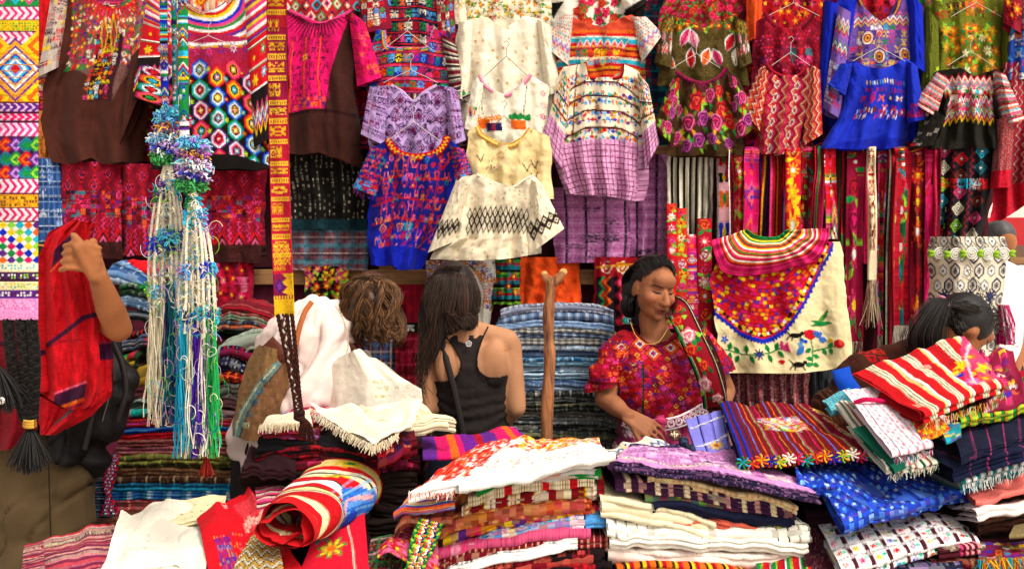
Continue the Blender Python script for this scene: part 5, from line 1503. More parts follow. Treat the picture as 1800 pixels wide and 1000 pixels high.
def ropes(parent,top,x0,x1,y1,n,Y,wraps,ends,endy,name_seed):
    """cream twisted cords fanning from a point, with coloured wrappings and loose coloured yarn at the foot"""
    r0 = np.random.default_rng(name_seed)
    for i in range(n):
        f = i / (n - 1);xb = x0 + (x1 - x0) * f + r0.normal() * 2.0;Yi = Y + .035 * math.sin(i * 2.4) * 1.0
        yb = y1 + r0.normal() * 10
        c = smooth_line([at(top[0] + (f - .5) * 8,top[1],Y),at(top[0] + (xb - top[0]) * .75,top[1] + (yb - top[1]) * .35,Yi),at(xb + r0.normal() * 1.5,top[1] + (yb - top[1]) * .7,Yi),at(xb,yb,Yi)],70)
        s = np.linspace(0,1,70) * 2 * np.pi * (yb - top[1]) / 13
        L = [c + .0022 * np.stack([np.sin(s + k * 2.1),np.cos(s + k * 2.1),0 * s],1) for k in range(3)]
        CC = np.array([lin('f4e8cc'),lin('eee0c4'),lin('f6eedc')]) * r0.uniform(.9,1.05)
        tubes('cord',L,.0024,CC,M_WOOL,parent,4)
        for (wy,hh,cols) in wraps:
            f2 = (wy + r0.normal() * 4 - top[1]) / (yb - top[1])
            if 0 < f2 < 1 and r0.random() < .85:
                j = int(f2 * 69);m_ = 46;dd = r0.normal(size=(m_,3));dd /= np.linalg.norm(dd,axis=1,keepdims=True);dd[:,2] *= .5
                hz = hh * Y / F;o_ = c[j] + np.stack([0 * dd[:,0],0 * dd[:,0],(r0.random(m_) - .5) * hz],1)
                rr = r0.uniform(.008,.015,(m_,1));cw_ = lin(cols[int(r0.integers(len(cols)))]) * 1.25 + .01
                tubes('thread_wrap',np.stack([o_,o_ + dd * rr * .7,o_ + dd * rr - np.array([0,0,.003])],1),.0022,(cw_ * r0.uniform(.8,1.2,(m_,1))).clip(0,.85),M_WOOL,parent,3)
    # loose coloured yarn
    m = 270;P = [];C = []
    for i in range(m):
        f = r0.random();xb = x0 + (x1 - x0) * f
        ya = y1 - r0.uniform(0,60);yb = endy - r0.random() ** 1.5 * 70
        q = np.linspace(0,1,14)
        xx = xb + (r0.normal() * 7) * q + 3.2 * np.sin(q * r0.uniform(6,18) + r0.uniform(0,6)) * q
        P.append(at(xx,ya + (yb - ya) * q,Y + .02 * r0.normal() + .012 * np.sin(q * 9 + i)))
        C.append(lin(ends[min(int(f * len(ends) + r0.normal() * .35),len(ends) - 1) if f > 0 else 0]) * r0.uniform(.8,1.1))
    o = tubes('loose_yarn',P,.0014,np.array(C).clip(0,.85),M_WOOL,parent,3);o['kind'] = 'stuff'
    # fluff standing off the cords
    m = 900;f = r0.random(m);g_ = r0.random(m) ** .8;ly = top[1] + 8 + g_ * (y1 - top[1] - 10);lx = top[0] + (x0 + (x1 - x0) * f - top[0]) * np.clip(g_ * 1.3,.15,1)
    o_ = at(lx,ly,Y - .012 + .03 * r0.normal(size=m));dd = r0.normal(size=(m,3)) * np.array([1,.6,.8]);dd /= np.linalg.norm(dd,axis=1,keepdims=True)
    o = tubes('yarn_fuzz',np.stack([o_,o_ + dd * .006,o_ + dd * .012 - np.array([0,0,.004])],1),.0011,(np.array([lin(c) for c in ('efe0c0','f4ead6','e6d4b0',TURQ,SKY,LIME)])[np.where(r0.random(m) < .75,r0.integers(3,size=m),r0.integers(3,6,size=m))]),M_WOOL,parent,3);o['kind'] = 'stuff'
    # stray curls
    P = [];C = []
    for i in range(110):
        x,y = x0 + (x1 - x0) * r0.random(),top[1] + 40 + r0.random() * (endy - top[1] - 70)
        q = np.linspace(0,1,12);rr = r0.uniform(5,15)
        P.append(at(x + rr * np.cos(q * 4 + i) - rr * math.cos(i),y + rr * 1.3 * np.sin(q * 4 + i) - rr * math.sin(i),Y - .03 + .02 * r0.normal()))
        C.append(lin([WHT,CRM,TURQ,GRN,LIL,ROY,LIME][i % 7]))
    o = tubes('stray_yarn',P,.0009,np.array(C),M_WOOL,parent,3);o['kind'] = 'stuff'

GP = 'pompom hair bands hanging from the pole'
Y1,Y2 = 2.16,2.08
for (lab,xr,yr,w,Y,poms,rp) in (
    ('woven hair band with blue and white pompoms and a cream tassel reaching the higher end',290,200,13,Y1,
     [(300,208,24,17,['7ab8f0',SKY,'4a8ae0',TURQ]),(300,226,24,12,[PUR,GOLD,'8a3a8a',ORA]),(296,246,28,17,[TURQ,WHT,SKY,'f0d0f0',WHT]),(297,262,26,15,[WHT,ROY,LIL,WHT]),(292,276,22,12,[GRN,'0f6a28','2a9a3a'])],
     ((295,284),264,326,545,15,[(336,30,[TURQ,ROY,GRN,PUR,SKY]),(424,22,[SKY,ROY,WHT]),(505,22,[TEAL,TURQ,PUR,LIME])],['efe0c0','e8d8b8','efe0c0','23285a',TEAL,'a88ac8','c8b0d8'],752,5)),
    ('longer hair band with purple and green pompoms and turquoise wrapped cream tassel',324,250,17,Y2,
     [(338,256,25,15,['7ab8f0',SKY,TURQ,'9a6ad0']),(340,274,24,12,['9a3a8a',GOLD,PUR]),(342,292,26,15,['f0b8e0','5ac8e0',WHT,LIL]),(340,308,25,13,[NAVY,ROY,PUR,'e0b0e8']),(336,324,23,12,[GRN,'0f6a28','2a9a3a'])],
     ((338,332),316,380,590,15,[(352,16,[GRN,LIME,TURQ]),(386,28,[TURQ,SKY,GRN,LIL]),(470,26,[TURQ,SKY,LIL,ROY]),(552,20,[TURQ,'1a8aa8',PUR,NAVY])],['1a9ac0',TURQ,'efe0c0','4a1ab0',PUR,'efe0d0','18a048','2ab85a'],806,6))):
    t = thing('pompom_band',lab,'hair band',at(xr,yr + 500,Y),GP)
    p = zigpat(w,yr + 120,[ROY,GRN][w > 14],[ROY,RED,WHT,GRN,YEL,TURQ,PUR,BLK])
    ribbon(t,'band',[(xr - 2,-130),(xr - 3,40),(xr,yr)],w,Y,p,cell=1.5,curl=.004,seed=190 + w,wave=.006)
    for (x,y,rx,ry,cols) in poms: pompom(t,x,y,rx,ry,Y,cols)
    ropes(t,rp[0],rp[1],rp[2],rp[3],rp[4],Y,rp[5],rp[6],rp[7],rp[8])
    if w < 14: pompom(t,300,418,24,17,Y - .03,[ROY,NAVY,TURQ,SKY,GRN],320,.0014)
# second narrow woven band beside the first
t = thing('narrow_band','narrow turquoise and red woven band hanging between the pompom bands','band',at(307,250,2.18))
ribbon(t,'band',[(303,-130),(306,60),(309,252)],9,2.18,zigpat(9,380,TEAL,[TURQ,RED,GRN,WHT,NAVY]),cell=1.5,seed=197)
t = thing('red_tag_tassel','short dark red tassel at the foot of the longer pompom band','tassel',at(364,826,2.1))
braid('braid',[at(362,700,2.1),at(363,760,2.1),at(363,800,2.1)],.003,['7a1018','5a0e14'],t,6,n=50)
tuft('tassel_end',at(363,798,2.1),120,.045,['7a1018','a03018','5a0a10'],t,.2,.0013)
# ---------------------------------------------------------------- folded textiles
ORD = ['topmost','second','third','fourth','fifth','sixth','seventh','eighth','ninth','tenth','eleventh','twelfth','thirteenth','fourteenth','fifteenth','sixteenth','seventeenth','eighteenth','nineteenth','twentieth','twenty-first','twenty-second','twenty-third','twenty-fourth','twenty-fifth','twenty-sixth']
_sd = [200]
def sdn():
    _sd[0] += 1
    return _sd[0]

# pattern makers: f(canvas) paints a folded cloth
def P_solid(c,sp=None,p=.2):
    def f(q):
        if sp: q.speck(p,sp)
    return (c,f)
def P_vs(c,seq,ex=None):
    def f(q):
        q.vs(q.x0,q.x1,seq)
        if ex: ex(q)
    return (c,f)
def P_hs(c,seq,ex=None):
    def f(q):
        q.hs(q.y0,q.y1,seq)
        if ex: ex(q)
    return (c,f)
def P_plaid(c,sx,sy,al=.6):
    return (c,lambda q: q.plaid(sx,sy,al))
def P_ikat(c,cols,px=26,py=20):
    def f(q):
        q.ikat(q.x0,q.y0,q.x1,q.y1,px,py,cols);q.speck(.12,cols)
    return (c,f)
def P_glyph(c,cols,cw=14,ch=12,bg=None,p=.9,n=5):
    return (c,lambda q: q.glyph(q.x0,q.y0,q.x1,q.y1,cw,ch,cols,p,n,bg))
def P_bloom(c,cols,step=22,r=9,leaf=(GRN,LIME),roses=None):
    return (c,lambda q: q.bloom(q.x0,q.y0,q.x1,q.y1,step,r,cols,leaf,roses=roses))
def P_jaspe(c,cols,per=24):
    """fine horizontal stripes with broken light ikat dashes"""
    def f(q):
        y = q.y0
        while y < q.y1:
            h = rng.uniform(2.5,6);q.rect(q.x0,y,q.x1,y + h,q.pick(cols));y += h + rng.uniform(1,4)
        q.vs(q.x0,q.x1,[(None,per * .7),(cols[0],per * .12),(None,per * .18)]);q.speck(.22,list(cols) + [c])
    return (c,f)

def lay(label,grp,xl,yl,xr,yr,th,Y,depth,pm,name='folded_cloth',cat='folded cloth',lay_=3,cell=.0072,skew=.0,**k):
    BL,BR = at(xl,yl,Y),at(xr,yr,Y)
    t = th * Y / F
    p = fpat(xl,xr,Y,depth,t,pm[0]);pm[1](p)
    TL,TR = BL + np.array([skew,depth,0]),BR + np.array([skew,depth,0])
    return folded(name,TL,TR,BR,BL,t,p,label,cat,grp,seed=sdn(),lay=lay_,cell=cell,**({'ntop': 9} | k))

def top4(label,grp,pts,Ys,th,pm,name='folded_cloth',cat='folded cloth',lay_=2,cell=.0042,ntop=32,**k):
    """folded cloth whose upper face is seen: px corners TL TR BR BL with distances"""
    Ys = np.broadcast_to(np.asarray(Ys,float),(4,))
    W = [at(x,y,Y) for (x,y),Y in zip(pts,Ys)]
    Yf = .5 * (Ys[2] + Ys[3]);un = Yf / F
    t = th * un
    dep = .5 * (np.linalg.norm(W[3] - W[0]) + np.linalg.norm(W[2] - W[1]))
    wpx = np.linalg.norm(W[2] - W[3]) / un
    p = fpat(0,wpx,Yf,dep,t,pm[0],2.2,2.2);p.wpx = wpx;p.dpx = dep / un
    pm[1](p)
    return folded(name,W[0],W[1],W[2],W[3],t,p,label,cat,grp,seed=sdn(),lay=lay_,cell=cell,ntop=ntop,unit=un,**k)

# tables that carry the piles
def table(label,x0,x1,y0,y1,z,group='plank tables under the piles'):
    t = thing('plank_table',label,'table',((x0 + x1) / 2,(y0 + y1) / 2,0),group)
    n = 5;d = (y1 - y0) / n
    for i in range(n): box('plank',((x0 + x1) / 2,y0 + d * (i + .5),z - .015),(x1 - x0,d - .006,.03),M_BOARD,parent=t)
    for x in (x0 + .08,x1 - .08):
        for y in (y0 + .06,y1 - .06): box('leg',(x,y,(z - .03) / 2),(.05,.05,z - .03),M_BOARD,parent=t)
table('low plank table under the foreground piles',-1.45,1.75,1.98,2.66,.56)
table('plank table under the blue stack behind the wooden post',-.12,1.35,3.28,3.74,.70)
table('plank table under the piles at the left by the man',-1.72,-.78,2.86,3.4,.52)

# ---- blue stack behind the post
G3 = 'folded blue and black skirt cloths in the stack behind the post'
nm3 = 'blue stack behind the post'
ch_b = [(NAVY,4),(None,4),('3a5a8c',4),(None,4)]
def bluepl(k):
    return [P_plaid('c8ccd4',[('2a3a6a',5),(None,5)],[('2a3a6a',4),(None,4)],.7),P_plaid('7a98b8',[(NAVY,7),(None,3),(WHT,2),(None,4)],[(NAVY,5),(None,5)],.6),
            P_jaspe('2a4a78',['9ab0c8','1a2a50','5a7aa8']),P_jaspe('3a6a9c',['c8d4dc','1a3050','22809c']),P_plaid('b8b4a8',[('3a4048',6),(None,6)],[('3a4048',4),(None,5)],.7),
            P_jaspe('1c2a48',['7a90b0','0f1830','4a6a98']),P_jaspe('20689a',['8ab8d0','103858','c0d0d8'])][k % 7]
def blackpl(k):
    return [P_jaspe('1a1a1c',['8a8880','0e0e10','4a4a4a'],30),P_jaspe('24282a',['a8a8a0','141618','5a6468'],20),P_glyph('17181a',['9a9a92','6a6a66'],26,14,p=.6,n=7),P_jaspe('2a2a24',['8a8a6a','161612','3c4a4c'],26)][k % 4]
ks = [0,1,2,4,1,4,3,2,6,3,6,5,2,5]
y = 536.0
for i in range(24):
    th = 11.6 + rng.uniform(-1.5,2.0)
    pm = bluepl(ks[i]) if i < 13 else blackpl(i)
    de = ('blue and white checked','blue plaid','blue jaspe','turquoise flecked blue','grey checked','dark blue jaspe','bright blue jaspe')[[0,1,2,4,5,0,6][ks[i] % 7] if False else {0: 0,1: 1,2: 2,3: 3,4: 4,5: 5,6: 6}[ks[i]]] if i < 13 else 'black and grey flecked'
    inset = max(0,3 - i) * 5
    lay(f'{de} folded cloth, {ORD[i]} in the {nm3}',G3,866 + inset + rng.normal() * 4,y + rng.normal() * .8 + (5 if i < 3 else 0),1084 - inset * .6 + rng.normal() * 5,y + rng.normal() * 1.2 + (4 if i < 4 else 0),th + 1,3.30 + rng.normal() * .008,.34,pm,
        bow=.012 * max(.3,1 - i / 16),dl=.012,dr=.012,amp=.004)
    y += th

# ---- left piles
G1 = 'folded cloths in the tall pile by the man'
nm1 = 'the low neat pile behind the yarn tassels'
specs = [('red and black striped',P_hs('7a0f1c',[(RED,5),(BLK,4),(ROY,3),(BLK,4)]),11),('blue banded',P_hs(NAVY,[(ROY,5),(BLK,3),(TEAL,3)]),10),('plain bright red',P_solid('c01420',[CRIM]),11),
         ('dark wine',P_jaspe('4a1420',['7a2a30','2a0c14','8a5a50']),12),('maroon ikat',P_jaspe('6a1c34',['9a4a5a','3a0c1c','b07a70']),13),('olive flecked',P_jaspe('4a4a1c',['8a8a3a','2a2a10','7a3a2a',GRN]),12),
         ('green brown',P_jaspe('3a3a1a',['7a8a3a','5a2a1a','20240e']),12),('brown jaspe',P_jaspe('4a2a1c',['8a6a4a','2a160e','7a3a2a']),13),('brown ikat',P_jaspe('5a3422',['a08a6a','301a10','1c1410']),14),
         ('dark turquoise',P_jaspe('104a6a',['1a8ab0','0a2438','1a5a8a']),14),('blue and white plaid',P_plaid('1a5a98',[('b8ccd8',8),(None,14),('0f2a50',7),(TEAL,6)],[('0f2a50',5),(None,5)],.7),15),
         ('red and teal plaid',P_plaid('8a2c34',[('3a6a6a',5),(None,10),('c88a7a',3),(None,12)],[('b05a50',4),(None,5)],.6),18),('salmon flecked',P_jaspe('a83c38',['d88a6a','7a2424','c8a080','c05a3a']),30),('rust flecked',P_jaspe('8a3430',['c0705a','5a1c1c','a08a70']),26)]
y = 742
for i,(d,pm,th) in enumerate(specs):
    x0 = 212 - i * 2.6 + rng.normal() * 4;x1 = 418 + rng.normal() * 6 + i * 1.5
    lay(f'{d} folded cloth, {ORD[i]} in {nm1}',G1,x0,y,x1,y + rng.normal() * 2,th + 1,2.92,.36,pm,amp=.005,bow=.004)
    y += th
Gu = 'tumbled cloths on top of the tall pile'
up = [  # label, xl, yl, xr, yr, th, Y, pattern
 ('rolled blue jaspe cloth on the heap beside the raised hand',188,458,262,500,34,3.12,P_jaspe('2a5088',['b8c8d4','16305a','6a90b8'])),
 ('smooth bright red cloth bulging on the heap behind the tassels',214,458,276,462,34,3.2,P_solid('c8141c',[RED])),
 ('dark green leafy cloth below the rolled blue one',210,498,300,520,22,3.08,P_glyph('16261c',[GRN,'8a9a8a',BLK],16,10)),
 ('blue grey jaspe cloth sagging in the left heap',200,520,310,548,20,3.06,P_jaspe('2c4460',['8aa0b0','141e30','4a6a8a'])),
 ('black cloth with pale stripes in the left heap',196,545,306,560,18,3.05,P_hs('15161a',[(BLK,5),('8a8a88',2),(BLK,3),('3a4a5a',3)])),
 ('black and pink striped cloth leaning to the left heap',200,590,300,566,20,3.04,P_vs('1a1418',[(BLK,5),(CRIM,3),(BLK,4),('c08a8a',2)])),
 ('navy patterned cloth at the middle of the left heap',196,606,306,588,20,3.03,P_glyph('1a1e30',['5a6a8a',RED,'8a8a8a'],14,10)),
 ('green and red figured cloth beside the black jacket',186,640,240,618,26,3.0,P_glyph('18301c',[RED,GRN,YEL,'8a1a3a'],12,11)),
 ('mustard cloth with black wavy stripes bulging behind the tassels',208,664,292,628,44,2.98,P_hs('9a7a1c',[('b08a24',5),('2a2210',2.4)])),
 ('dark wine flecked cloth under the mustard one',206,692,300,684,22,2.98,P_jaspe('3a0e1c',['7a2a3a','1a080e','5a4a4a'])),
 ('black cloth with white dashes under the wine one',204,712,306,706,18,2.97,P_jaspe('17171a',['7a8a80','0c0c0e','3a4a4a'])),
 ('pink and turquoise ended cloth low in the left heap',206,728,310,724,14,2.96,P_vs('0f6a6a',[(MAG,22),('0f8a80',30),(BLK,8),(NAVY,20)])),
 ('wine red striped cloth on the right of the tall pile',386,532,490,552,16,3.12,P_hs('6a1428',[(CRIM,4),('2a0c16',3),('8a5a50',2)])),
 ('green and red jaspe cloth just under the wooden rail',384,548,486,562,16,3.11,P_jaspe('2a3a30',['7a9a80',CRIM,'14201a'])),
 ('dark blue cloth with orange stitched edge under the rail',382,560,480,574,16,3.1,P_jaspe('1c2a3c',['6a7a80',ORA,'0e141e'])),
 ('pale green and grey striped cloth spread on the tall pile',380,600,474,572,40,3.06,P_hs('8a9a88',[('9aaa98',5),('3a4a40',3),('b8beb0',3),('2a3430',2)])),
 ('red and navy ribbed cloth beside the leather bag',384,604,472,640,22,3.04,P_vs('5a1024',[(NAVY,6),(CRIM,4),(BLK,4),('8a7a80',1.6)])),
 ('black and white ribbed cloth beside the leather bag',382,626,466,664,24,3.02,P_vs('1a1a20',[(BLK,6),('6a7078',2),(NAVY,5),('9aa0a0',1.6)])),
 ('orange and black zigzag cloth beside the leather bag',384,656,460,682,16,3.0,P_vs('2a1410',[(ORA,4),(BLK,5),(CRIM,4)])),
 ('black figured cloth behind the leather bag',380,676,450,690,24,2.99,P_glyph('17171a',['5a5a58','7a2a2a','8a8a80'],13,11)),
 ('dark maroon flecked cloth behind the leather bag',376,700,444,708,22,2.98,P_jaspe('2a1018',['6a3a40','12080c','4a4a4a'])),
 ('wine and grey cloth low beside the leather bag',372,722,440,728,18,2.97,P_jaspe('4a1624',['8a5a60','1e0a12','6a6a68'])),
 ('dark green cloth seen between the yarn tassels',300,560,392,556,26,3.2,P_jaspe('1a2c24',['4a7a5a','0e1612','5a2a2a'])),
 ('black red cloth seen between the yarn tassels',296,590,392,596,26,3.18,P_jaspe('241018',['7a2a34','0e080a','6a6a60'])),
 ('brown jaspe cloth seen between the yarn tassels',296,620,388,626,28,3.16,P_jaspe('33201a',['8a6a50','180e0a','4a5a5a'])),
 ('wine jaspe cloth seen between the yarn tassels',294,652,386,654,28,3.14,P_jaspe('3a0f1c',['8a3a44','1a080e','7a7a70'])),
 ('navy jaspe cloth seen between the yarn tassels',296,684,384,686,28,3.12,P_jaspe('161e34',['5a6a90','0a0e1a','8a3a3a'])),
 ('black cloth seen low between the yarn tassels',296,714,384,716,28,3.1,P_jaspe('141416',['5a5a5a','0a0a0c','5a2a2a'])),
]
for (lb,xl,yl,xr,yr,th,Y,pm) in up:
    lay(lb,Gu,xl,yl,xr,yr,th,Y,.32,pm,amp=.010,bow=.012,dl=.012,dr=.015,nfold=.004,lay_=4)
# loose yarn at the foot of the pile
t = thing('yarn_tassel','bundle of red and blue yarn hanging at the side of the low pile','tassel',at(196,800,2.88))
for k in range(7): braid('cord',[at(208 - k,800,2.88),at(196 - k * 2,850,2.86),at(180 + k * 5,905,2.84)],.0045,[[RED,CRIM,NAVY],[TEAL,ROY,WHT],['8a2a4a',RED,GRY]][k % 3],t,9,n=60)
t = thing('folded_cloth','dark blue and white fringed cloth beside the khaki trousers','folded cloth',at(150,900,2.9))
p = Pat(0,0,60,120,'141c2c');p.hs(0,120,[(None,8),('3a5a80',3),(None,6),('8aa0b0',2)])
panel(t,'cloth_panel',[(846,132,186),(910,130,196)],2.9,p,bulge=.05,thick=.12,seed=260)

# ---- dark pile in front of the bending woman
G2 = 'dark folded cloths in the pile below the white fringed cloth'
nm2 = 'the dark pile below the white fringe'
sp2 = [('red and blue figured',456,742,548,746,16,P_glyph('8a0f2c',[RED,PINK,ROY,WHT],13,10)),('crimson rainbow figured',460,756,560,762,18,P_glyph('5a0e28',[RED,PINK,LIL,ORA,NAVY],15,12)),
       ('plain black',452,770,640,786,26,P_solid('141416',['1c1c20'])),('black and red brocade',446,792,734,790,22,P_glyph('1a1012',[CRIM,RED,'6a1420'],20,14,p=.8,n=7)),
       ('wine red brocade',440,812,738,808,26,P_glyph('4a0e1c',[RED,CRIM,'1a0a0e',PINK],22,15,n=7)),('plain dark brown',420,836,735,832,26,P_solid('1e1410',['281a14'])),
       ('dark brown with red end',560,862,730,858,28,P_solid('1c120f',['241815'])),('black brown',600,890,720,886,28,P_solid('1a110e',['221612'])),('brown black',598,918,716,914,28,P_solid('1e1512',['261a16'])),
       ('dark umber',596,946,712,942,28,P_solid('1a1210',['241814'])),('darkest brown',594,974,710,970,28,P_solid('181010',['20140f']))]
for i,(d,xl,yl,xr,yr,th,pm) in enumerate(sp2):
    lay(f'{d} folded cloth, {ORD[i]} in {nm2}',G2,xl,yl,xr,yr,th,2.46 - .006 * i,.36,pm,amp=.009,bow=.006,lay_=4,nfold=.003)
top4('dark plum cloth folded loosely over the dark pile edge',G2,[(440,790),(520,770),(520,830),(424,826)],[2.55,2.55,2.36,2.36],22,P_solid('2a1418',['341a20']),nfold=.012,amp=.014)
top4('crimson black brocade cloth crumpled under the white fringed cloth',G2,[(655,742),(720,735),(735,775),(665,800)],[2.52,2.52,2.34,2.34],30,P_glyph('5a0c1c',[RED,BLK,'e0705a',CRIM,NAVY],16,13,n=7),nfold=.014,amp=.012)
top4('small red and orange flowered cloth on the dark brown folds',G2,[(628,862),(664,858),(664,880),(630,882)],[2.44,2.44,2.40,2.40],12,P_bloom('7a1018',[ORA,RED,YEL],14,6))
t,ob = top4('white cloth with fringed diagonal edge lying on the dark pile',None,[(546,712),(742,703),(722,745),(654,780)],[2.58,2.6,2.36,2.30],7,P_solid('eee2c8',['e6d6b4','f4ecd8'],.15),lay_=1,nfold=.008,amp=.008)
fringe(ob[0],[at(546,716,2.55),at(580,740,2.46),at(620,764,2.37),at(656,783,2.29)],150,.02,['f0e4c8','e2d0a8','f4ecd8'],down=(-.5,-.35,-.8),r=.001)
fringe(ob[0],[at(652,785,2.29),at(672,776,2.30),at(700,760,2.33)],90,.018,['f0e4c8','e2d0a8'],down=(0,-.3,-1),r=.001)
top4('cream cloth rolled beside the white fringed cloth, pointing at the tank top woman',None,[(620,722),(740,712),(806,742),(660,742)],[2.56,2.6,2.42,2.42],22,('eadbb8',lambda q: q.glyph(q.wpx * .4,q.front * .2,q.wpx * .9,q.front * .9,14,12,['c8a468','d8bc88'],.5,5)),nfold=.01,amp=.01)
t,ob = top4('cream and red end of a folded cloth with short fringe by the braided strap',None,[(470,728),(545,722),(548,740),(456,746)],[2.52,2.54,2.42,2.42],8,P_solid('eadfc4',['e0d0a8']),amp=.008)
fringe(ob[0],[at(456,746,2.41),at(500,744,2.41),at(548,742,2.41)],60,.02,['f0e4c8','e2d0a8'],r=.0013)
top4('purple magenta and orange striped cloth behind the white topped pile',None,[(742,768),(905,752),(934,774),(744,802)],[2.62,2.7,2.5,2.4],10,P_vs(PUR,[(PUR,26),(MAG,24),(ORA,15),(MAG,12),('6a1a8a',26),(CRIM,14)]),amp=.008,nfold=.006)

# ---- front left
Gf = 'textiles spread at the front left of the stall'
strp = [('b8293a',9),(CRM,1.8),('c8606a',7),(NAVY,8),(CRM,1.8),('b8293a',8),('d08a90',4),('2a2448',7)]
top4('red pink and navy striped cloth spread at the bottom left corner',Gf,[(66,952),(200,915),(236,1012),(44,1030)],[2.36,2.42,2.04,2.04],26,P_hs('b8293a',strp,lambda q: (q.rect(0,44,q.x1,60,BLK),q.glyph(0,44,q.x1,60,18,15,[CRM,'e8d8a8'],1,7))),nfold=.006,amp=.006)
top4('narrow striped end folded at the left edge of the striped cloth',Gf,[(42,962),(76,952),(80,1012),(36,1020)],[2.34,2.35,2.04,2.04],26,P_hs('b8293a',strp,lambda q: q.glyph(0,40,q.x1,62,20,18,[CRM,BLK],1,7)),amp=.004)
top4('bright white cotton cloth lying open between striped and red cloths',Gf,[(212,902),(372,884),(362,1004),(172,1016)],[2.36,2.44,2.05,2.02],16,('eee4d2',lambda q: (q.glyph(q.wpx * .35,q.front * .4,q.wpx * .42,q.front * .8,9,12,['d8a0a0','c8b8c0'],.5),q.dots(q.wpx * .3,q.front * .2,q.wpx * .45,q.front,30,24,1.6,['c8b0b8','d8c8b8'],.6))),nfold=.012,amp=.014,mat=M_FINE)
top4('small cream folded cloth with dark stitched dots on the white cotton',Gf,[(290,878),(398,872),(392,906),(282,914)],[2.46,2.48,2.33,2.31],12,('ecdcb0',lambda q: q.dots(4,q.front * .3,q.wpx,q.front,14,12,2,['6a5a3a','b8a070','8a8a8a'],.6,jit=2)),amp=.006,mat=M_FINE)
def redsq(q):
    q.glyph(q.wpx * .15,q.front * .5,q.wpx * .55,q.front * .95,36,26,['7a1a7a','5a2a8a'],1,5,fill=.8);q.dots(q.wpx * .15,q.front * .5,q.wpx * .55,q.front * .95,7,7,1.3,['e8a0c8',YEL],.6)
    q.poly([(q.wpx * .55,q.front * .1),(q.wpx,q.front * .1),(q.wpx,q.front * .7),(q.wpx * .8,q.front * .9)],'c8323c');q.zz(q.wpx * .6,q.wpx,q.front * .35,12,34,5,[CRM,RED,'e0a0a0',CRIM,CRM]);q.glyph(q.wpx * .4,6,q.wpx * .55,26,16,18,['f0d0d0'],1,5,fill=.4)
top4('scarlet cloth with purple dotted squares beside the white cotton',Gf,[(346,908),(452,858),(540,1010),(372,1030)],[2.3,2.42,2.0,1.99],22,(RED,redsq),nfold=.01,amp=.008)
# the roll
def roll(name,label,A,B,r0,r1,pat,group,turns=2.3,th=.012,seed=3):
    t = thing(name,label,'roll',.5 * (A + B) - np.array([0,0,r0]),group)
    ax = B - A;L = np.linalg.norm(ax);ax /= L
    up_ = np.array([0,0,1.]) - ax * ax[2];up_ /= np.linalg.norm(up_);sd = np.cross(ax,up_)
    n,m = 170,110
    s = np.linspace(0,1,n)[:,None];u = np.linspace(0,1,m)[None,:]
    a = -turns * 2 * np.pi * s + 3.6
    rr = (r1 + (r0 - r1) * (1 - s) + .22 * r0 * np.sin(a * 1 + 1 + u)) * (.74 + .36 * u) + .028 * noise2(a * .9 + seed,u * 4,seed) + .006 * noise2(a * 2.5,u * 9,seed + 1)
    off = (.02 * (1 - s) * 0 - .028 * s) * (1 - u) + .01 * noise2(a,0 * u,5)
    P = A + ax * (L * u + off)[...,None] + up_ * (rr * np.cos(a) * .82)[...,None] + sd * (rr * np.sin(a) * 1.15)[...,None]
    C = pat.sample(np.broadcast_to(pat.x0 + (pat.x1 - pat.x0) * u,P.shape[:2])[:-1,:-1],np.broadcast_to(pat.y0 + (pat.y1 - pat.y0) * s,P.shape[:2])[:-1,:-1])
    sheet('rolled_cloth',P,C,M_CLOTH,t)
    return t
p = Pat(0,0,220,420,'c8141c',1.8)
bands = [(0,26,'c8141c'),(26,34,'ecd8a0'),(34,62,'b8121a'),(62,68,CRM),(68,72,BLK),(72,84,'f0d890'),(84,88,MAR),(88,104,'c8141c'),(104,122,WHT),(122,126,MAR),(126,146,'c8141c'),(146,160,'f2e2b0'),(160,166,BLK),(166,176,CRM),(176,188,'c8141c'),(188,206,'e8c87a'),(206,220,'c8141c')]
for x0,x1,c in bands: p.rect(x0,0,x1,420,c)
p.poly([(80,28),(130,10),(182,32),(182,62),(120,84),(84,56)],'2a6ac8');p.hs(10,84,[(None,5),('7ab0e0',1.8)],84,180);p.ell(120,44,18,14,'1a3ab0');p.poly([(112,20),(150,24),(130,44)],ORA);p.line([(90,56),(120,70),(160,64)],3,'f0a0a0')
for x in (150,196): p.fl(x,0,14,YEL,RED,6);p.fl(x,96,12,YEL,GRN,6)
roll('rolled_textile','thick scarlet textile roll with cream and yellow bands and blue motif',at(492,932,2.02),at(604,868,2.46),.098,.05,p,Gf,seed=11)
top4('crimson cloth with yellow green flower motif under the scarlet roll',Gf,[(560,918),(640,890),(650,1010),(520,1020)],[2.22,2.34,2.02,2.0],18,('c4142c',lambda q: (q.fl(q.wpx * .4,q.front * .6,34,YEL,ORA,7,out=GRN),q.fl(q.wpx * .12,q.front * .35,26,TEAL,YEL,6),q.line([(q.wpx * .6,q.front * .1),(q.wpx * .75,q.front * .6),(q.wpx * .8,q.front)],3,'f0b0a0'))),amp=.006,cell=.004)
top4('green and red striped cloth tucked behind the scarlet roll',Gf,[(560,836),(624,830),(634,880),(590,880)],[2.46,2.48,2.34,2.34],26,P_hs('c0242a',[(GRN,4),(CRM,2),(RED,5),(GRN,3),(ORA,4)]),amp=.01)
top4('pink and maroon banded cloth tucked left of the scarlet roll',Gf,[(448,852),(505,838),(520,880),(452,890)],[2.44,2.48,2.28,2.28],18,P_hs('b82a5a',[(PINK,6),(MAR,8),(CRM,3),('c88a8a',6),(BLK,2)]),amp=.01)
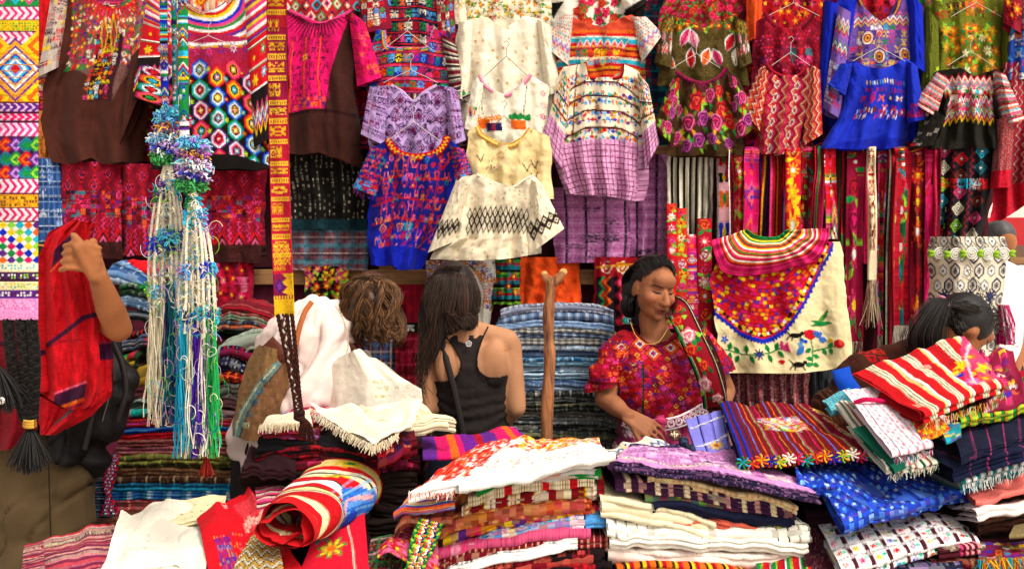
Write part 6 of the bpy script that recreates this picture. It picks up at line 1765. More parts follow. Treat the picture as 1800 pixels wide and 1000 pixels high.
top4('yellow and black zigzag cloth curled at the bottom under the roll',Gf,[(446,942),(486,926),(500,1012),(400,1020)],[2.14,2.16,1.97,1.96],14,('1c1610',lambda q: [q.zz(0,q.wpx,y_,8,26,5,['d8a03a',None,CRM,None]) for y_ in range(4,int(q.front),22)]),amp=.01)

# ---- centre front pile
Gc = 'folded textiles in the white topped centre pile'
def whitetop(q):
    W_,D_ = q.wpx,q.front
    for k in range(520):
        x,y_ = rng.random() ** 1.4 * W_ * .27,rng.random() * D_
        q.leaf(x,y_,17,4,rng.uniform(-.6,.6) - .9,q.pick([RED,'e0381c',RED,ORA]))
    for k in range(420):
        x,y_ = W_ * (.34 + .66 * rng.random()),D_ * .42 * rng.random() ** 1.2
        q.leaf(x,y_,17,4,rng.uniform(-.5,.5),q.pick([ORA,RED,YEL,GOLD]))
    for k in range(150):
        x = W_ * (.2 + .8 * rng.random());y_ = D_ * (.74 + .26 * rng.random()) - .1 * D_ * x / W_
        q.leaf(x,y_,9,2,rng.uniform(0,3),q.pick(['e89a7a','e06a5a','f0c0a0']))
t,ob = top4('bright white cloth with scarlet and orange embroidered borders, topmost on the centre pile',Gc,[(838,772),(1052,768),(1070,802),(716,856)],[2.45,2.5,2.17,2.07],20,('f2ebe2',whitetop),nfold=.006,amp=.008,cell=.003,ntop=44,lay_=3,dl=.012,rel=.001)
fringe(ob[0],[at(718,864,2.07),at(770,866,2.06),at(800,862,2.06)],60,.014,[RED,'e89a7a',WHT],r=.0012)
top4('plain white rolled flap along the front of the white topped pile',Gc,[(800,834),(1060,790),(1084,800),(806,854)],[2.2,2.3,2.12,2.03],14,P_solid('f4ede4',['eee2d6']),amp=.01,nfold=.006,mat=M_FINE)
seqA = [('efe0c0',3),('9a1018',2),('f0d890',4),(CRM,3),('7a0f18',26),(YEL,3),(CRM,8),('c03a2a',3),(CRM,6),('3a1a4a',2),('8a0f18',20),(CRM,5),(GOLD,4)]
cl = [
 ('orange figured pale grey',818,846,1052,822,16,P_glyph('b8b4b0',[ORA,'7a8a9a','d07a3a',WHT],24,14,n=7)),
 ('emerald green with brown lines',840,856,1056,826,16,P_vs('147a30',[(None,90),(BRN,3),(None,5),(BRN,3),(None,60)])),
 ('cream ribbed with red blocks',822,868,1046,838,17,P_vs('eadcbc',[('eadcbc',3),('a88a60',1.8)],lambda q: [q.rect(x,0,x + 14,q.y1,RED) for x in (64,130,180)])),
 ('red cream and yellow striped',812,882,1062,852,26,P_vs('8a0f18',seqA)),
 ('salmon flowered',772,908,1040,874,28,P_bloom('a8442e',['d8705a',RED,PINK,'e89a7a'],22,10,[GOLD,'5a1c14'])),
 ('purple and yellow banded',778,934,1060,890,20,P_vs(PUR,[(YEL,20),(PUR,26),(ORA,8),(MAG,14),(GOLD,24),('7a1028',12)],lambda q: q.glyph(0,0,q.x1,q.y1,16,12,[ORA,PUR,YEL],.4))),
 ('sky blue with bright figured panels',826,944,1072,902,22,P_vs('4a86d0',[(TURQ,26),(NAVY,4),(SKY,24),('d8c8d8',24),(NAVY,4),(SKY,40)],lambda q: q.birds(10,0,q.x1 * .8,q.y1,18,8,[WHT,ORA,RED,ROY,PINK,YEL]))),
 ('rose pink',738,970,1040,926,18,P_vs('d0527a',[(None,4),('b83a64',2)],lambda q: q.glyph(0,0,q.x1 * .4,q.y1,18,16,[MAG,'f0a0b8'],.6))),
 ('maroon with cream dashes',760,984,1072,938,24,P_vs('6a0c1c',[(None,9),('d8a080',2)])),
 ('smooth white rounded',770,1000,1014,950,15,P_solid('f4eee8',['eee4e0'])),
 ('black and red figured',700,1016,1062,968,30,P_glyph('1a0f12',[RED,CRIM,'e05a4a'],34,24,n=7,p=.8)),
 ('black with red flower knots',690,1044,1078,994,30,P_glyph('160c10',[CRIM,RED,NAVY],40,24,n=7,p=.6)),
]
for i,(d,xl,yl,xr,yr,th,pm) in enumerate(cl):
    lay(f'{d} folded cloth, {ORD[i + 1]} layer of the white topped centre pile',Gc,xl,yl,xr,yr,th + 2,2.17 - .004 * i + .01 * rng.normal(),.36,pm,cell=.0035,ntop=8,amp=.007,bow=.006,dl=.016 if i > 2 else .004,dr=.004,lay_=4,nfold=.004,skew=.03)
top4('orange and blue striped cloth corner sticking out left of the centre pile',Gc,[(716,866),(800,858),(800,884),(690,892)],[2.3,2.3,2.12,2.12],14,P_hs('e08a3a',[(ORA,6),(CRM,5),(GOLD,5),(WHT,4),('2a62c0',8),(MAG,3)]),dl=.015,amp=.008)
top4('salmon plaid cloth corner drooping left of the centre pile',Gc,[(714,886),(800,884),(796,916),(694,908)],[2.28,2.28,2.12,2.12],20,P_plaid('a04430',[('3a1c18',9),(None,18)],[('3a1c18',6),(None,12),('c8906a',2)],.8),dl=.03,amp=.01)
top4('rose pink cloth corner with red flowers at the left foot of the centre pile',Gc,[(690,926),(770,920),(770,1000),(664,946)],[2.26,2.28,2.06,2.06],16,P_bloom('d8628a',[CRIM,MAG,RED],26,11,[CRIM]),dl=.03,amp=.008)
top4('green and wine flecked cloth peeping out below the rose pink corner',Gc,[(652,950),(720,940),(720,1016),(640,1010)],[2.24,2.26,2.08,2.06],22,P_jaspe('3a1420',[GRN,CRIM,'14301c','c89a9a']),amp=.01)
t = thing('yarn_tassel','green orange and white yarn tassels trailing down the left of the centre pile','tassel',at(740,1000,2.06))
for k in range(9):
    x = 742 + k * 4;braid('cord',[at(x,912 + k,2.13),at(x - 14,945 + k * 2,2.08),at(x - 22 - k,990,2.05),at(x - 34,1015,2.04)],.0042,[[GRN,LIME,'0f5a28'],[ORA,YEL,RED],[CRM,WHT,GRY],[NAVY,PUR,ORA]][k % 4],t,7,n=60)

# ---- next pile to the right
Gd = 'folded textiles in the lilac topped pile'
def lilac(q):
    q.hs(0,q.front,[('cc8cc4',200)]);q.glyph(6,10,q.wpx - 4,q.front * .92,24,20,['5a1f5c','7a2f74','f0c8e8'],1,9,fill=.5);q.glyph(4,q.front * .72,q.wpx,q.front * .9,26,18,['f0d0a8','8a3a80',CRM],.9,7)
    q.rect(0,0,q.x1,q.front * .14,'1c1a3a');q.zz(0,q.wpx,q.front * .12,6,22,5,['3a2a5a','b070b0']);q.rect(0,q.front + 2,q.x1,q.y1,'1a1630');q.zz(0,q.wpx,q.front,4,14,4,['c07ab8','1a1630']);q.speck(.08,['b06aa8','d090c8'])
top4('lilac brocade cloth with dark navy borders, topmost on its pile',Gd,[(1108,784),(1330,790),(1444,868),(1078,812)],[2.46,2.5,2.09,2.14],17,('c07ab8',lilac),cell=.0036,amp=.008,dr=.004,lay_=4,nfold=.003,bow=.006)
dl_ = [
 ('cream with orange diamonds',1138,826,1404,884,17,P_vs('ecd4a0',[(None,500)],lambda q: (q.dots(6,0,q.x1,q.y1,20,11,4.4,['c84a1a','a83014'],.9),q.zz(0,q.x1,q.front + 2,5,20,3,['8a2a1a'])))),
 ('purple and cream blocked',1082,836,1402,898,20,P_vs('3a1a3a',[('3a1a3a',20),('e8c8a0',9),('3a1a3a',14),('c08a80',8)])),
 ('purple with lime stitched fruit',1138,862,1396,906,22,P_vs('3a1a5a',[(None,500)],lambda q: (q.bloom(0,0,q.x1,q.y1,20,8,[LIME,MAG,YEL],[GRN]),q.zv(0,q.y1,q.x1 * .5,4,8,3,[LIME,BLK])))),
 ('dark navy with loose yellow cord',1150,884,1398,916,18,P_solid('14162c',['1c2040'])),
 ('smooth salmon',1176,900,1402,926,24,P_solid('d8604a',['e07a60','c85040'],.1)),
 ('smooth cream',1058,872,1260,916,36,P_solid('ecdcb8',['e2cfa4'],.12)),
 ('white with black pinstripes',1066,912,1430,924,30,P_vs('f2e8d8',[(None,17),('2a2220',2)])),
 ('plain white',1074,938,1424,948,22,P_solid('f2eadc',['e8dcc8'],.1)),
 ('pale pinkish white',1072,958,1412,972,34,P_solid('eed8cc',['f4e8e0','e0c4b8'],.3)),
 ('orange and black banded',1086,992,1330,1004,24,P_vs('d87a1a',[(ORA,10),(BLK,6),(YEL,5),(CRIM,8)])),
]
for i,(d,xl,yl,xr,yr,th,pm) in enumerate(dl_):
    lay(f'{d} folded cloth, {ORD[i + 1]} layer of the lilac topped pile',Gd,xl,yl,xr,yr,th + 2,2.16 - .004 * i + .008 * rng.normal(),.36,pm,cell=.0035,ntop=8,amp=.008,bow=-.012 if i in (6,7,8) else .004,dl=.006,dr=.006,lay_=4,nfold=.004,skew=-.02)
top4('green and red striped cloth at the bottom right of the lilac topped pile',Gd,[(1330,976),(1420,960),(1428,1010),(1330,1020)],[2.2,2.2,2.05,2.05],20,P_vs('14602a',[(GRN,8),(LIME,3),(RED,8),(CRIM,6),(WHT,2)]),amp=.006)
top4('dark maroon cloth with pale specks right of the white pinstripes',Gd,[(1420,900),(1500,890),(1510,1010),(1412,1010)],[2.3,2.3,2.06,2.06],30,P_solid('3a0f1c',['5a1a2a','2a0a14','8a6a6a'],.15),amp=.01)
top4('white cloth with navy arrow border lying behind the lilac pile',None,[(1056,788),(1150,772),(1218,794),(1068,806)],[2.62,2.66,2.46,2.46],12,('f0e6d4',lambda q: (q.zz(0,q.wpx,q.front * .35,8,16,6,['2a3a7a','6a80b0']),q.zz(0,q.wpx,q.front * .7,6,16,4,['3a4a8a']))),nfold=.008,amp=.008)
def ball(label,px,py,Y,r,cols):
    t = thing('yarn_ball',label,'yarn ball',at(px,py + 8,Y))
    c = at(px,py,Y);L = []
    for k in range(26):
        a = np.linspace(0,6.283,26);n_ = rng.normal(size=3);n_ /= np.linalg.norm(n_)
        u_ = np.cross(n_,[.3,.5,.8]);u_ /= np.linalg.norm(u_);w_ = np.cross(n_,u_)
        L.append(c + r * (np.cos(a)[:,None] * u_ + np.sin(a)[:,None] * w_) * rng.uniform(.8,1.0))
    tubes('yarn_winding',L,.0028,np.array([lin(cols[i % len(cols)]) for i in range(26)]),M_WOOL,t,5)
ball('small brown and cream yarn ball on the white arrow cloth',1186,764,2.5,.016,['6a4a34',CRM,'3a2a20'])
ball('small dark navy yarn ball next to the brown one',1202,776,2.48,.014,['20263a','3a4660'])
ball('dark green yarn ball in front of the navy one',1214,788,2.46,.012,['1a2a24','3a4660',BLK])

# ---- right front
Ge = 'textiles spread at the right front of the stall'
def perw(q):
    q.vs(0,q.x1,[(None,18),('2a1a6a',2.6)]);q.line([(4,q.front * .28),(q.wpx,q.front * .18)],4,WHT);q.line([(4,q.front * .30),(q.wpx,q.front * .2)],1.6,NAVY);q.line([(4,q.front * .82),(q.wpx,q.front * .66)],3.2,WHT);q.fl(q.wpx * .6,q.front * .85,16,YEL,CRIM,8)
top4('periwinkle blue cloth with dark grid and white cords beside the vendor hand',Ge,[(1206,736),(1272,720),(1286,792),(1226,802)],[2.62,2.66,2.44,2.42],8,('7a78d0',perw),amp=.005)
def dred(q):
    q.vs(0,q.x1,[(None,14),(MAG,2),(None,9),(GOLD,2),(None,12),('4a6ac0',3),(None,10),(ORA,2),(None,12),('7a9a4a',2),('9a2a5a',5)])
    for k in range(330):
        x = q.wpx * (.30 + .38 * rng.random());y_ = q.front * (.28 + .3 * rng.random()) + (x - q.wpx * .45) * .12
        q.leaf(x,y_,16,2.6,rng.uniform(-.5,.3),q.pick([WHT,YEL,ORA,LIME,SKY,PINK,RED,CRM]))
    q.vs(0,q.wpx * .13,[(NAVY,5),(ROY,3),(MAR,6)])
t,ob = top4('dark red striped cloth with bright embroidered patch beside the cape',Ge,[(1266,712),(1424,712),(1530,796),(1302,812)],[2.66,2.7,2.26,2.22],16,('6a0a14',dred),amp=.006,nfold=.005,cell=.003,ntop=44,rel=.0022)
for k in range(15):
    f = k / 14;c = at(1306 + 222 * f,812 - 14 * f + 3 * math.sin(k * 2),2.215 + .04 * f)
    pompom_cols = [[GRN,TURQ],[RED,ORA],[YEL,ORA],[PUR,ROY],[LIME,YEL],[CRM,WHT],[RED,PINK]][k % 7]
    pth = []
    for a in np.linspace(0,6.28,9)[:-1]: pth.append([c,c + np.array([.014 * math.cos(a),-.006,.012 * math.sin(a)]),c + np.array([.022 * math.cos(a + .2),-.006,.018 * math.sin(a + .2)])])
    tubes('star_tassel',pth,.0028,np.array([lin(pompom_cols[i % 2]) for i in range(8)]),M_WOOL,t,4)
fringe(ob[0],[at(1424,716,2.68),at(1476,756,2.45),at(1528,794,2.26)],120,.05,[CRM,YEL,ORA,'e8d8a8',RED],down=(1,-.2,-.5),r=.0016)
def bluep(q):
    q.speck(.4,['2a5ae0','1a42c8','1e3cb0'])
    for k in range(-20,40): q.line([(k * 24,0),(k * 24 + q.y1 * .5,q.y1)],4.6,'0c1f6a')
    for k in range(0,40): q.line([(0,k * 15 + 4),(q.x1,k * 15 - 18)],1.8,'0f2580')
    for k in range(0,40,3): q.line([(0,k * 15),(q.x1,k * 15 - 22)],1.2,'6a2a7a')
    q.dots(6,4,q.x1,q.y1,24,15,4.0,['7ab8f0','b0d8f8','4a90e0'],.95,jit=1)
t,ob = top4('crinkled cobalt blue textile draped over the white checked cloth',Ge,[(1412,808),(1604,818),(1722,856),(1484,922)],[2.42,2.46,2.2,2.02],24,('2448cc',bluep),amp=.012,nfold=.014,cell=.0028,ntop=48,lay_=4,rel=.004,bow=.012)
top4('bunched cobalt blue corner with black lining beside the lilac pile',Ge,[(1392,802),(1440,806),(1470,850),(1402,848)],[2.36,2.4,2.16,2.16],26,('1a3cc0',bluep),amp=.014,nfold=.014)
def chk(q):
    q.vs(0,q.x1,[(None,26),('4a1428',9)]);
    y_ = 2
    while y_ < q.y1:
        q.rect(0,y_,q.x1,y_ + 10,'f2e8e4');q.glyph(0,y_ + 1,q.x1,y_ + 9,7,8,['4a3a3a','7a5a6a'],.8,3,fill=.4);y_ += 36
    q.vs(0,q.x1,[(None,26),('4a1428',9)]) if False else None
    j = 0;y_ = 24
    while y_ < q.y1:
        x = 13
        while x < q.x1:
            c = q.pick([ROY,RED,PUR,'b8562a',YEL,PINK,SKY]);q.fl(x - 3,y_,8,c,q.pick([WHT,c]),int(rng.integers(4,7)));q.leaf(x + 2,y_ - 4,13,4,rng.uniform(-1,1),q.pick(['2ab89a',GRN,'f0e0d8','3ac0a0']));x += 35
        y_ += 36
top4('white cloth with maroon grid and small coloured birds and flowers',Ge,[(1426,898),(1668,872),(1722,934),(1482,1004)],[2.3,2.34,2.08,1.98],22,('f2e8e0',chk),amp=.006,nfold=.004,cell=.0029,ntop=44,lay_=4,rel=.002,dr=.02)
def rws(q):
    q.vs(0,q.x1,[('c4141c',19),('efdcb0',3),(BLK,1.6),(CRM,4),(BLK,1.6),(CRM,3),('c4141c',17),('e8c878',4),('b8a888',3),(WHT,5),(BLK,1.6)])
    q.poly([(q.wpx * .98,0),(q.wpx,0),(q.wpx,q.front),(q.wpx * .62,q.front),(q.wpx * .8,q.front * .5)],'d83a6a')
    for (x,y_,c) in ((.88,.5,ORA),(.8,.78,RED),(.92,.75,YEL),(.95,.3,PINK),(.72,.92,'d070c0'),(.86,.93,ORA),(.76,.6,YEL)): q.fl(q.wpx * x,q.front * y_,17,c,YEL,5)
    q.line([(q.wpx * .72,q.front),(q.wpx * .84,q.front * .5),(q.wpx,q.front * .2)],4,'f0c0d8');q.leaf(q.wpx * .62,q.front * .72,24,6,.1,ROY);q.leaf(q.wpx * .6,q.front * .68,24,6,-.1,YEL)
t,ob = top4('red cream and yellow striped cloth with flowered end, topmost on the right pile',Ge,[(1506,656),(1698,594),(1766,668),(1624,722)],[2.5,2.56,2.26,2.16],24,('c4141c',rws),amp=.006,nfold=.007,cell=.003,lay_=4,dr=.01,rel=.002)
fringe(ob[0],[at(1626,744,2.15),at(1690,722,2.19),at(1766,694,2.25)],70,.018,[CRM,RED,YEL,ORA],r=.001)
top4('rainbow and black patched cloth crumpled at the end of the red striped cloth',Ge,[(1700,648),(1776,622),(1806,690),(1730,712)],[2.42,2.46,2.24,2.22],30,P_glyph('8a1a3a',[YEL,GRN,ROY,ORA,PINK,BLK,WHT,PUR],15,12,n=5),amp=.018,nfold=.016)
top4('wine red cloth end lying at the far right behind the rainbow one',Ge,[(1760,660),(1830,650),(1830,690),(1770,690)],[2.7,2.7,2.5,2.5],16,P_solid('b00f24',[CRIM]),amp=.01)
top4('lime green and yellow fringed cloth under the red striped cloth',Ge,[(1660,722),(1810,668),(1816,704),(1690,742)],[2.36,2.4,2.24,2.2],18,P_vs('6a9a24',[(LIME,7),(YEL,4),(GRN,6),(BLK,3),(GOLD,4)]),amp=.012,nfold=.008)
top4('scarlet cloth with yellow flowers beside the pink spotted cloth',Ge,[(1590,722),(1636,716),(1672,756),(1622,770)],[2.28,2.3,2.17,2.14],8,P_bloom('c8141c',[YEL,ORA,YEL],15,7,[GRN,ORA]),amp=.004)
top4('small teal patched cloth corner on the navy cloth',Ge,[(1652,750),(1688,744),(1690,762),(1664,774)],[2.2,2.2,2.14,2.12],8,P_glyph('148a9a',[GRN,YEL,TURQ,PUR],12,9),amp=.003)
def pdots(q):
    q.vs(0,q.x1,[('f2dce2',14),('2a8aa0',2)]);q.dots(7,4,q.x1,q.y1,16,10,3,['c4183a','d8305a'],.95,stag=True,jit=.8)
t,ob = top4('white cloth with pink spots and thin teal stripes folded lengthwise',Ge,[(1484,688),(1542,680),(1640,778),(1570,796)],[2.42,2.44,2.12,2.1],12,('f2dce2',pdots),amp=.004,cell=.0034)
ribbon(t,'pink_binding',[(1502,708,2.345),(1524,702,2.33),(1558,706,2.335)],8,2.33,Pat(0,0,8,60,'c41650'))
fringe(ob[0],[at(1572,806,2.09),at(1606,800,2.1),at(1640,790,2.11)],60,.012,[WHT,'2a8aa0',PINK],r=.0009)
t,ob = top4('white and dark green striped cloth with fringed foot under the pink spotted one',Ge,[(1470,712),(1520,704),(1650,806),(1560,826)],[2.46,2.48,2.16,2.12],14,P_vs('f0e8d4',[(None,12),('14503c',6),(None,8),('c83a3a',2),('14503c',3)]),amp=.006,nfold=.004)
fringe(ob[0],[at(1562,834,2.12),at(1610,826,2.14),at(1650,816,2.16)],70,.014,[WHT,CRM,'14503c'],r=.0009)
top4('green cloth with red zigzag band beside the white green striped one',Ge,[(1500,752),(1540,742),(1610,808),(1572,826)],[2.3,2.32,2.12,2.1],8,('14604a',lambda q: q.zv(0,q.y1,q.wpx * .6,4,10,5,[WHT,RED,WHT])),amp=.004)
top4('turquoise crocheted edging cloth in front of the stooping girl',Ge,[(1446,702),(1492,682),(1506,706),(1462,724)],[2.62,2.64,2.5,2.48],12,('2ab4d0',lambda q: [q.ell(x,y_,5.5,5.5,'8adfe8') and q.ell(x,y_,2.6,2.6,'0f5a8a') for x in np.arange(6,q.x1,13) for y_ in np.arange(5,q.y1,12)]),amp=.008)
nv = [(None,30),('8a2a5a',2.2)]
t,ob = top4('navy cloth with thin wine stripes, upper fold on the right pile',Ge,[(1668,742),(1830,690),(1830,764),(1690,806)],[2.34,2.38,2.14,2.08],14,P_vs('14182e',nv),amp=.004,nfold=.005)
lay('navy cloth with wine stripes, lower fold above the teal fringe',Ge,1676,822,1830,776,26,2.10,.3,P_vs('141a34',nv),amp=.004,cell=.004)
t,ob = lay('teal and white striped cloth with white fringe under the navy folds',Ge,1690,846,1830,800,20,2.11,.3,P_vs('f0f0ec',[('0f6a70',9),(WHT,8),('14323c',5),(WHT,6)]),amp=.004,cell=.004)
fringe(ob[0],[at(1690,852,2.09),at(1750,838,2.09),at(1830,808,2.09)],120,.018,[WHT,'d8ecec','0f6a70'],r=.0009)
top4('soft coral pink cloth below the teal fringe at the right',Ge,[(1690,866),(1830,824),(1830,858),(1716,880)],[2.24,2.26,2.12,2.08],10,P_solid('e87068',['f08a80','e05a54'],.15),amp=.008,nfold=.006)
top4('pinkish white cloth fold at the right above the brown cloth',Ge,[(1664,890),(1830,846),(1830,880),(1720,900)],[2.24,2.26,2.10,2.06],20,P_solid('f0dcd6',['f6e8e4','e8c8c0'],.2),amp=.008,nfold=.006)
lay('brown flecked cloth folded under the pinkish white fold',Ge,1722,906,1830,884,20,2.10,.3,P_jaspe('4a2014',['7a4a2a','2a100a','5a5a4a']),amp=.008)
lay('dark brown ribbed cloth below the brown flecked one',Ge,1718,926,1830,906,22,2.10,.3,P_vs('33180f',[(None,5),('1e0e0a',2)]),amp=.008)
lay('deep maroon cloth at the foot of the right pile',Ge,1700,950,1830,934,24,2.12,.3,P_solid('300c14',['3c101a']),amp=.006)
top4('khaki cloth corner at the right picture edge over the rainbow cloth',Ge,[(1786,912),(1830,896),(1830,938),(1774,940)],[2.14,2.16,2.02,2.02],8,P_solid('7a6a44',['8a7a50','6a5a38']),amp=.006)
t,ob = top4('rainbow woven cloth with yellow fringe in the bottom right corner',Ge,[(1716,950),(1830,940),(1840,1000),(1722,1000)],[2.14,2.16,1.98,1.98],14,P_glyph('7a1424',[ORA,YEL,TURQ,GRN,PUR,MAG,WHT,ROY],15,12,n=5),amp=.008)
fringe(ob[0],[at(1722,984,1.975),at(1780,980,1.97),at(1840,982,1.97)],120,.035,[YEL,GOLD,ORA,TURQ],r=.0017,spread=.4)
lay('maroon cloth with cream diamond by the white checked cloth',Ge,1650,968,1726,960,20,2.04,.3,('4a1420',lambda q: (q.dia(q.x1 * .35,q.front + 6,16,12,[CRM,MAR,'c08a7a']),q.vs(q.x1 * .55,q.x1,[(PINK,4),(MAR,4),(CRM,2)]))),amp=.006)
lay('red and brown figured cloth under the diamond one',Ge,1640,986,1730,980,18,2.04,.3,P_glyph('4a0e14',[CRIM,BRN,'c8906a'],14,11),amp=.006)
lay('navy and grey ribbed cloth along the bottom under the white checked cloth',Ge,1540,1002,1700,990,26,2.02,.3,P_vs('20243c',[('20243c',6),('9a98a8',2.4),('14162a',4),(LIL,1.6)]),amp=.006)

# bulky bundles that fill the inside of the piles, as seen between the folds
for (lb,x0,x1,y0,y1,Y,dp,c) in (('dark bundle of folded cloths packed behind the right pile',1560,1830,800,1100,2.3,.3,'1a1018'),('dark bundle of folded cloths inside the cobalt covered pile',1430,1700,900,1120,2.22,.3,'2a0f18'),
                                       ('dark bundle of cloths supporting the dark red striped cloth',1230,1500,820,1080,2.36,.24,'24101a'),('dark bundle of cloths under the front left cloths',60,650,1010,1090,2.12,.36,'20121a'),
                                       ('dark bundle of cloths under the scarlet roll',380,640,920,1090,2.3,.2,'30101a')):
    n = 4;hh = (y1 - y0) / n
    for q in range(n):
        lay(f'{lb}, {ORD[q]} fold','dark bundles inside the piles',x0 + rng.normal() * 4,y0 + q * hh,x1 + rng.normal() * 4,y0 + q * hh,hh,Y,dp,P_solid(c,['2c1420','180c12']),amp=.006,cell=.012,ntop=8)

# ---- wooden post
t = thing('wooden_post','peeled forked branch standing upright in front of the blue stack','post',(at(964,500,2.74)[0],2.74,0))
zt = np.linspace(0,1,60)
pts = smooth_line([np.array([at(960,500,2.74)[0],2.76,0.]),at(961,770,2.74),at(966,640,2.74),at(964,560,2.735),at(970,488,2.73)],60)
rr = np.interp(zt,[0,.25,.6,.9,1],[.024,.0205,.0185,.018,.019]) + .0032 * noise2(zt * 16,zt * 0,4)
tubes('trunk',[pts],[rr],lin('8a4a2a'),M_POST,t,14)
tubes('fork',[smooth_line([at(968,500,2.73),at(981,490,2.73),at(990,479,2.732)],14)],[np.linspace(.019,.014,14)],lin('8a4a2a'),M_POST,t,12)
tubes('fork',[smooth_line([at(970,498,2.73),at(960,488,2.728),at(958,482,2.728)],12)],[np.linspace(.017,.011,12)],lin('8a4a2a'),M_POST,t,12)
for (x,y_,r) in ((990,478,.0135),(957,481,.0105)):
    c = at(x,y_,2.729);a = np.linspace(0,6.283,13)[None,:];q = np.linspace(0,1,5)[:,None]
    P = c + np.stack([r * q * np.cos(a),-.004 * (1 - q ** 2) + 0 * a - .006,r * q * np.sin(a) * .9],-1)
    sheet('cut_end',P,lin('d8a868'),M_CLOTH,t)
# ---------------------------------------------------------------- people
def cap_geo(p0,r0,p1,r1,n=14,flat=None):
    """tapered capsule; flat = (axis vector, factor) squeezes the section along an axis"""
    p0,p1 = np.asarray(p0,float),np.asarray(p1,float)
    ax = p1 - p0;L = np.linalg.norm(ax);ax = ax / (L + 1e-9)
    ref = np.array([0,1.,0]) if abs(ax[1]) < .9 else np.array([1.,0,0])
    A = np.cross(ax,ref);A /= np.linalg.norm(A);B = np.cross(ax,A)
    rows = []
    for a in np.linspace(-80,0,4): rows.append((p0 + ax * r0 * math.sin(R(a)),r0 * math.cos(R(a))))
    for a in np.linspace(0,80,4): rows.append((p1 + ax * r1 * math.sin(R(a)),r1 * math.cos(R(a))))
    t = np.arange(n) * 2 * np.pi / n
    V = np.concatenate([c + r * (np.cos(t)[:,None] * A + np.sin(t)[:,None] * B) for c,r in rows])
    if flat is not None:
        f = np.asarray(flat[0],float);f /= np.linalg.norm(f);m = .5 * (p0 + p1)
        V = V - ((V - m) @ f)[:,None] * f * (1 - flat[1])
    F = []
    for i in range(len(rows) - 1):
        for j in range(n):
            F.append((i * n + j,i * n + (j + 1) % n,(i + 1) * n + (j + 1) % n,(i + 1) * n + j))
    F.append(tuple(range(n))[::-1]);F.append(tuple((len(rows) - 1) * n + j for j in range(n)))
    return V,F

def ell_geo(c,r,M=None,n=18):
    c = np.asarray(c,float);r = np.asarray(r,float)
    M = np.eye(3) if M is None else np.asarray(M,float)   # columns = axes
    th = np.linspace(0,np.pi,n // 2 + 2)[1:-1];ph = np.arange(n) * 2 * np.pi / n
    V = [[0,0,1]] + [[math.sin(a) * math.cos(b),math.sin(a) * math.sin(b),math.cos(a)] for a in th for b in ph] + [[0,0,-1]]
    V = c + (np.array(V) * r) @ M.T
    F = [(0,1 + j,1 + (j + 1) % n) for j in range(n)]
    for i in range(len(th) - 1):
        for j in range(n): F.append((1 + i * n + j,1 + (i + 1) * n + j,1 + (i + 1) * n + (j + 1) % n,1 + i * n + (j + 1) % n))
    b = 1 + (len(th) - 1) * n;e = len(V) - 1
    F += [(e,b + (j + 1) % n,b + j) for j in range(n)]
    return V,F

def ring_geo(rings,n=24):
    """closed loft through (centre, rx, ry, yaw)"""
    t = np.arange(n) * 2 * np.pi / n;V = []
    for (c,rx,ry,yaw) in rings:
        x,y = rx * np.cos(t),ry * np.sin(t);cs,sn_ = math.cos(yaw),math.sin(yaw)
        V.append(np.asarray(c) + np.stack([x * cs - y * sn_,x * sn_ + y * cs,0 * x],1))
    F = []
    for i in range(len(rings) - 1):
        for j in range(n): F.append((i * n + j,i * n + (j + 1) % n,(i + 1) * n + (j + 1) % n,(i + 1) * n + j))
    F.append(tuple(range(n))[::-1]);F.append(tuple((len(rings) - 1) * n + j for j in range(n)))
    return np.concatenate(V),F

def blob(name,geos,voxel,colfn,mat,parent=None,smooth=5,disp=None,cut=None,inflate=0.,loc=None):
    """union of the given closed shapes as one continuous surface"""
    V = [];F = [];o = 0
    for v,f in geos:
        V.append(v);F += [tuple(i + o for i in q) for q in f];o += len(v)
    V = np.concatenate(V)
    me = bpy.data.meshes.new('tmp');me.from_pydata(V.tolist(),[],F);me.update()
    ob = bpy.data.objects.new('tmp',me);COL.objects.link(ob)
    m = ob.modifiers.new('r','REMESH');m.mode = 'VOXEL';m.voxel_size = voxel;m.adaptivity = 0
    if smooth:
        s = ob.modifiers.new('s','SMOOTH');s.factor = .5;s.iterations = smooth
    dg = bpy.context.evaluated_depsgraph_get()
    ev = ob.evaluated_get(dg);me2 = ev.to_mesh()
    n = len(me2.vertices);P = np.empty(n * 3,np.float32);me2.vertices.foreach_get('co',P);P = P.reshape(-1,3).astype(float)
    N = np.empty(n * 3,np.float32);me2.vertices.foreach_get('normal',N);N = N.reshape(-1,3).astype(float)
    lt = np.empty(len(me2.polygons),np.int32);me2.polygons.foreach_get('loop_total',lt)
    li = np.empty(len(me2.loops),np.int32);me2.loops.foreach_get('vertex_index',li)
    assert (lt == 4).all()
    f4 = li.reshape(-1,4)
    ev.to_mesh_clear();bpy.data.objects.remove(ob);bpy.data.meshes.remove(me)
    if inflate: P = P + N * inflate
    if disp: P = disp(P,N)
    fc = P[f4].mean(1)
    if cut is not None:
        k = cut(fc);f4 = f4[k];fc = fc[k]
        used = np.unique(f4);re = np.zeros(n,int);re[used] = np.arange(len(used));P,f4 = P[used],re[f4]
    C = colfn(fc)
    return raw_mesh(name,P,f4,np.broadcast_to(C,(len(f4),3)),mat,parent,loc)

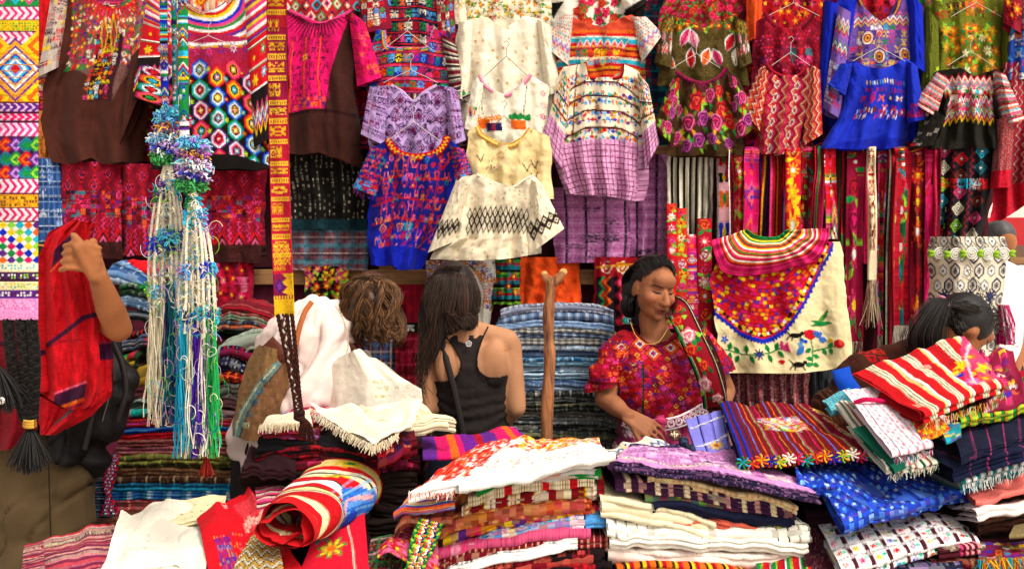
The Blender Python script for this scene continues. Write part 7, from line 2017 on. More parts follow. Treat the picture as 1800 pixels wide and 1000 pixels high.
SK1,SK2,SK3 = lin('9a5a3a'),lin('b8754c'),lin('c8905c')
def px_of(P):
    return 900 + P[:,0] / P[:,1] * F,500 - (P[:,2] - CZ) / P[:,1] * F
def plan(P,Y):
    """front-projected position on the cloth, in photo px at distance Y"""
    Y = Y - .08
    return 900 + P[:,0] / Y * F,500 - (P[:,2] - CZ) / Y * F
def inpoly(x,y,pts):
    ins = np.zeros(x.shape,bool)
    for (ax,ay),(bx,by) in zip(pts,pts[1:] + pts[:1]):
        if ay != by: ins ^= ((ay > y) != (by > y)) & (x < (bx - ax) * (y - ay) / (by - ay) + ax)
    return ins
def rotm(yaw,pitch,roll_=0.):
    """columns: head right(+x), back(+y), up(+z); yaw turns the face toward +x of the picture"""
    cy,sy = math.cos(R(yaw)),math.sin(R(yaw));cp,sp = math.cos(R(pitch)),math.sin(R(pitch));cr,sr = math.cos(R(roll_)),math.sin(R(roll_))
    Rz = np.array([[cy,-sy,0],[sy,cy,0],[0,0,1]]);Rx = np.array([[1,0,0],[0,cp,-sp],[0,sp,cp]]);Ry = np.array([[cr,0,sr],[0,1,0],[-sr,0,cr]])
    return Ry @ Rz @ Rx

def face_geo(c,M):
    h = lambda x,y,z: c + M @ np.array([x,y,z])
    G = [cap_geo(h(0,-.09,.008),.009,h(0,-.108,-.026),.0125),ell_geo(h(0,-.082,-.055),(.024,.014,.012),M),ell_geo(h(0,-.07,-.09),(.024,.02,.018),M),ell_geo(h(0,-.062,.045),(.052,.03,.03),M)]
    for s in (-1,1): G += [ell_geo(h(s * .078,.008,-.01),(.009,.02,.032),M),ell_geo(h(s * .036,-.055,-.02),(.028,.028,.028),M),ell_geo(h(s * .012,-.1,-.03),(.009,.009,.008),M)]
    return G
def face_col(fc,c,M,C):
    q = (fc - c) @ M;x = np.abs(q[:,0]);f = q[:,1] < -.04
    C = np.array(np.broadcast_to(C,(len(fc),3)))
    C[f & (x > .012) & (x < .052) & (np.abs(q[:,2] - .032) < .0045)] = lin('1c120e');C[f & (x > .017) & (x < .045) & (np.abs(q[:,2] - .008) < .0038)] = lin('1a100c');C[f & (x < .023) & (np.abs(q[:,2] + .055) < .006)] = lin('84403a')
    return C

def strands(name,paths,r,cols,parent,k=3,vary=.25):
    n = len(paths)
    C = np.array([lin(c) for c in cols])[rng.integers(len(cols),size=n)] * rng.uniform(1 - vary,1 + vary,(n,1))
    o = tubes(name,paths,r,C.clip(.002,.8),M_HAIR,parent,k);o['kind'] = 'stuff'
    return o

def hand_geo(wrist,pd,nd,ln,curl,spread=.09,thumb=1,fr=.0078):
    """hand: wrist point, pointing direction, back-of-hand normal, length; curl per finger in degrees (3 joints share it)"""
    pd = np.asarray(pd,float);pd /= np.linalg.norm(pd);nd = np.asarray(nd,float);nd -= pd * (nd @ pd);nd /= np.linalg.norm(nd)
    sd = np.cross(pd,nd)
    G = [];pl = ln * .52;pw = ln * .21
    for k in range(4): G.append(cap_geo(wrist + sd * pw * (k - 1.5) * .35,.016,wrist + pd * pl + sd * pw * (k - 1.5) * .62,.0125,10,(nd,.85)))
    lens = [.42,.47,.44,.35]
    for k in range(4):
        p = wrist + pd * pl + sd * pw * (k - 1.5) * .66;d = pd + sd * spread * (k - 1.5);d /= np.linalg.norm(d)
        c = curl[k] if hasattr(curl,'__len__') else curl
        for j,q in enumerate((.45,.32,.23)):
            a = R(c * (.6 if j == 0 else 1.0));d = d * math.cos(a) - nd * math.sin(a)
            e = p + d * ln * lens[k] * q * 1.02
            G.append(cap_geo(p,fr * (1.08 - .1 * j),e,fr * (1.0 - .1 * j),10));p = e
    p = wrist + pd * ln * .14 + sd * pw * .55 * thumb * -1;d = pd * .75 - sd * thumb * .62 - nd * .2;d /= np.linalg.norm(d)
    for j,q in enumerate((.26,.2,.15)):
        e = p + d * ln * q;G.append(cap_geo(p,.0115 - .0012 * j,e,.0105 - .0012 * j,10));p = e
        d = d * .9 + pd * .35 - nd * .12;d /= np.linalg.norm(d)
    return G

# ================= vendor
YV = 3.10
V_ = lambda x,y,d=0.: at(x,y,YV + d)
vend = thing('person','woman vendor in red brocade blouse and pink skirt, facing out and looking down','person',(V_(1170,700)[0],YV,0))
HM = rotm(24,15,5)                       # head axes
hc = V_(1148,508,.02)
hp = lambda x,y,z: hc + HM @ np.array([x,y,z])     # face looks along -y
G = [ell_geo(hp(0,.012,.028),(.074,.094,.088),HM),ell_geo(hp(0,-.022,-.018),(.069,.070,.085),HM),ell_geo(hp(0,-.040,-.066),(.050,.047,.037),HM),
     ell_geo(hp(.036,-.052,-.022),(.031,.030,.031),HM),ell_geo(hp(-.036,-.052,-.022),(.031,.030,.031),HM),ell_geo(hp(0,-.062,.052),(.05,.028,.032),HM),
     cap_geo(hp(0,-.088,.012),.0085,hp(0,-.110,-.022),.0125),ell_geo(hp(0,-.106,-.028),(.0185,.014,.0105),HM),ell_geo(hp(.011,-.100,-.030),(.009,.010,.008),HM),ell_geo(hp(-.011,-.100,-.030),(.009,.010,.008),HM),
     ell_geo(hp(0,-.088,-.053),(.024,.012,.0065),HM),ell_geo(hp(0,-.086,-.0645),(.022,.012,.0075),HM),ell_geo(hp(0,-.076,-.088),(.021,.018,.016),HM),
     ell_geo(hp(.076,.008,-.008),(.008,.020,.032),HM),ell_geo(hp(-.076,.008,-.008),(.008,.020,.032),HM),
     cap_geo(hp(0,.02,-.04),.050,V_(1152,592,.05),.056),cap_geo(V_(1152,585,.05),.058,V_(1155,612,.06),.075)]
# torso, arms, legs
G += [ring_geo([(V_(1158,585,.07),.055,.05,.1),(V_(1160,598,.065),.135,.075,.1),(V_(1162,618,.06),.185,.10,.1),(V_(1162,650,.05),.175,.125,.1),(V_(1166,690,.05),.155,.12,.1),(V_(1172,725,.05),.155,.12,.1),(V_(1176,775,.06),.19,.14,.1),(V_(1178,840,.06),.185,.135,.1)])]
sL,eL,wL = V_(1084,618,.05),V_(1064,700,-.02),V_(1104,731,-.17)
sR,eR,wR = V_(1240,612,.05),V_(1275,686,.09),V_(1262,738,-.04)
G += [cap_geo(sL,.052,eL,.041),cap_geo(eL,.041,.55 * wL + .45 * eL,.036),cap_geo(.55 * wL + .45 * eL,.036,wL,.0255,14,((0,0,1),.85)),
      cap_geo(sR,.050,eR,.040),cap_geo(eR,.040,.5 * (wR + eR),.034),cap_geo(.5 * (wR + eR),.034,wR,.025)]
G += hand_geo(wL,(.86,-.22,-.50),(.15,-.75,.65),.165,[24,22,20,18],thumb=-1)
G += hand_geo(wR,(-.25,-.75,-.6),(.2,-.5,.8),.165,[16,16,16,16],thumb=1)
for x in (): G += [cap_geo(V_(x,830,.06),.085,np.array([V_(x,0)[0],3.15,.45]),.055),cap_geo(np.array([V_(x,0)[0],3.15,.45]),.052,np.array([V_(x,0)[0],3.17,.09]),.036),cap_geo(np.array([V_(x,0)[0],3.18,.04]),.038,np.array([V_(x,0)[0],3.02,.028]),.028)]
def vdisp(P,N):
    q = (P - hc) @ HM         # head-local
    g = lambda x,y,z,s: np.exp(-(((q[:,0] - x) / s[0]) ** 2 + ((q[:,1] - y) / s[1]) ** 2 + ((q[:,2] - z) / s[2]) ** 2))
    d = np.zeros(len(P))
    for s in (-1,1):
        d -= .0105 * g(s * .031,-.085,.014,(.019,.03,.012))       # sockets
        d += .0055 * g(s * .031,-.082,.011,(.013,.03,.008))       # lids
        d += .0045 * g(s * .030,-.085,.032,(.02,.03,.007))        # brow
        d += .004 * g(s * .046,-.065,-.018,(.016,.03,.014))       # cheekbone
        d -= .003 * g(s * .030,-.08,-.066,(.008,.03,.012))         # nasolabial
    d -= .004 * g(0,-.095,-.0590,(.022,.02,.0028)) + .003 * g(0,-.09,-.074,(.02,.03,.006)) + .002 * g(0,-.1,-.043,(.005,.03,.006))
    return P + N * d[:,None]
def vcol(fc):
    q = (fc - hc) @ HM
    C = np.tile(lin('a06543'),(len(fc),1))
    g = lambda x,y,z,s: np.exp(-(((q[:,0] - x) / s[0]) ** 2 + ((q[:,1] - y) / s[1]) ** 2 + ((q[:,2] - z) / s[2]) ** 2))
    mixc = lambda w,c: C * (1 - w[:,None]) + lin(c) * w[:,None]
    C = C * (1 + .14 * fbm3(fc,26,5) + .05 * fbm3(fc,60,8))[:,None]
    front = q[:,1] < -.03
    for s in (-1,1):
        C = mixc(.35 * g(s * .045,-.07,-.02,(.022,.04,.018)),'a8553a')
    C = mixc((.95 * g(0,-.09,-.0595,(.0245,.03,.012))).clip(0,1),'7a332e')
    C = mixc((1.2 * g(0,-.095,-.0588,(.021,.03,.0022))).clip(0,.9),'34130f')
    for s in (-1,1):
        C = mixc(.4 * g(s * .031,-.085,.017,(.016,.03,.006)),'6a3c26')
        C = mixc(.7 * g(s * .008,-.105,-.036,(.004,.02,.0035)),'3a1a12')
    # nails and knuckles of the resting hand are a little paler
    return C.clip(.01,.7)
vb = blob('body',G,.005,vcol,M_SKIN,vend,smooth=3,disp=vdisp)
_v = np.empty(len(vb.data.vertices) * 3,np.float32);vb.data.vertices.foreach_get('co',_v)
_q = (_v.reshape(-1,3) + worldloc(vend) - hc) @ HM
_q = _q[(np.abs(_q[:,2]) < .13) & (_q[:,1] < -.02) & (np.abs(_q[:,0]) < .1)]
def fp(x,z,out=.0008):
    d = (_q[:,0] - x) ** 2 + (_q[:,2] - z) ** 2;k = np.argsort(d)[:14];w = 1 / (d[k] + 4e-6)
    return hp(x,(_q[k,1] * w).sum() / w.sum() - out,z)
for s in (-1,1):
    tubes('eyebrow',[[fp(s * x,z,.0004) for x,z in ((.011,.027),(.020,.031),(.032,.0335),(.043,.0315),(.052,.026))]],[[.0014,.0028,.0031,.0024,.0010]],lin('1a110d'),M_HAIR,vb,6)
    tubes('eyelash',[[fp(s * x,z,.0006) for x,z in ((.015,.007),(.021,.0075),(.030,.0062),(.039,.0068),(.047,.010))]],[[.0010,.0023,.0029,.0026,.0013]],lin('0e0908'),M_HAIR,vb,6)
    tubes('eye',[[fp(s * x,z,-.0002) for x,z in ((.019,.0042),(.030,.0026),(.040,.0040))]],[[.0010,.0018,.0010]],lin('5a4438'),M_SKIN,vb,6)
tubes('mouth_line',[[fp(x,z,.0002) for x,z in ((-.023,-.0640),(-.012,-.0595),(0,-.0595),(.012,-.0595),(.023,-.0640))]],[[.0006,.0016,.0019,.0016,.0006]],lin('30120e'),M_SKIN,vb,6)
# hair: swept back to a low bun
HG = [ell_geo(hp(0,.030,.040),(.083,.093,.090),HM),ell_geo(hp(.0,.095,-.030),(.070,.052,.062),HM),ell_geo(hp(-.045,.070,-.035),(.040,.055,.055),HM),ell_geo(V_(1107,538,.06),(.040,.038,.046))]
def hcut(fc):
    q = (fc - hc) @ HM
    line = .072 + .10 * np.clip((q[:,1] + .075),0,.2) * -1.6          # hairline drops toward the ear
    ear = (np.abs(q[:,0]) > .03) & (q[:,1] > -.03) & (q[:,1] < .034) & (q[:,2] < .028)
    return ~((q[:,1] < -.015) & (q[:,2] < line) | ear & (q[:,2] > -.2) & (q[:,1] < .022))
vh = blob('hair',HG,.006,lambda fc: np.tile(lin('17110f'),(len(fc),1)) * (1 + .5 * fbm3(fc,60,3)[:,None]).clip(.4,1.6),M_HAIR,vend,smooth=6,cut=hcut)
S = []
for i in range(460):
    a = rng.uniform(-1.35,1.35);s0 = np.array([.070 * math.sin(a),-.050 + .03 * abs(math.sin(a)) ** 2 + rng.normal() * .006,.088 + .025 * math.cos(a) - .045 * abs(math.sin(a)) ** 1.5])
    mid1 = np.array([.088 * math.sin(a) * 1.0,.02,.075 + .06 * math.cos(a)]) * np.array([1,1,.92]);mid2 = np.array([.085 * math.sin(a) * .95 - .012,.092,.06 * math.cos(a) - .01])
    e = np.array([-.025 + .02 * rng.normal(),.115 + .01 * rng.normal(),-.045 + .012 * rng.normal()])
    c = smooth_line([hp(*s0),hp(*mid1),hp(*mid2),hp(*e)],14) + rng.normal(size=3) * .0016
    S.append(c)
for i in range(70):
    a = rng.uniform(-1.3,1.3);p0 = np.array([.085 * math.sin(a),.02 * rng.normal() - .02,.045 + .085 * math.cos(a)]);p1 = p0 * 1.06 + rng.normal(size=3) * .008 + np.array([0,.03,0])
    S.append(smooth_line([hp(*(p0 * .96)),hp(*p1),hp(*(p1 + np.array([.004,.03,-.012]) + rng.normal(size=3) * .008))],14))
strands('hair_strands',S,.0008,['17110f','241a16','0f0b0a','30241e'],vh)
S = []
for i in range(200):
    a0 = rng.uniform(0,6.28);c = V_(1107,538,.06);q = np.linspace(0,3.6,14);tl = rng.normal() * .5
    S.append(c + np.stack([.040 * np.cos(q + a0) * math.cos(tl),.040 * np.cos(q + a0) * math.sin(tl) - .012 - .01 * rng.random() + 0 * q,.046 * np.sin(q + a0)],1))
strands('hair_bun',S,.0012,['17110f','241a16','0f0b0a'],vh)
# blouse (huipil): wide, cut square, hanging in soft folds
p = Pat(1030,540,1300,790,'a80f24',1.6)
p.rect(1030,540,1300,790,'9a0c20')
for k in range(-14,22):       # slanting rows of small squares
    for j in range(30):
        x = 1050 + j * 14 + k * 3;y_ = 560 + k * 9.5 + j * 4.2
        if not (1096 < x < 1262 and 596 < y_ < 738): continue
        c = [RED,'b01048',PUR,'b0101c',CRIM,NAVY,'c8401a','c8285a','8a0c1c','6a0f2c'][(k * 3 + j * 7) % 10];p.dia(x,y_,8,6.5,[c,[ORA,PINK,CRIM,'5a0a1c',MAG,'7a0f2c','d8a040'][(k + j * 2) % 7],c])
p.glyph(1096,600,1262,738,12,8,[RED,CRIM,PUR,'6a0a24'],.35)
for (x,y_) in ((1112,572),(1128,606),(1096,612),(1182,612),(1206,604),(1150,622)): p.dia(x,y_,17,15,['7a0a1c',ORA,RED,CRM,PUR,RED])
p.figs(1036,592,1104,712,12,11,5.5,[RED,PUR,MAG,'5a0a1c',NAVY,ORA,PINK],1.8);p.figs(1258,560,1300,660,12,11,5.5,[RED,PUR,ORA,PINK,NAVY],1.8)
p.rect(1128,640,1132,742,'17301c');p.rect(1030,672,1090,678,'6a0a14')
BG = [ring_geo([(V_(1156,578,.065),.075,.06,.1),(V_(1158,596,.06),.165,.095,.1),(V_(1160,618,.055),.215,.125,.1),(V_(1160,655,.045),.198,.150,.1),(V_(1164,695,.04),.180,.150,.1),(V_(1172,728,.045),.166,.138,.1),(V_(1178,744,.045),.152,.126,.1)]),
      cap_geo(V_(1098,616,.045),.080,V_(1066,674,.01),.080),cap_geo(V_(1226,606,.05),.075,V_(1262,656,.06),.075),cap_geo(V_(1064,668,.01),.078,V_(1058,690,.0),.076),cap_geo(V_(1262,648,.06),.070,V_(1268,664,.06),.066)]
NK = [(1104,540),(1112,572),(1128,594),(1152,608),(1176,600),(1198,584),(1204,540)]
def bdisp(P,N):
    x,y = plan(P,YV)
    w = np.clip((y - 590) / 120,0,1)
    d = .012 * w * np.sin(x * .12 + 1.5 * noise2(x / 60,y / 50,3)) + .008 * fbm(x / 26,y / 40,11) + .006 * np.sin((x - y) * .10) * (x < 1110)
    return P + N * d[:,None] * np.array([1,1,.5])
def bcut(fc):
    x,y = plan(fc,YV)
    el,er = V_(1056,694,0),V_(1272,668,.06)
    cuffL = (x < 1092) & ((y - 700) + (x - 1040) * .35 > -8);cuffR = (x > 1244) & (y > 668 - (x - 1262) * .3)
    return ~(inpoly(x,y,NK) & (fc[:,1] < YV + .09)) & ~cuffL & ~cuffR & (y < 744)
vbl = blob('blouse',BG,.006,lambda fc: p.sample(*plan(fc,YV)),M_CLOTH,vend,smooth=5,disp=bdisp,cut=bcut)
nl = smooth_line([V_(x,y,d) for x,y,d in ((1106,562,.04),(1113,578,-.004),(1129,596,-.045),(1152,609,-.07),(1177,601,-.06),(1197,584,-.02),(1204,566,.03))],60)
tubes('neck_binding',[nl],.0032,lin('5a0a1c'),M_CLOTH,vbl,6)
ch = smooth_line([V_(1108,566,.0),V_(1118,590,-.045),V_(1136,604,-.078),V_(1158,600,-.085),V_(1176,572,-.06),V_(1180,556,-.02)],60)
tubes('necklace',[ch],.0014,lin('d8a84a'),M_METAL,vend,6)
# skirt with belt
p2 = Pat(1040,700,1310,1000,'b03a68',1.8);p2.speck(.2,['b84a74','a0305c'])
p2.poly([(1040,720),(1128,720),(1100,830),(1040,830)],'7a2448');p2.glyph(1040,722,1118,830,13,13,['e8c8d4','7a2448','f0d8e0'],.85,7);p2.vs(1128,1310,[(None,22),('94285a',2)],740,1000)
SG = [ring_geo([(V_(1178,728,.045),.150,.126,.1),(V_(1178,745,.045),.158,.132,.1),(V_(1172,775,.05),.215,.165,.1),(V_(1170,830,.06),.245,.19,.1),(np.array([V_(1170,0)[0],3.16,.5]),.25,.2,.1),(np.array([V_(1170,0)[0],3.16,.12]),.26,.21,.1)])]
def sdisp(P,N):
    x,y = plan(P,YV);w = np.clip((y - 735) / 60,0,1)
    return P + N * (.010 * w * np.sin(x * .16 + noise2(x / 40,y / 80,4)) + .004 * fbm(x / 20,y / 30,7))[:,None]
blob('skirt',SG,.010,lambda fc: p2.sample(*plan(fc,YV)),M_CLOTH,vend,smooth=4,disp=sdisp)
bp = Pat(0,0,22,150,'6a1638',1.5);bp.vs(0,22,[('e8c0cc',2.4),('6a1638',4)],0,150)
bp.rect(0,0,22,150,'7a1c40');bp.rect(0,0,3,150,'f0d4dc');bp.rect(19,0,22,150,'f0d4dc')
for y_ in range(5,150,11): bp.ell(11,y_,7,5,'f0d4dc');bp.ell(12,y_,4.6,3.2,'7a1c40');bp.ell(13,y_,2,1.6,'f0d4dc')
vbe = ribbon(vend,'belt',[(1096,738,3.05),(1118,747,2.985),(1150,748,2.955),(1190,742,2.955),(1222,728,2.985),(1240,716,3.04)],22,2.97,bp,cell=1.5,curl=.004)
kp = Pat(0,0,15,40,'b02a5c');ribbon(vbe,'belt_knot',[(1160,730,2.95),(1162,745,2.94),(1158,766,2.94)],15,2.94,kp,curl=.008)
ribbon(vbe,'belt_knot',[(1152,742,2.945),(1162,740,2.935),(1172,742,2.945)],13,2.94,Pat(0,0,13,20,'c03a6a'),curl=.008)
# carrying cloth over the shoulder
p3 = Pat(0,0,46,210,'8a1020',1.5);p3.vs(0,46,[(BLK,3),(GRN,3),('a89878',1.6),(None,32),(BLK,3),('a89878',1.6)]);p3.bloom(10,10,40,205,30,13,[PINK,RED,CRIM,ORA],[GRN,LIME,'0f5a28'],roses=[['f08aa0','e0507a',CRM],[RED,CRIM,ORA]])
ribbon(vend,'carrying_cloth',[(1178,538,3.16),(1192,545,3.05),(1206,572,2.985),(1222,606,2.945),(1240,645,2.93),(1254,690,2.95),(1258,715,2.99)],44,2.98,p3,cell=1.5,curl=.018,wave=.006,rel=.002)
p4 = Pat(0,0,26,190,'3a0c14',1.5);p4.bloom(4,6,24,186,22,9,[RED,CRIM],[GRN,OLV]);
ribbon(vend,'carrying_cloth_edge',[(1196,548,3.10),(1222,572,3.02),(1250,622,2.975),(1266,676,2.985),(1262,722,3.02)],22,3.0,p4,cell=1.6,curl=.012)

# ================= dark-haired woman in the tank top, seen from behind
YT = 3.06
T_ = lambda x,y,d=0.: at(x,y,YT + d)
tank = thing('person','woman with long dark hair in a black tank top, seen from behind','person',(T_(825,700)[0],YT,0))
hd = T_(797,516,-.005)
G = [ell_geo(hd,(.075,.092,.105)),ell_geo(hd + np.array([0,.055,-.045]),(.055,.05,.06)),cap_geo(hd + np.array([.01,0,-.04]),.05,T_(822,582,.01),.052),cap_geo(T_(822,576,.01),.054,T_(824,596,.01),.07),
     cap_geo(T_(800,586,.0),.035,T_(762,606,.0),.052),cap_geo(T_(846,582,.0),.035,T_(890,600,.0),.050),
     ring_geo([(T_(825,590,.02),.09,.05,0),(T_(826,608,.02),.165,.075,0),(T_(828,640,.02),.168,.10,0),(T_(830,690,.02),.145,.095,0),(T_(830,740,.02),.128,.088,0),(T_(828,790,.02),.155,.11,0),(T_(828,850,.03),.17,.12,0)]),
     ell_geo(T_(786,640,-.058),(.05,.028,.085)),ell_geo(T_(868,640,-.058),(.05,.028,.085))]
G += [cap_geo(T_(756,612,.01),.050,T_(752,716,-.01),.038),cap_geo(T_(752,716,-.01),.037,T_(770,770,.18),.026),cap_geo(T_(895,608,.01),.049,T_(908,716,-.01),.038),cap_geo(T_(908,716,-.01),.037,T_(876,754,.18),.026)]
G += hand_geo(T_(770,770,.18),(.3,.9,-.2),(0,0,1),.17,14);G += hand_geo(T_(876,754,.18),(-.3,.9,-.2),(0,0,1),.17,14,thumb=-1)
for x in (): G += [cap_geo(T_(x,850,.03),.085,np.array([T_(x,0)[0],YT + .03,.48]),.055),cap_geo(np.array([T_(x,0)[0],YT + .03,.48]),.05,np.array([T_(x,0)[0],YT + .01,.08]),.036),cap_geo(np.array([T_(x,0)[0],YT + .0,.04]),.036,np.array([T_(x,0)[0],YT + .16,.03]),.03)]
def tdisp(P,N):
    x,y = plan(P,YT)
    back = N[:,1] < 0
    d = -.008 * np.exp(-((x - 826) / 7) ** 2) * back * (y > 590) - .005 * (np.exp(-(((x - 790) / 9) ** 2 + ((y - 664) / 26) ** 2)) + np.exp(-(((x - 866) / 9) ** 2 + ((y - 664) / 26) ** 2))) * back
    return P + N * d[:,None]
blob('body',G,.0095,lambda fc: np.tile(lin('ba8560'),(len(fc),1)) * (1 + .08 * fbm3(fc,14,5))[:,None],M_SKIN,tank,smooth=5,disp=tdisp)
# tank top: racer back
TG = [ring_geo([(T_(825,576,.02),.055,.055,0),(T_(825,592,.02),.12,.065,0),(T_(826,610,.02),.17,.082,0),(T_(828,640,.02),.172,.106,0),(T_(830,690,.02),.149,.101,0),(T_(830,740,.02),.133,.094,0),(T_(828,790,.02),.160,.116,0),(T_(828,800,.02),.160,.116,0)]),
      ell_geo(T_(786,640,-.058),(.052,.033,.087)),ell_geo(T_(868,640,-.058),(.052,.033,.087))]
armL = [(776,584),(796,606),(810,634),(808,654),(796,668),(764,672),(700,676),(700,560)]
armR = [(858,574),(846,600),(838,630),(842,652),(860,664),(894,660),(960,660),(960,560)]
nkT = [(796,500),(800,572),(812,579),(830,580),(846,572),(852,500)]
def tcut(fc):
    x,y = plan(fc,YT)
    return ~(inpoly(x,y,armL) | inpoly(x,y,armR) | inpoly(x,y,nkT)) & (y < 792)
def twr(P,N):
    x,y = plan(P,YT)
    w = np.clip((y - 670) / 60,0,1)
    return P + N * (.0035 * w * np.sin(y * .32 + (x - 828) ** 2 * .0012 + 2 * noise2(x / 24,y / 20,4)) + .002 * fbm(x / 12,y / 12,8))[:,None]
ttp = blob('tank_top',TG,.0048,lambda fc: np.tile(lin('2b2524'),(len(fc),1)),M_FINE,tank,smooth=4,disp=twr,cut=tcut,inflate=.003)
def onback(pts,d=0.):
    out = []
    for x,y in pts:
        u = (x - 828) / 74.;out.append(T_(x,y,.02 - .108 * math.sqrt(max(.05,1 - min(.95,u * u))) * (1. if y > 625 else .74 + .26 * (y - 575) / 50) - d))
    return out
for e in (armL[:6],armR[:6]): tubes('piping',[smooth_line(onback(e,.006),50)],.0028,lin('1c1817'),M_FINE,ttp,6)
# small five-petal emblem
c = onback([(824,604)],.012)[0]
for k in range(5):
    a = R(90 + 72 * k);b = R(90 + 72 * (k + 1))
    tubes('emblem',[np.stack([c + .0115 * np.array([math.cos(a),0,math.sin(a)]),c + .0115 * np.array([math.cos(b),0,math.sin(b)])])],.0018,lin('d8d4d0'),M_PAINT,ttp,5)
    tubes('emblem',[np.stack([c + .002 * np.array([math.cos(a),0,math.sin(a)]),c + .0075 * np.array([math.cos(a),0,math.sin(a)])])],.0016,lin('d8d4d0'),M_PAINT,ttp,5)
sp_ = Pat(0,0,11,190,'221c1b',1.6)
stp = [(774,588),(784,630),(797,680),(808,730),(816,772)]
pp = onback(stp,.016);ribbon(tank,'bag_strap',[(x,y,float(q[1])) for (x,y),q in zip(stp,pp)],11,YT,sp_,curl=.003,wave=0,mat=M_LEATHER)
# jeans below
blob('trousers',[ring_geo([(T_(828,790,.02),.158,.114,0),(T_(828,850,.03),.178,.126,0),(np.array([T_(828,0)[0],YT + .03,.70]),.16,.115,0)])] + [cap_geo(np.array([T_(x,0)[0],YT + .03,.68]),.09,np.array([T_(x,0)[0],YT + .01,.1]),.055) for x in (798,858)],.012,lambda fc: np.tile(lin('20283a'),(len(fc),1)),M_CLOTH,tank)
# hair
hx_ = lambda u,y: 792 + u
HGt = [ell_geo(hd + np.array([0,-.005,.012]),(.094,.104,.116)),cap_geo(T_(792,520,-.02),.096,T_(784,552,-.055),.082,16,((0,1,0),.62)),cap_geo(T_(772,556,-.06),.062,T_(752,628,-.085),.032,14,((0,1,0),.5)),cap_geo(T_(812,540,-.04),.07,T_(822,562,-.05),.045,14,((0,1,0),.6))]
th_ = blob('hair',HGt,.008,lambda fc: np.tile(lin('1d1310'),(len(fc),1)) * (1 + .5 * fbm3(fc * np.array([1,1,.25]),50,3)[:,None]).clip(.4,1.6),M_HAIR,tank,smooth=6)
S = []
for i in range(1450):
    u = rng.uniform(-1,1);w_ = rng.uniform(.96,1.10)
    top = T_(795 + 9 * rng.normal(),467 + 2 * abs(rng.normal()),-.03 + .03 * rng.normal())
    r1 = 45 * w_
    dpt = lambda f,k: -.005 - k * math.sqrt(max(0,1 - u * u * .96)) * w_
    drop = 582 + 70 * (-u) + rng.normal() * 16 if u < -.2 else 558 + rng.normal() * 9 + 8 * (.9 - u)
    xend = 764 + u * 24 + rng.normal() * 6 if u < -.2 else 800 + u * 34 + rng.normal() * 4
    pts = [top,T_(795 + u * r1 * .72,482,dpt(0,.085)),T_(794 + u * r1 * 1.04,512,dpt(0,.115)),T_(791 + u * r1 * 1.06 + (0 if u > .2 else -3),548,dpt(0,.112) - .01),T_(.5 * (790 + u * r1) + .5 * xend,.5 * 548 + .5 * drop,dpt(0,.07) - .045),T_(xend,drop,-.085 - .03 * math.sqrt(max(0,1 - u * u)))]
    c = smooth_line(pts,16);q = np.linspace(0,1,16);ph = 3 * noise2(np.array([u * 6]),np.array([3.]),2)[0]
    c[:,0] += (.0065 * np.sin(q * 15 + ph + rng.normal() * .6) * q);c[:,1] += .004 * np.sin(q * 13 + ph) * q
    S.append(c)
for i in range(26):
    S.append(smooth_line([T_(752 + rng.normal() * 6,600,-.1),T_(742 + rng.normal() * 5,640,-.1),T_(738 + rng.normal() * 5,670,-.1),T_(744 + rng.normal() * 8,694 + rng.normal() * 8,-.1)],16))
strands('hair_strands',S,.0009,['20150f','35241b','170f0c','4a3326','402c20'],th_,vary=.35)

# ================= curly-haired woman bending in a white shirt
YC2 = 2.95
C_ = lambda x,y,d=0.: at(x,y,YC2 + d)
curl = thing('person','person with curly brown hair bending forward in a loose white shirt','person',(C_(540,700)[0],YC2,0))
ch_ = C_(648,535,.06)
G = [ell_geo(ch_,(.078,.095,.100)),ell_geo(ch_ + np.array([.02,.05,-.06]),(.055,.05,.06)),cap_geo(ch_ + np.array([-.03,0,-.01]),.052,C_(596,556,.04),.058),
     cap_geo(C_(580,584,.04),.075,C_(548,640,.02),.09,18),cap_geo(C_(548,640,.02),.09,C_(500,760,.02),.11,18),cap_geo(C_(500,760,.02),.11,C_(490,850,.02),.13,18),
     cap_geo(C_(588,596,-.03),.042,C_(558,690,-.11),.038),cap_geo(C_(560,690,-.11),.040,C_(640,738,-.13),.027),cap_geo(C_(560,560,.12),.05,C_(640,660,.2),.04),cap_geo(C_(640,660,.2),.04,C_(690,712,.1),.027)]
G += hand_geo(C_(640,738,-.13),(.85,-.1,-.3),(0,-.4,.9),.17,20);G += hand_geo(C_(690,712,.1),(.85,-.2,-.3),(0,-.4,.9),.17,20)
for x in (): G += [cap_geo(C_(x,850,.02),.09,np.array([C_(x,0)[0],YC2 + .02,.46]),.058),cap_geo(np.array([C_(x,0)[0],YC2 + .02,.46]),.05,np.array([C_(x,0)[0],YC2,.08]),.038),cap_geo(np.array([C_(x,0)[0],YC2,.04]),.036,np.array([C_(x + 20,0)[0],YC2 + .14,.03]),.03)]
blob('body',G,.012,lambda fc: np.tile(lin('c48a66'),(len(fc),1)),M_SKIN,curl,smooth=5)
SGc = [cap_geo(C_(572,572,.03),.100,C_(545,610,.02),.135,20),cap_geo(C_(545,610,.02),.135,C_(516,690,.01),.135,20),cap_geo(C_(516,690,.01),.135,C_(486,780,.0),.16,20),cap_geo(C_(590,566,.03),.075,C_(604,588,.0),.06,16),
       cap_geo(C_(590,596,-.06),.066,C_(548,700,-.125),.075,16),cap_geo(C_(548,700,-.125),.072,C_(536,722,-.13),.07,16),cap_geo(C_(500,590,.02),.08,C_(480,650,.02),.06,16),cap_geo(C_(545,556,.12),.075,C_(620,640,.2),.06,14)]
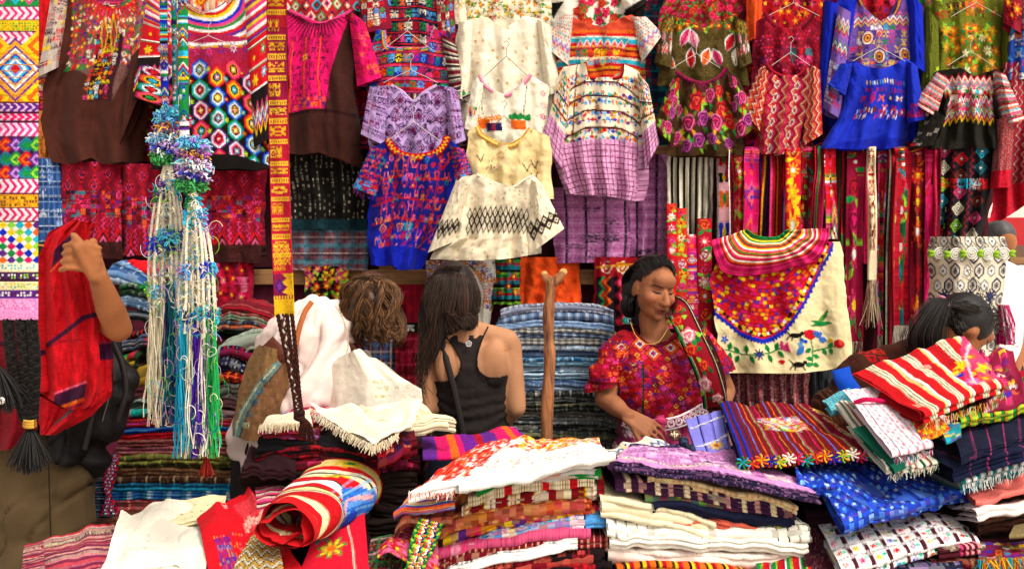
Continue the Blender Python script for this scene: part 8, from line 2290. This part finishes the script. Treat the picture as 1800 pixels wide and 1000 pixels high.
def wr1(P,N):
    x,y = plan(P,YC2)
    s = (x + y * .55)
    d = .018 * np.sin(s * .085 + 1.6 * noise2(x / 50,y / 60,6)) * np.clip((y - 545) / 80,.1,1) + .013 * fbm(x / 34 + y / 60,y / 70 - x / 110,12) + .010 * crease(x,y,1 / 30.,15)
    return P + N * (d[:,None] + .010)
csh = blob('shirt',SGc,.0075,lambda fc: np.tile(lin('efd9d0'),(len(fc),1)) * (1 + .02 * fbm3(fc,30,4))[:,None],M_FINE,curl,smooth=6,disp=wr1)
tubes('shirt_seam',[smooth_line([C_(590,538,-.06),C_(606,568,-.085),C_(612,600,-.11),C_(606,640,-.135)],40)],.002,lin('c8a878'),M_CLOTH,csh,5)
chh = blob('hair',[ell_geo(ch_ + np.array([0,-.01,.012]),(.096,.11,.112)),ell_geo(ch_ + np.array([.055,-.01,-.055]),(.062,.08,.085)),ell_geo(ch_ + np.array([-.05,-.02,-.02]),(.06,.075,.07))],.008,lambda fc: np.tile(lin('4a2e1a'),(len(fc),1)) * (1 + .5 * fbm3(fc,40,3)[:,None]).clip(.4,1.6),M_HAIR,curl,smooth=5,disp=lambda P,N: P + N * (.010 * fbm3(P,34,8))[:,None])
S = []
for i in range(1350):
    an = rng.uniform(-.7,3.85);u,w_ = math.cos(an),rng.random()
    dpt = -math.sqrt(max(.02,1 - (u * .92) ** 2)) * rng.uniform(.82,1.06)
    L = rng.uniform(.55,1.05)
    k = int((u + 1) * 6);ph = k * 1.9 + rng.normal() * .5
    crown = ch_ + np.array([.012 + .02 * rng.normal(),-.02 + .03 * rng.normal(),.105])
    low = -.02 - .115 * L + .02 * math.sin(k * 2.2)
    pts = [crown,ch_ + np.array([.012 + .075 * u,.095 * dpt,.082]),ch_ + np.array([.015 + .108 * u,.118 * dpt,.02]),ch_ + np.array([.028 + .104 * u,.115 * dpt,.5 * low - .02]),ch_ + np.array([.045 + .082 * u,.09 * dpt,low])]
    c = smooth_line(pts,17);q = np.linspace(0,1,17)
    g_ = np.clip(q * 2,.15,1)
    c[:,0] += .016 * np.sin(q * 15 + ph) * g_;c[:,1] += .012 * np.cos(q * 15 + ph) * g_;c[:,2] += .005 * np.sin(q * 13 + ph * 2) * g_
    S.append(c + rng.normal(size=3) * .002)
for i in range(90):
    f = rng.random();x0 = 640 + 46 * f
    q = np.linspace(0,1,17);y1 = 592 + rng.normal() * 9 - 16 * abs(f - .6)
    base_ = smooth_line([C_(x0,545,-.04),C_(x0 + 3,575,-.05),C_(x0 + 5 + rng.normal() * 5,y1,-.04)],17)
    a0 = int(f * 7) * 1.3 + rng.normal() * .3;base_[:,0] += .010 * np.cos(q * 11 + a0) * q;base_[:,1] += .009 * np.sin(q * 11 + a0) * q
    S.append(base_)
strands('hair_curls',S,.0011,['4a2e1a','6a4526','2e1c10','8a6038','5a3a20'],chh,vary=.3)
# trousers
blob('trousers',[cap_geo(C_(488,790,.01),.16,C_(486,860,.02),.165,18)] + [cap_geo(C_(x,850,.02),.10,np.array([C_(x,0)[0],YC2 + .01,.1]),.06) for x in (460,520)],.012,lambda fc: np.tile(lin('2a2426'),(len(fc),1)),M_CLOTH,curl)
# the embroidered white blouse being held up
t = thing('white_blouse','white embroidered blouse held open by the curly haired person','blouse',C_(660,740,-.1))
p = Pat(570,610,745,760,'efe3cf');p.figs(664,668,690,702,13,14,5,['d8c080','c8a860'],1.4);p.dots(590,640,730,740,24,18,1.6,['b0a8b0','d8c8b8','e0b8b0'],.6,jit=4);p.figs(694,664,735,700,18,16,6,['d8c8b0'],1.4)
panel(t,'cloth_panel',[(612,604,640),(640,584,690),(672,574,736),(700,570,738),(760,566,742)],2.80,p,top=[(560,640),(600,626),(625,614),(660,634),(700,660),(745,686)],amp=.007,nf=3,bulge=.05,wr=.0015,rel=.0002,seed=301,mat=M_FINE,thick=.04)
# bag
t = thing('shoulder_bag','brown canvas shoulder bag with blue green woven strip and leather strap','bag',C_(455,770,-.12))
p = Pat(405,560,500,780,'7a5638');p.poly([(405,560),(480,560),(445,640),(425,780),(405,780)],'8a6a44');p.line([(470,605),(440,650),(420,710),(412,770)],14,'5a8a8a');p.line([(466,608),(437,652),(418,710),(410,770)],3,'d0c8a0');p.line([(478,610),(450,655),(430,712),(420,770)],2.4,'2a3a4a')
p.speck(.15,['6a4a30','8a6644'])
for y_ in range(640,770,26): p.glyph(418 + (770 - y_) * .18,y_ - 8,432 + (770 - y_) * .18,y_ + 8,14,15,['c8d0a8','2a5a6a'],1,7)
def bag_patch():
    panel(t,'bag_body',[(606,452,508),(640,436,512),(690,420,506),(740,410,500),(776,408,494)],2.80,p,top=[(400,660),(455,606),(510,618)],bot=[(400,762),(450,782),(500,770)],amp=.006,nf=2,bulge=.06,thick=.07,seed=303,mat=M_CLOTH)
bag_patch()
lp = Pat(0,0,20,80,'5a2a1a',1.7)
ribbon(t,'leather_flap',[(470,600,2.745),(488,618,2.735),(506,626,2.74)],26,2.74,Pat(0,0,26,60,'5a2c1c').speck(.2,['6a3522']),curl=.006,mat=M_LEATHER)
ribbon(t,'strap',[(548,530,2.86),(534,552,2.80),(524,585,2.765),(517,622,2.745),(506,640,2.745)],9,2.76,Pat(0,0,9,110,'a85a26'),curl=.003,mat=M_LEATHER,wave=0)
tubes('ring',[[at(517 + 6 * math.cos(a),632 + 7 * math.sin(a),2.735) for a in np.linspace(0,6.283,16)]],.0018,lin('b89a6a'),M_METAL,t,6)
p = Pat(0,0,40,60,'c01424');p.glyph(0,0,40,60,10,10,[CRIM,PINK],.5)
t = thing('red_cloth','small red patterned cloth showing between the white shirt and the pile','cloth',at(468,620,3.05));panel(t,'cloth_panel',[(572,462,492),(626,460,490)],3.05,p,seed=305,thick=.05)

# ================= man on the left holding up a red cloth
YM2 = 2.52
M_ = lambda x,y,d=0.: at(x,y,YM2 + d)
man = thing('person','man in dark clothes and khaki trousers raising a red cloth, mostly hidden behind the banner','person',(M_(60,700)[0],YM2,0))
mh = M_(-6,330,.1)
elb,wri = M_(208,578,-.12),M_(172,486,-.225)
MH = rotm(-150,5)
G = face_geo(mh,MH) + [ell_geo(mh,(.078,.098,.112)),ell_geo(mh + MH @ np.array([0,-.03,-.06]),(.06,.07,.07),MH),cap_geo(mh + np.array([0,.01,-.05]),.06,M_(16,425,.12),.062),
     ring_geo([(M_(34,430,.12),.1,.07,0),(M_(40,462,.12),.21,.11,0),(M_(45,540,.12),.2,.125,0),(M_(46,640,.12),.16,.12,0),(M_(40,740,.12),.15,.12,0),(M_(36,800,.12),.145,.12,0)]),
     cap_geo(M_(112,492,.10),.055,elb,.040),cap_geo(elb,.0395,.6 * elb + .4 * wri,.040),cap_geo(.6 * elb + .4 * wri,.040,wri,.027,14,((0,1,0),.9)),cap_geo(M_(-52,490,.1),.06,M_(-70,610,.06),.046),cap_geo(M_(-70,610,.06),.044,M_(-20,660,-.12),.03)]
hn = hand_geo(wri,(-.25,-.25,.95),(.95,-.2,.2),.185,[6,6,6,6],thumb=1,fr=.009)
G += hn[:4]
# fingers wrapped round the cloth edge
for k in range(4):
    b = wri + np.array([-.012 - .004 * k,-.03,.088 - .0225 * k]);
    m1 = b + np.array([-.034,-.020,.003]);e = m1 + np.array([-.028,.012,-.006])
    G += [cap_geo(wri + np.array([.008,-.012,.080 - .019 * k]),.0105,b,.0092,10),cap_geo(b,.0092,m1,.0088,10),cap_geo(m1,.0088,e,.0078,10)]
G += [cap_geo(wri + np.array([0,-.01,.03]),.015,wri + np.array([-.02,-.045,.085]),.0125,10),cap_geo(wri + np.array([-.02,-.045,.085]),.012,wri + np.array([-.045,-.045,.115]),.0105,10)]
for x in (): G += [cap_geo(M_(x,800,.12),.09,np.array([M_(x,0)[0],YM2 + .12,.42]),.062),cap_geo(np.array([M_(x,0)[0],YM2 + .12,.42]),.055,np.array([M_(x,0)[0],YM2 + .13,.08]),.04),cap_geo(np.array([M_(x,0)[0],YM2 + .14,.04]),.04,np.array([M_(x,0)[0],YM2 - .06,.03]),.034)]
blob('body',G,.0056,lambda fc: face_col(fc,mh,MH,np.tile(lin('a8683e'),(len(fc),1)) * (1 + .10 * fbm3(fc,18,5))[:,None]),M_SKIN,man,smooth=3)
blob('hair',[ell_geo(mh + np.array([0,.015,.03]),(.084,.1,.1))],.012,lambda fc: np.tile(lin('1a1412'),(len(fc),1)),M_HAIR,man,smooth=3,cut=lambda fc: ~((((fc - mh) @ MH)[:,1] < -.03) & (fc[:,2] < mh[2] + .07) | (fc[:,2] < mh[2] - .03) & (((fc - mh) @ MH)[:,1] < .03)))
def wr2(P,N):
    x,y = plan(P,YM2)
    return P + N * (.012 * np.sin(x * .07 + y * .05 + noise2(x / 50,y / 60,3) * 2) + .010 * fbm(x / 40,y / 50,9))[:,None]
blob('dark_shirt',[ring_geo([(M_(34,432,.12),.1,.085,0),(M_(40,462,.12),.225,.125,0),(M_(45,540,.12),.215,.14,0),(M_(46,640,.12),.175,.13,0),(M_(38,760,.12),.165,.135,0)]),cap_geo(M_(112,490,.10),.078,M_(140,520,.04),.066),cap_geo(M_(-52,490,.1),.075,M_(-66,590,.07),.06)],.009,lambda fc: np.tile(lin('1c1618'),(len(fc),1)),M_CLOTH,man,disp=wr2)
def wr3(P,N):
    x,y = plan(P,YM2)
    return P + N * (.008 * np.sin(y * .05 + x * .03 + 2 * noise2(x / 40,y / 50,5)) + .012 * crease(x,y,1 / 40.,10) + .004 * np.exp(-((x - 96) / 2.0) ** 2))[:,None]
mtr = blob('trousers',[ring_geo([(M_(36,738,.12),.155,.13,0),(M_(34,800,.12),.160,.14,0),(M_(34,860,.12),.160,.14,0),(np.array([M_(34,0)[0],YM2 + .12,.72]),.158,.14,0),(np.array([M_(34,0)[0],YM2 + .12,.4]),.14,.12,0)])] + [cap_geo(np.array([M_(x,0)[0],YM2 + .12,.78]),.10,np.array([M_(x,0)[0],YM2 + .13,.1]),.07) for x in (-12,72)],.011,lambda fc: np.tile(lin('5e4c34'),(len(fc),1)) * (1 + .08 * fbm3(fc,12,3))[:,None],M_CLOTH,man,disp=wr3)
# black jacket slung on his side
tubes('trouser_seam',[[at(x,y,YM2 - .045) for x,y in ((84,770),(86,830),(88,900),(90,960))]],.0022,lin('2e2416'),M_CLOTH,mtr,5)
ribbon(mtr,'pocket',[(20,800,2.44),(56,806,2.40),(84,792,2.41)],7,2.4,Pat(0,0,7,60,'3c301e'),curl=.002)
t = thing('black_jacket','black jacket bundled at the hip of the man with the red cloth','jacket',M_(160,830,-.02))
blob('jacket_bundle',[cap_geo(M_(176,610,.16),.055,M_(204,680,.13),.075,16),cap_geo(M_(204,680,.13),.075,M_(180,740,.10),.07,16),cap_geo(M_(150,690,.06),.075,M_(135,770,.06),.06,16),cap_geo(M_(150,690,.06),.07,M_(200,700,.12),.08,16),cap_geo(M_(170,760,.12),.06,M_(158,832,.13),.045,16),cap_geo(M_(120,740,.02),.05,M_(112,800,.02),.035,14)],.0065,
     lambda fc: np.tile(lin('151213'),(len(fc),1)),M_LEATHER,t,smooth=5,disp=lambda P,N: P + N * (.016 * np.sin(plan(P,YM2)[0] * .07 - plan(P,YM2)[1] * .045 + 2 * noise2(plan(P,YM2)[0] / 50,plan(P,YM2)[1] / 50,3)) + .012 * crease(*plan(P,YM2),1 / 26.,5))[:,None])
# the red cloth itself
for pts,w_ in (([(196,600,2.56),(214,640,2.54),(220,690,2.54),(206,740,2.56)],10),([(150,640,2.47),(166,690,2.455),(160,740,2.47),(148,790,2.50)],9)): ribbon(t,'jacket_edge',pts,w_,2.5,Pat(0,0,9,60,'2e2a2a'),curl=.005,mat=M_LEATHER)
tubes('zip',[smooth_line([at(184,640,2.50),at(192,690,2.48),at(180,740,2.49)],20)],.0018,lin('6a6664'),M_METAL,t,5)
t = thing('red_cloth','bright red woven cloth with dark purple bands held up by the man','cloth',M_(120,760,-.14))
p = Pat(50,380,196,770,'c0101c');p.speck(.25,['b00d18','cc1622'])
p.line([(50,625),(110,590),(160,560),(200,552)],8,'3c1434');p.line([(60,620),(110,602),(160,600)],2,'8a0c16');p.poly([(95,435),(142,400),(152,428),(90,470)],'3c1434');p.line([(88,476),(152,432)],2,'e8602a')
p.poly([(92,700),(166,678),(166,706),(110,722),(90,716)],'3c1434');p.line([(92,697),(166,676)],2.4,'e06080');p.line([(112,722),(164,708)],6,ORA);p.line([(112,730),(164,716)],2,'3c1434')
panel(t,'front_fall',[(384,128,156),(408,84,156),(440,70,150),(480,64,158),(560,62,172),(640,62,178),(690,64,172),(720,66,160),(762,70,110)],YM2 - .16,p,top=[(50,460),(84,408),(130,386),(150,390),(160,410),(200,480)],bot=[(50,690),(70,690),(110,716),(140,722),(166,708),(200,690)],amp=.024,nf=3.2,bulge=.018,thick=.05,seed=310,wr=.009)
p = Pat(140,430,200,740,'c0101c');p.speck(.25,['b00d18','cc1622']);p.rect(140,600,200,632,'3c1434');p.rect(140,596,200,599,'8a2a4a')
panel(t,'side_fall',[(450,146,158),(480,146,170),(560,150,186),(640,154,194),(690,150,193),(730,140,176)],YM2 - .10,p,bot=[(130,724),(150,722),(176,706),(192,690),(200,680)],amp=.012,nf=1.5,bulge=.02,thick=.04,seed=311,wr=.007)
p = Pat(55,690,200,770,'b00e1a');p.speck(.25,['a00c16','c0141f']);p.line([(120,752),(150,722),(180,714)],7,'4a4a50')
panel(t,'lower_flap',[(668,62,194),(700,64,186),(730,68,160),(764,72,96)],YM2 - .11,p,top=[(60,690),(110,718),(150,712),(194,680)],amp=.012,nf=2,bulge=.03,thick=.03,seed=312)
p = Pat(-30,540,70,800,'7a0f1c');p.speck(.25,['6a0c18','8a1220']);p.rect(-30,614,70,622,'3a1028')
panel(t,'back_fall',[(520,-30,72),(640,-30,72),(760,-30,66),(800,-30,40)],YM2 - .04,p,bot=[(-40,792),(20,790),(60,760),(80,740)],amp=.02,nf=2,bulge=.03,thick=.03,seed=313)

# ================= stooping girl on the right
YG = 2.72
G_ = lambda x,y,d=0.: at(x,y,YG + d)
girl = thing('person','girl with black ponytail and brown blouse stooping behind the red striped cloth','person',(G_(1640,700)[0],YG,0))
GM = rotm(98,50,6)
gc = G_(1690,580,.02)
gp = lambda x,y,z: gc + GM @ np.array([x,y,z])
G = [ell_geo(gp(0,.012,.02),(.076,.098,.09),GM),ell_geo(gp(0,-.025,-.025),(.062,.068,.08),GM),ell_geo(gp(0,-.04,-.07),(.042,.044,.034),GM),cap_geo(gp(0,-.09,.0),.009,gp(0,-.108,-.028),.012),ell_geo(gp(0,-.085,-.058),(.022,.012,.012),GM),ell_geo(gp(0,-.06,.05),(.05,.03,.03),GM),
     ell_geo(gp(-.075,.006,-.012),(.010,.015,.025),GM),ell_geo(gp(.075,.006,-.012),(.010,.015,.025),GM),cap_geo(gp(0,.03,-.04),.048,G_(1640,640,.08),.055),
     cap_geo(G_(1630,644,.09),.08,G_(1540,696,.1),.10,18),cap_geo(G_(1540,696,.1),.10,G_(1490,766,.12),.11,18),cap_geo(G_(1490,766,.12),.11,G_(1490,860,.12),.12,18),
     cap_geo(G_(1664,660,-.01),.042,G_(1700,740,-.1),.04),cap_geo(G_(1700,740,-.1),.038,G_(1740,745,-.16),.026),cap_geo(G_(1640,640,.2),.05,G_(1720,700,.22),.04),cap_geo(G_(1720,700,.22),.038,G_(1740,690,.2),.028)]
G += hand_geo(G_(1740,690,.2),(.6,-.5,-.2),(0,0,1),.15,18);G += hand_geo(G_(1740,745,-.16),(.8,-.2,.1),(0,-.3,1),.15,18)
for x in (): G += [cap_geo(G_(x,860,.12),.08,np.array([G_(x,0)[0],YG + .1,.45]),.052),cap_geo(np.array([G_(x,0)[0],YG + .1,.45]),.045,np.array([G_(x,0)[0],YG + .13,.08]),.034),cap_geo(np.array([G_(x,0)[0],YG + .14,.035]),.033,np.array([G_(x + 20,0)[0],YG + .02,.028]),.026)]
def gcol(fc):
    q = (fc - gc) @ GM
    C = np.tile(lin('a9683f'),(len(fc),1)) * (1 + .08 * fbm3(fc,20,5))[:,None]
    for s in (-1,1):
        x = q[:,0] * s
        w = (x > .012) & (x < .052) & (np.abs(q[:,2] - .033) < .0034) & (q[:,1] < -.04);C[w] = lin('1c120e')
        w = (x > .016) & (x < .046) & (np.abs(q[:,2] - .008) < .003) & (q[:,1] < -.04);C[w] = lin('140c0a')
    w = (np.abs(q[:,0]) < .02) & (np.abs(q[:,2] + .058) < .006) & (q[:,1] < -.06);C[w] = lin('8a4038')
    return C
blob('body',G,.009,gcol,M_SKIN,girl,smooth=4)
def hc2(fc):
    q = (fc - gc) @ GM
    return ~((q[:,1] < -.048) & (q[:,2] < .066) | (q[:,1] < .020) & (q[:,1] > -.008) & (q[:,2] < .010) & (q[:,2] > -.040))
gh = blob('hair',[ell_geo(gp(0,.022,.026),(.083,.100,.096),GM),ell_geo(gp(0,.09,-.03),(.06,.04,.06),GM)],.006,lambda fc: np.tile(lin('1a1412'),(len(fc),1)) * (1 + .4 * fbm3(fc,60,3)[:,None]).clip(.4,1.6),M_HAIR,girl,smooth=5,cut=hc2)
tie = G_(1658,532,-.05)
S = []
for i in range(650):
    a = rng.uniform(-1.5,1.5);f = rng.random()
    s0 = np.array([.080 * math.sin(a),-.056 + .085 * abs(math.sin(a)) ** 2 + .008 * rng.normal(),.09 + .02 * math.cos(a) - .055 * abs(math.sin(a)) ** 1.4])
    if f < .25: s0 = np.array([-.084 * rng.uniform(.8,1),.03 + .07 * rng.random(),-.06 + .04 * rng.random()])
    m = .5 * (np.array(s0) + GM.T @ (tie - gc));l = np.linalg.norm((m - np.array([0,.02,.02])) / np.array([.086,.104,.1]));m = np.array([0,.02,.02]) + (m - np.array([0,.02,.02])) / max(l,.5) * 1.03
    S.append(smooth_line([gp(*s0),gp(*m),tie + rng.normal(size=3) * .006],12))
for i in range(120):
    a = rng.uniform(-1.4,1.4);p0 = np.array([.088 * math.sin(a),.05 * rng.normal(),.03 + .092 * math.cos(a)]);p1 = p0 * 1.07 + rng.normal(size=3) * .010
    S.append(smooth_line([gp(*(p0 * .96)),gp(*p1),gp(*(p1 + np.array([0,.03,-.01]) + rng.normal(size=3) * .012))],12))
strands('hair_strands',S,.0009,['1a1412','2c2420','120e0c','4a3e36'],gh,vary=.3)
S = []
for i in range(680):
    u = rng.normal() * .5;w_ = rng.normal() * .5
    e = G_(1630 + u * 24,634 + rng.normal() * 12 - abs(u) * 6,-.07 + .02 * w_)
    S.append(smooth_line([tie + np.array([.008 * u,.008 * w_,.006]),tie + np.array([-.028 + .026 * u,-.03 + .02 * w_,.010]),G_(1628 + u * 26,578,-.10 + .035 * w_),G_(1626 + u * 28,608,-.09 + .03 * w_),e],18))
strands('ponytail',S,.0009,['1a1412','262020','120e0c','342c28'],gh,vary=.3)
tubes('hair_tie',[[tie + np.array([.014 * math.cos(a + k),.012 * math.sin(a + k),.012 * math.sin(a) + .004 * k]) for a in np.linspace(0,6.28,14)] for k in range(3)],.0055,lin('e08aa0'),M_WOOL,gh,6)
p = Pat(1420,590,1720,800,'45241a');p.glyph(1520,602,1590,650,17,14,[RED,'c8281f'],.8,7);p.glyph(1590,600,1650,630,20,14,[RED],.4,7);p.poly([(1420,690),(1520,660),(1500,700),(1430,740)],'2c1810');p.vs(1420,1500,[(None,5),('6a3a20',1.8)],660,800)
def wr4(P,N):
    x,y = plan(P,YG)
    return P + N * (.008 + .008 * np.sin((x + y) * .07 + 2 * noise2(x / 40,y / 40,5)) + .007 * fbm(x / 30,y / 30,10))[:,None]
blob('blouse',[cap_geo(G_(1632,642,.08),.105,G_(1540,690,.1),.142,18),cap_geo(G_(1540,690,.1),.142,G_(1488,770,.12),.155,18),cap_geo(G_(1660,648,-.02),.066,G_(1684,700,-.06),.06),cap_geo(G_(1640,640,.2),.07,G_(1690,680,.22),.058)],.0065,lambda fc: p.sample(*plan(fc,YG)),M_CLOTH,girl,disp=wr4)
blob('skirt',[ring_geo([(G_(1488,770,.12),.16,.15,0),(G_(1490,860,.12),.19,.17,0),(np.array([G_(1490,0)[0],YG + .12,.2]),.22,.2,0)])],.012,lambda fc: np.tile(lin('14202c'),(len(fc),1)),M_CLOTH,girl)
t = thing('blue_apron','bright blue apron band at the waist of the stooping girl','apron',G_(1478,690,-.04))
ribbon(t,'band',[(1478,648,2.66),(1484,668,2.645),(1500,690,2.64)],32,2.65,Pat(0,0,32,60,'1a50c8'),curl=.012)

# ================= bystander behind the white and navy cloth, street beyond
t = thing('person','bystander with grey black hair half hidden behind the standing white and navy cloth','person',(at(1744,420,4.6)[0],4.6,0))
B_ = lambda x,y,d=0.: at(x,y,4.6 + d)
bh = B_(1757,424,0)
BM = rotm(165,5)
G = face_geo(bh,BM) + [ell_geo(bh,(.078,.1,.11)),ell_geo(bh + BM @ np.array([0,-.03,-.06]),(.06,.06,.07)),cap_geo(bh + np.array([0,0,-.06]),.05,B_(1742,470),.06),ring_geo([(B_(1740,462),.08,.06,0),(B_(1736,476),.19,.1,0),(B_(1734,530),.19,.12,0),(B_(1734,620),.17,.11,0)])]
for s in (-1,1): G += [cap_geo(B_(1736 + s * 60,486),.055,B_(1734 + s * 66,580),.042),cap_geo(B_(1734 + s * 66,580),.04,B_(1734 + s * 50,650,-.1),.03),cap_geo(np.array([bh[0] + s * .1,4.6,.9]),.09,np.array([bh[0] + s * .1,4.6,.1]),.05),cap_geo(np.array([bh[0] + s * .1,4.6,.05]),.04,np.array([bh[0] + s * .1,4.45,.035]),.035)]
blob('body',G,.010,lambda fc: face_col(fc,bh,BM,np.tile(lin('a9683f'),(len(fc),1))),M_SKIN,t)
blob('hair',[ell_geo(bh + np.array([0,.01,.025]),(.084,.105,.10))],.01,lambda fc: np.tile(lin('4a4648'),(len(fc),1)) * (1 + .4 * fbm3(fc,50,3)[:,None]).clip(.4,1.6),M_HAIR,t,cut=lambda fc: ~((((fc - bh) @ BM)[:,1] < -.03) & (fc[:,2] < bh[2] + .07)))
blob('white_shirt',[ring_geo([(B_(1740,455),.07,.06,0),(B_(1736,474),.205,.115,0),(B_(1734,530),.205,.135,0),(B_(1734,640),.19,.125,0)])] + [cap_geo(B_(1736 + s * 60,486),.068,B_(1734 + s * 65,560),.055) for s in (-1,1)],.012,lambda fc: np.tile(lin('eee8e4'),(len(fc),1)),M_FINE,t)
blob('trousers',[ring_geo([(B_(1734,636),.19,.125,0),(np.array([bh[0],4.6,.82]),.19,.13,0)])] + [cap_geo(np.array([bh[0] + s * .1,4.6,.85]),.1,np.array([bh[0] + s * .1,4.6,.1]),.06) for s in (-1,1)],.014,lambda fc: np.tile(lin('2a2a30'),(len(fc),1)),M_CLOTH,t)

# street seen through the gap on the right
hw = thing('street_house','white house with a red painted base and door across the street','house',(9.5,13.0,0))
box('wall',(9.5,13.2,2.4),(9.0,.3,4.8),M_PAINT,'e8e0d4',parent=hw)
box('red_base',(9.9,13.02,1.25),(8.2,.08,2.5),M_PAINT,'b8101c',parent=hw)
box('roof',(9.5,13.2,4.95),(9.6,1.2,.25),M_PAINT,'8a4a34',parent=hw)
dr = box('door',(8.2,12.97,1.05),(.5,.08,2.0),M_PAINT,'6a4a3a',parent=hw)
box('step',(8.2,12.8,.08),(.9,.3,.16),M_PAINT,'a89a8a',parent=hw)
box('window_frame',(11.2,13.0,2.9),(1.2,.1,1.2),M_BOARD,parent=hw)
ct = thing('wooden_crate','orange brown wooden crate on a stand beyond the end of the wall','crate',at(1782,500,6.0))
for k in range(3): box('slat',tuple(at(1786,458 + k * 15,6.0)),(.24,.02,.05),M_BEAM,parent=ct)
for s in (-1,1): box('crate_end',tuple(at(1786 + s * 28,473,6.1)),(.02,.22,.18),M_BEAM,parent=ct)
for s in (-1,1):
    for d in (0,.2): box('leg',(at(1786 + s * 26,473,6.0)[0],6.0 + d,.72),(.04,.04,1.44),M_BEAM,parent=ct)
bs = thing('round_basket','round rimmed basket of bright cloths standing beyond the end of the wall','basket',at(1796,560,5.0))
bc = at(1800,506,5.0)
a = np.linspace(0,2 * np.pi,41)
for k in range(3): tubes('rim',[bc + np.stack([(.115 - .004 * k) * np.cos(a),-.012 * k + 0 * a - .02,(.115 - .004 * k) * np.sin(a)],1)],.008,lin(['8a8488','b8a8a0','c8402a'][k]),M_WOOL,bs,6)
q = np.linspace(0,1,12)[:,None];aa = a[None,:]
P = bc + np.stack([.11 * q * np.cos(aa),.05 * (1 - q ** 2) + 0 * aa,.11 * q * np.sin(aa)],-1)
C = np.array([lin(c) for c in [RED,'3a6a3a',CRM,'c86a4a',WHT,RED]])[rng.integers(6,size=(11,40))]
sheet('basket_filling',P,C,M_CLOTH,bs)
for s in (-1,1): tubes('stand_leg',[np.stack([bc + np.array([s * .09,.02,-.1]),np.array([bc[0] + s * .12,5.05,0.])])],.014,lin('6a5a4a'),M_LEATHER,bs,8)
t = thing('magenta_cloth','magenta and white striped cloth draped low beside the white and navy cloth','cloth',at(1772,600,3.4))
p = Pat(1755,530,1790,610,'b01a5a');p.line([(1760,530),(1775,610)],3,'f0c8d8');p.line([(1768,530),(1786,606)],3,'f0c8d8');p.line([(1776,540),(1792,590)],2,'f0c8d8')
panel(t,'cloth_panel',[(536,1758,1774),(570,1756,1784),(606,1754,1782)],3.4,p,seed=320,bulge=.04)
t = thing('white_sheet_pile','bright white sheets piled on the ground beyond the stall end','sheets',(3.1,4.5,0))
blob('sheet_heap',[ell_geo((3.35,4.6,.3),(.55,.4,.6)),ell_geo((3.7,4.4,.5),(.5,.3,.55)),ell_geo((3.2,4.9,.2),(.5,.4,.4))],.04,lambda fc: np.tile(lin('eee8e2'),(len(fc),1)),M_FINE,t,disp=lambda P,N: P + N * (.03 * fbm3(P,5,4))[:,None])
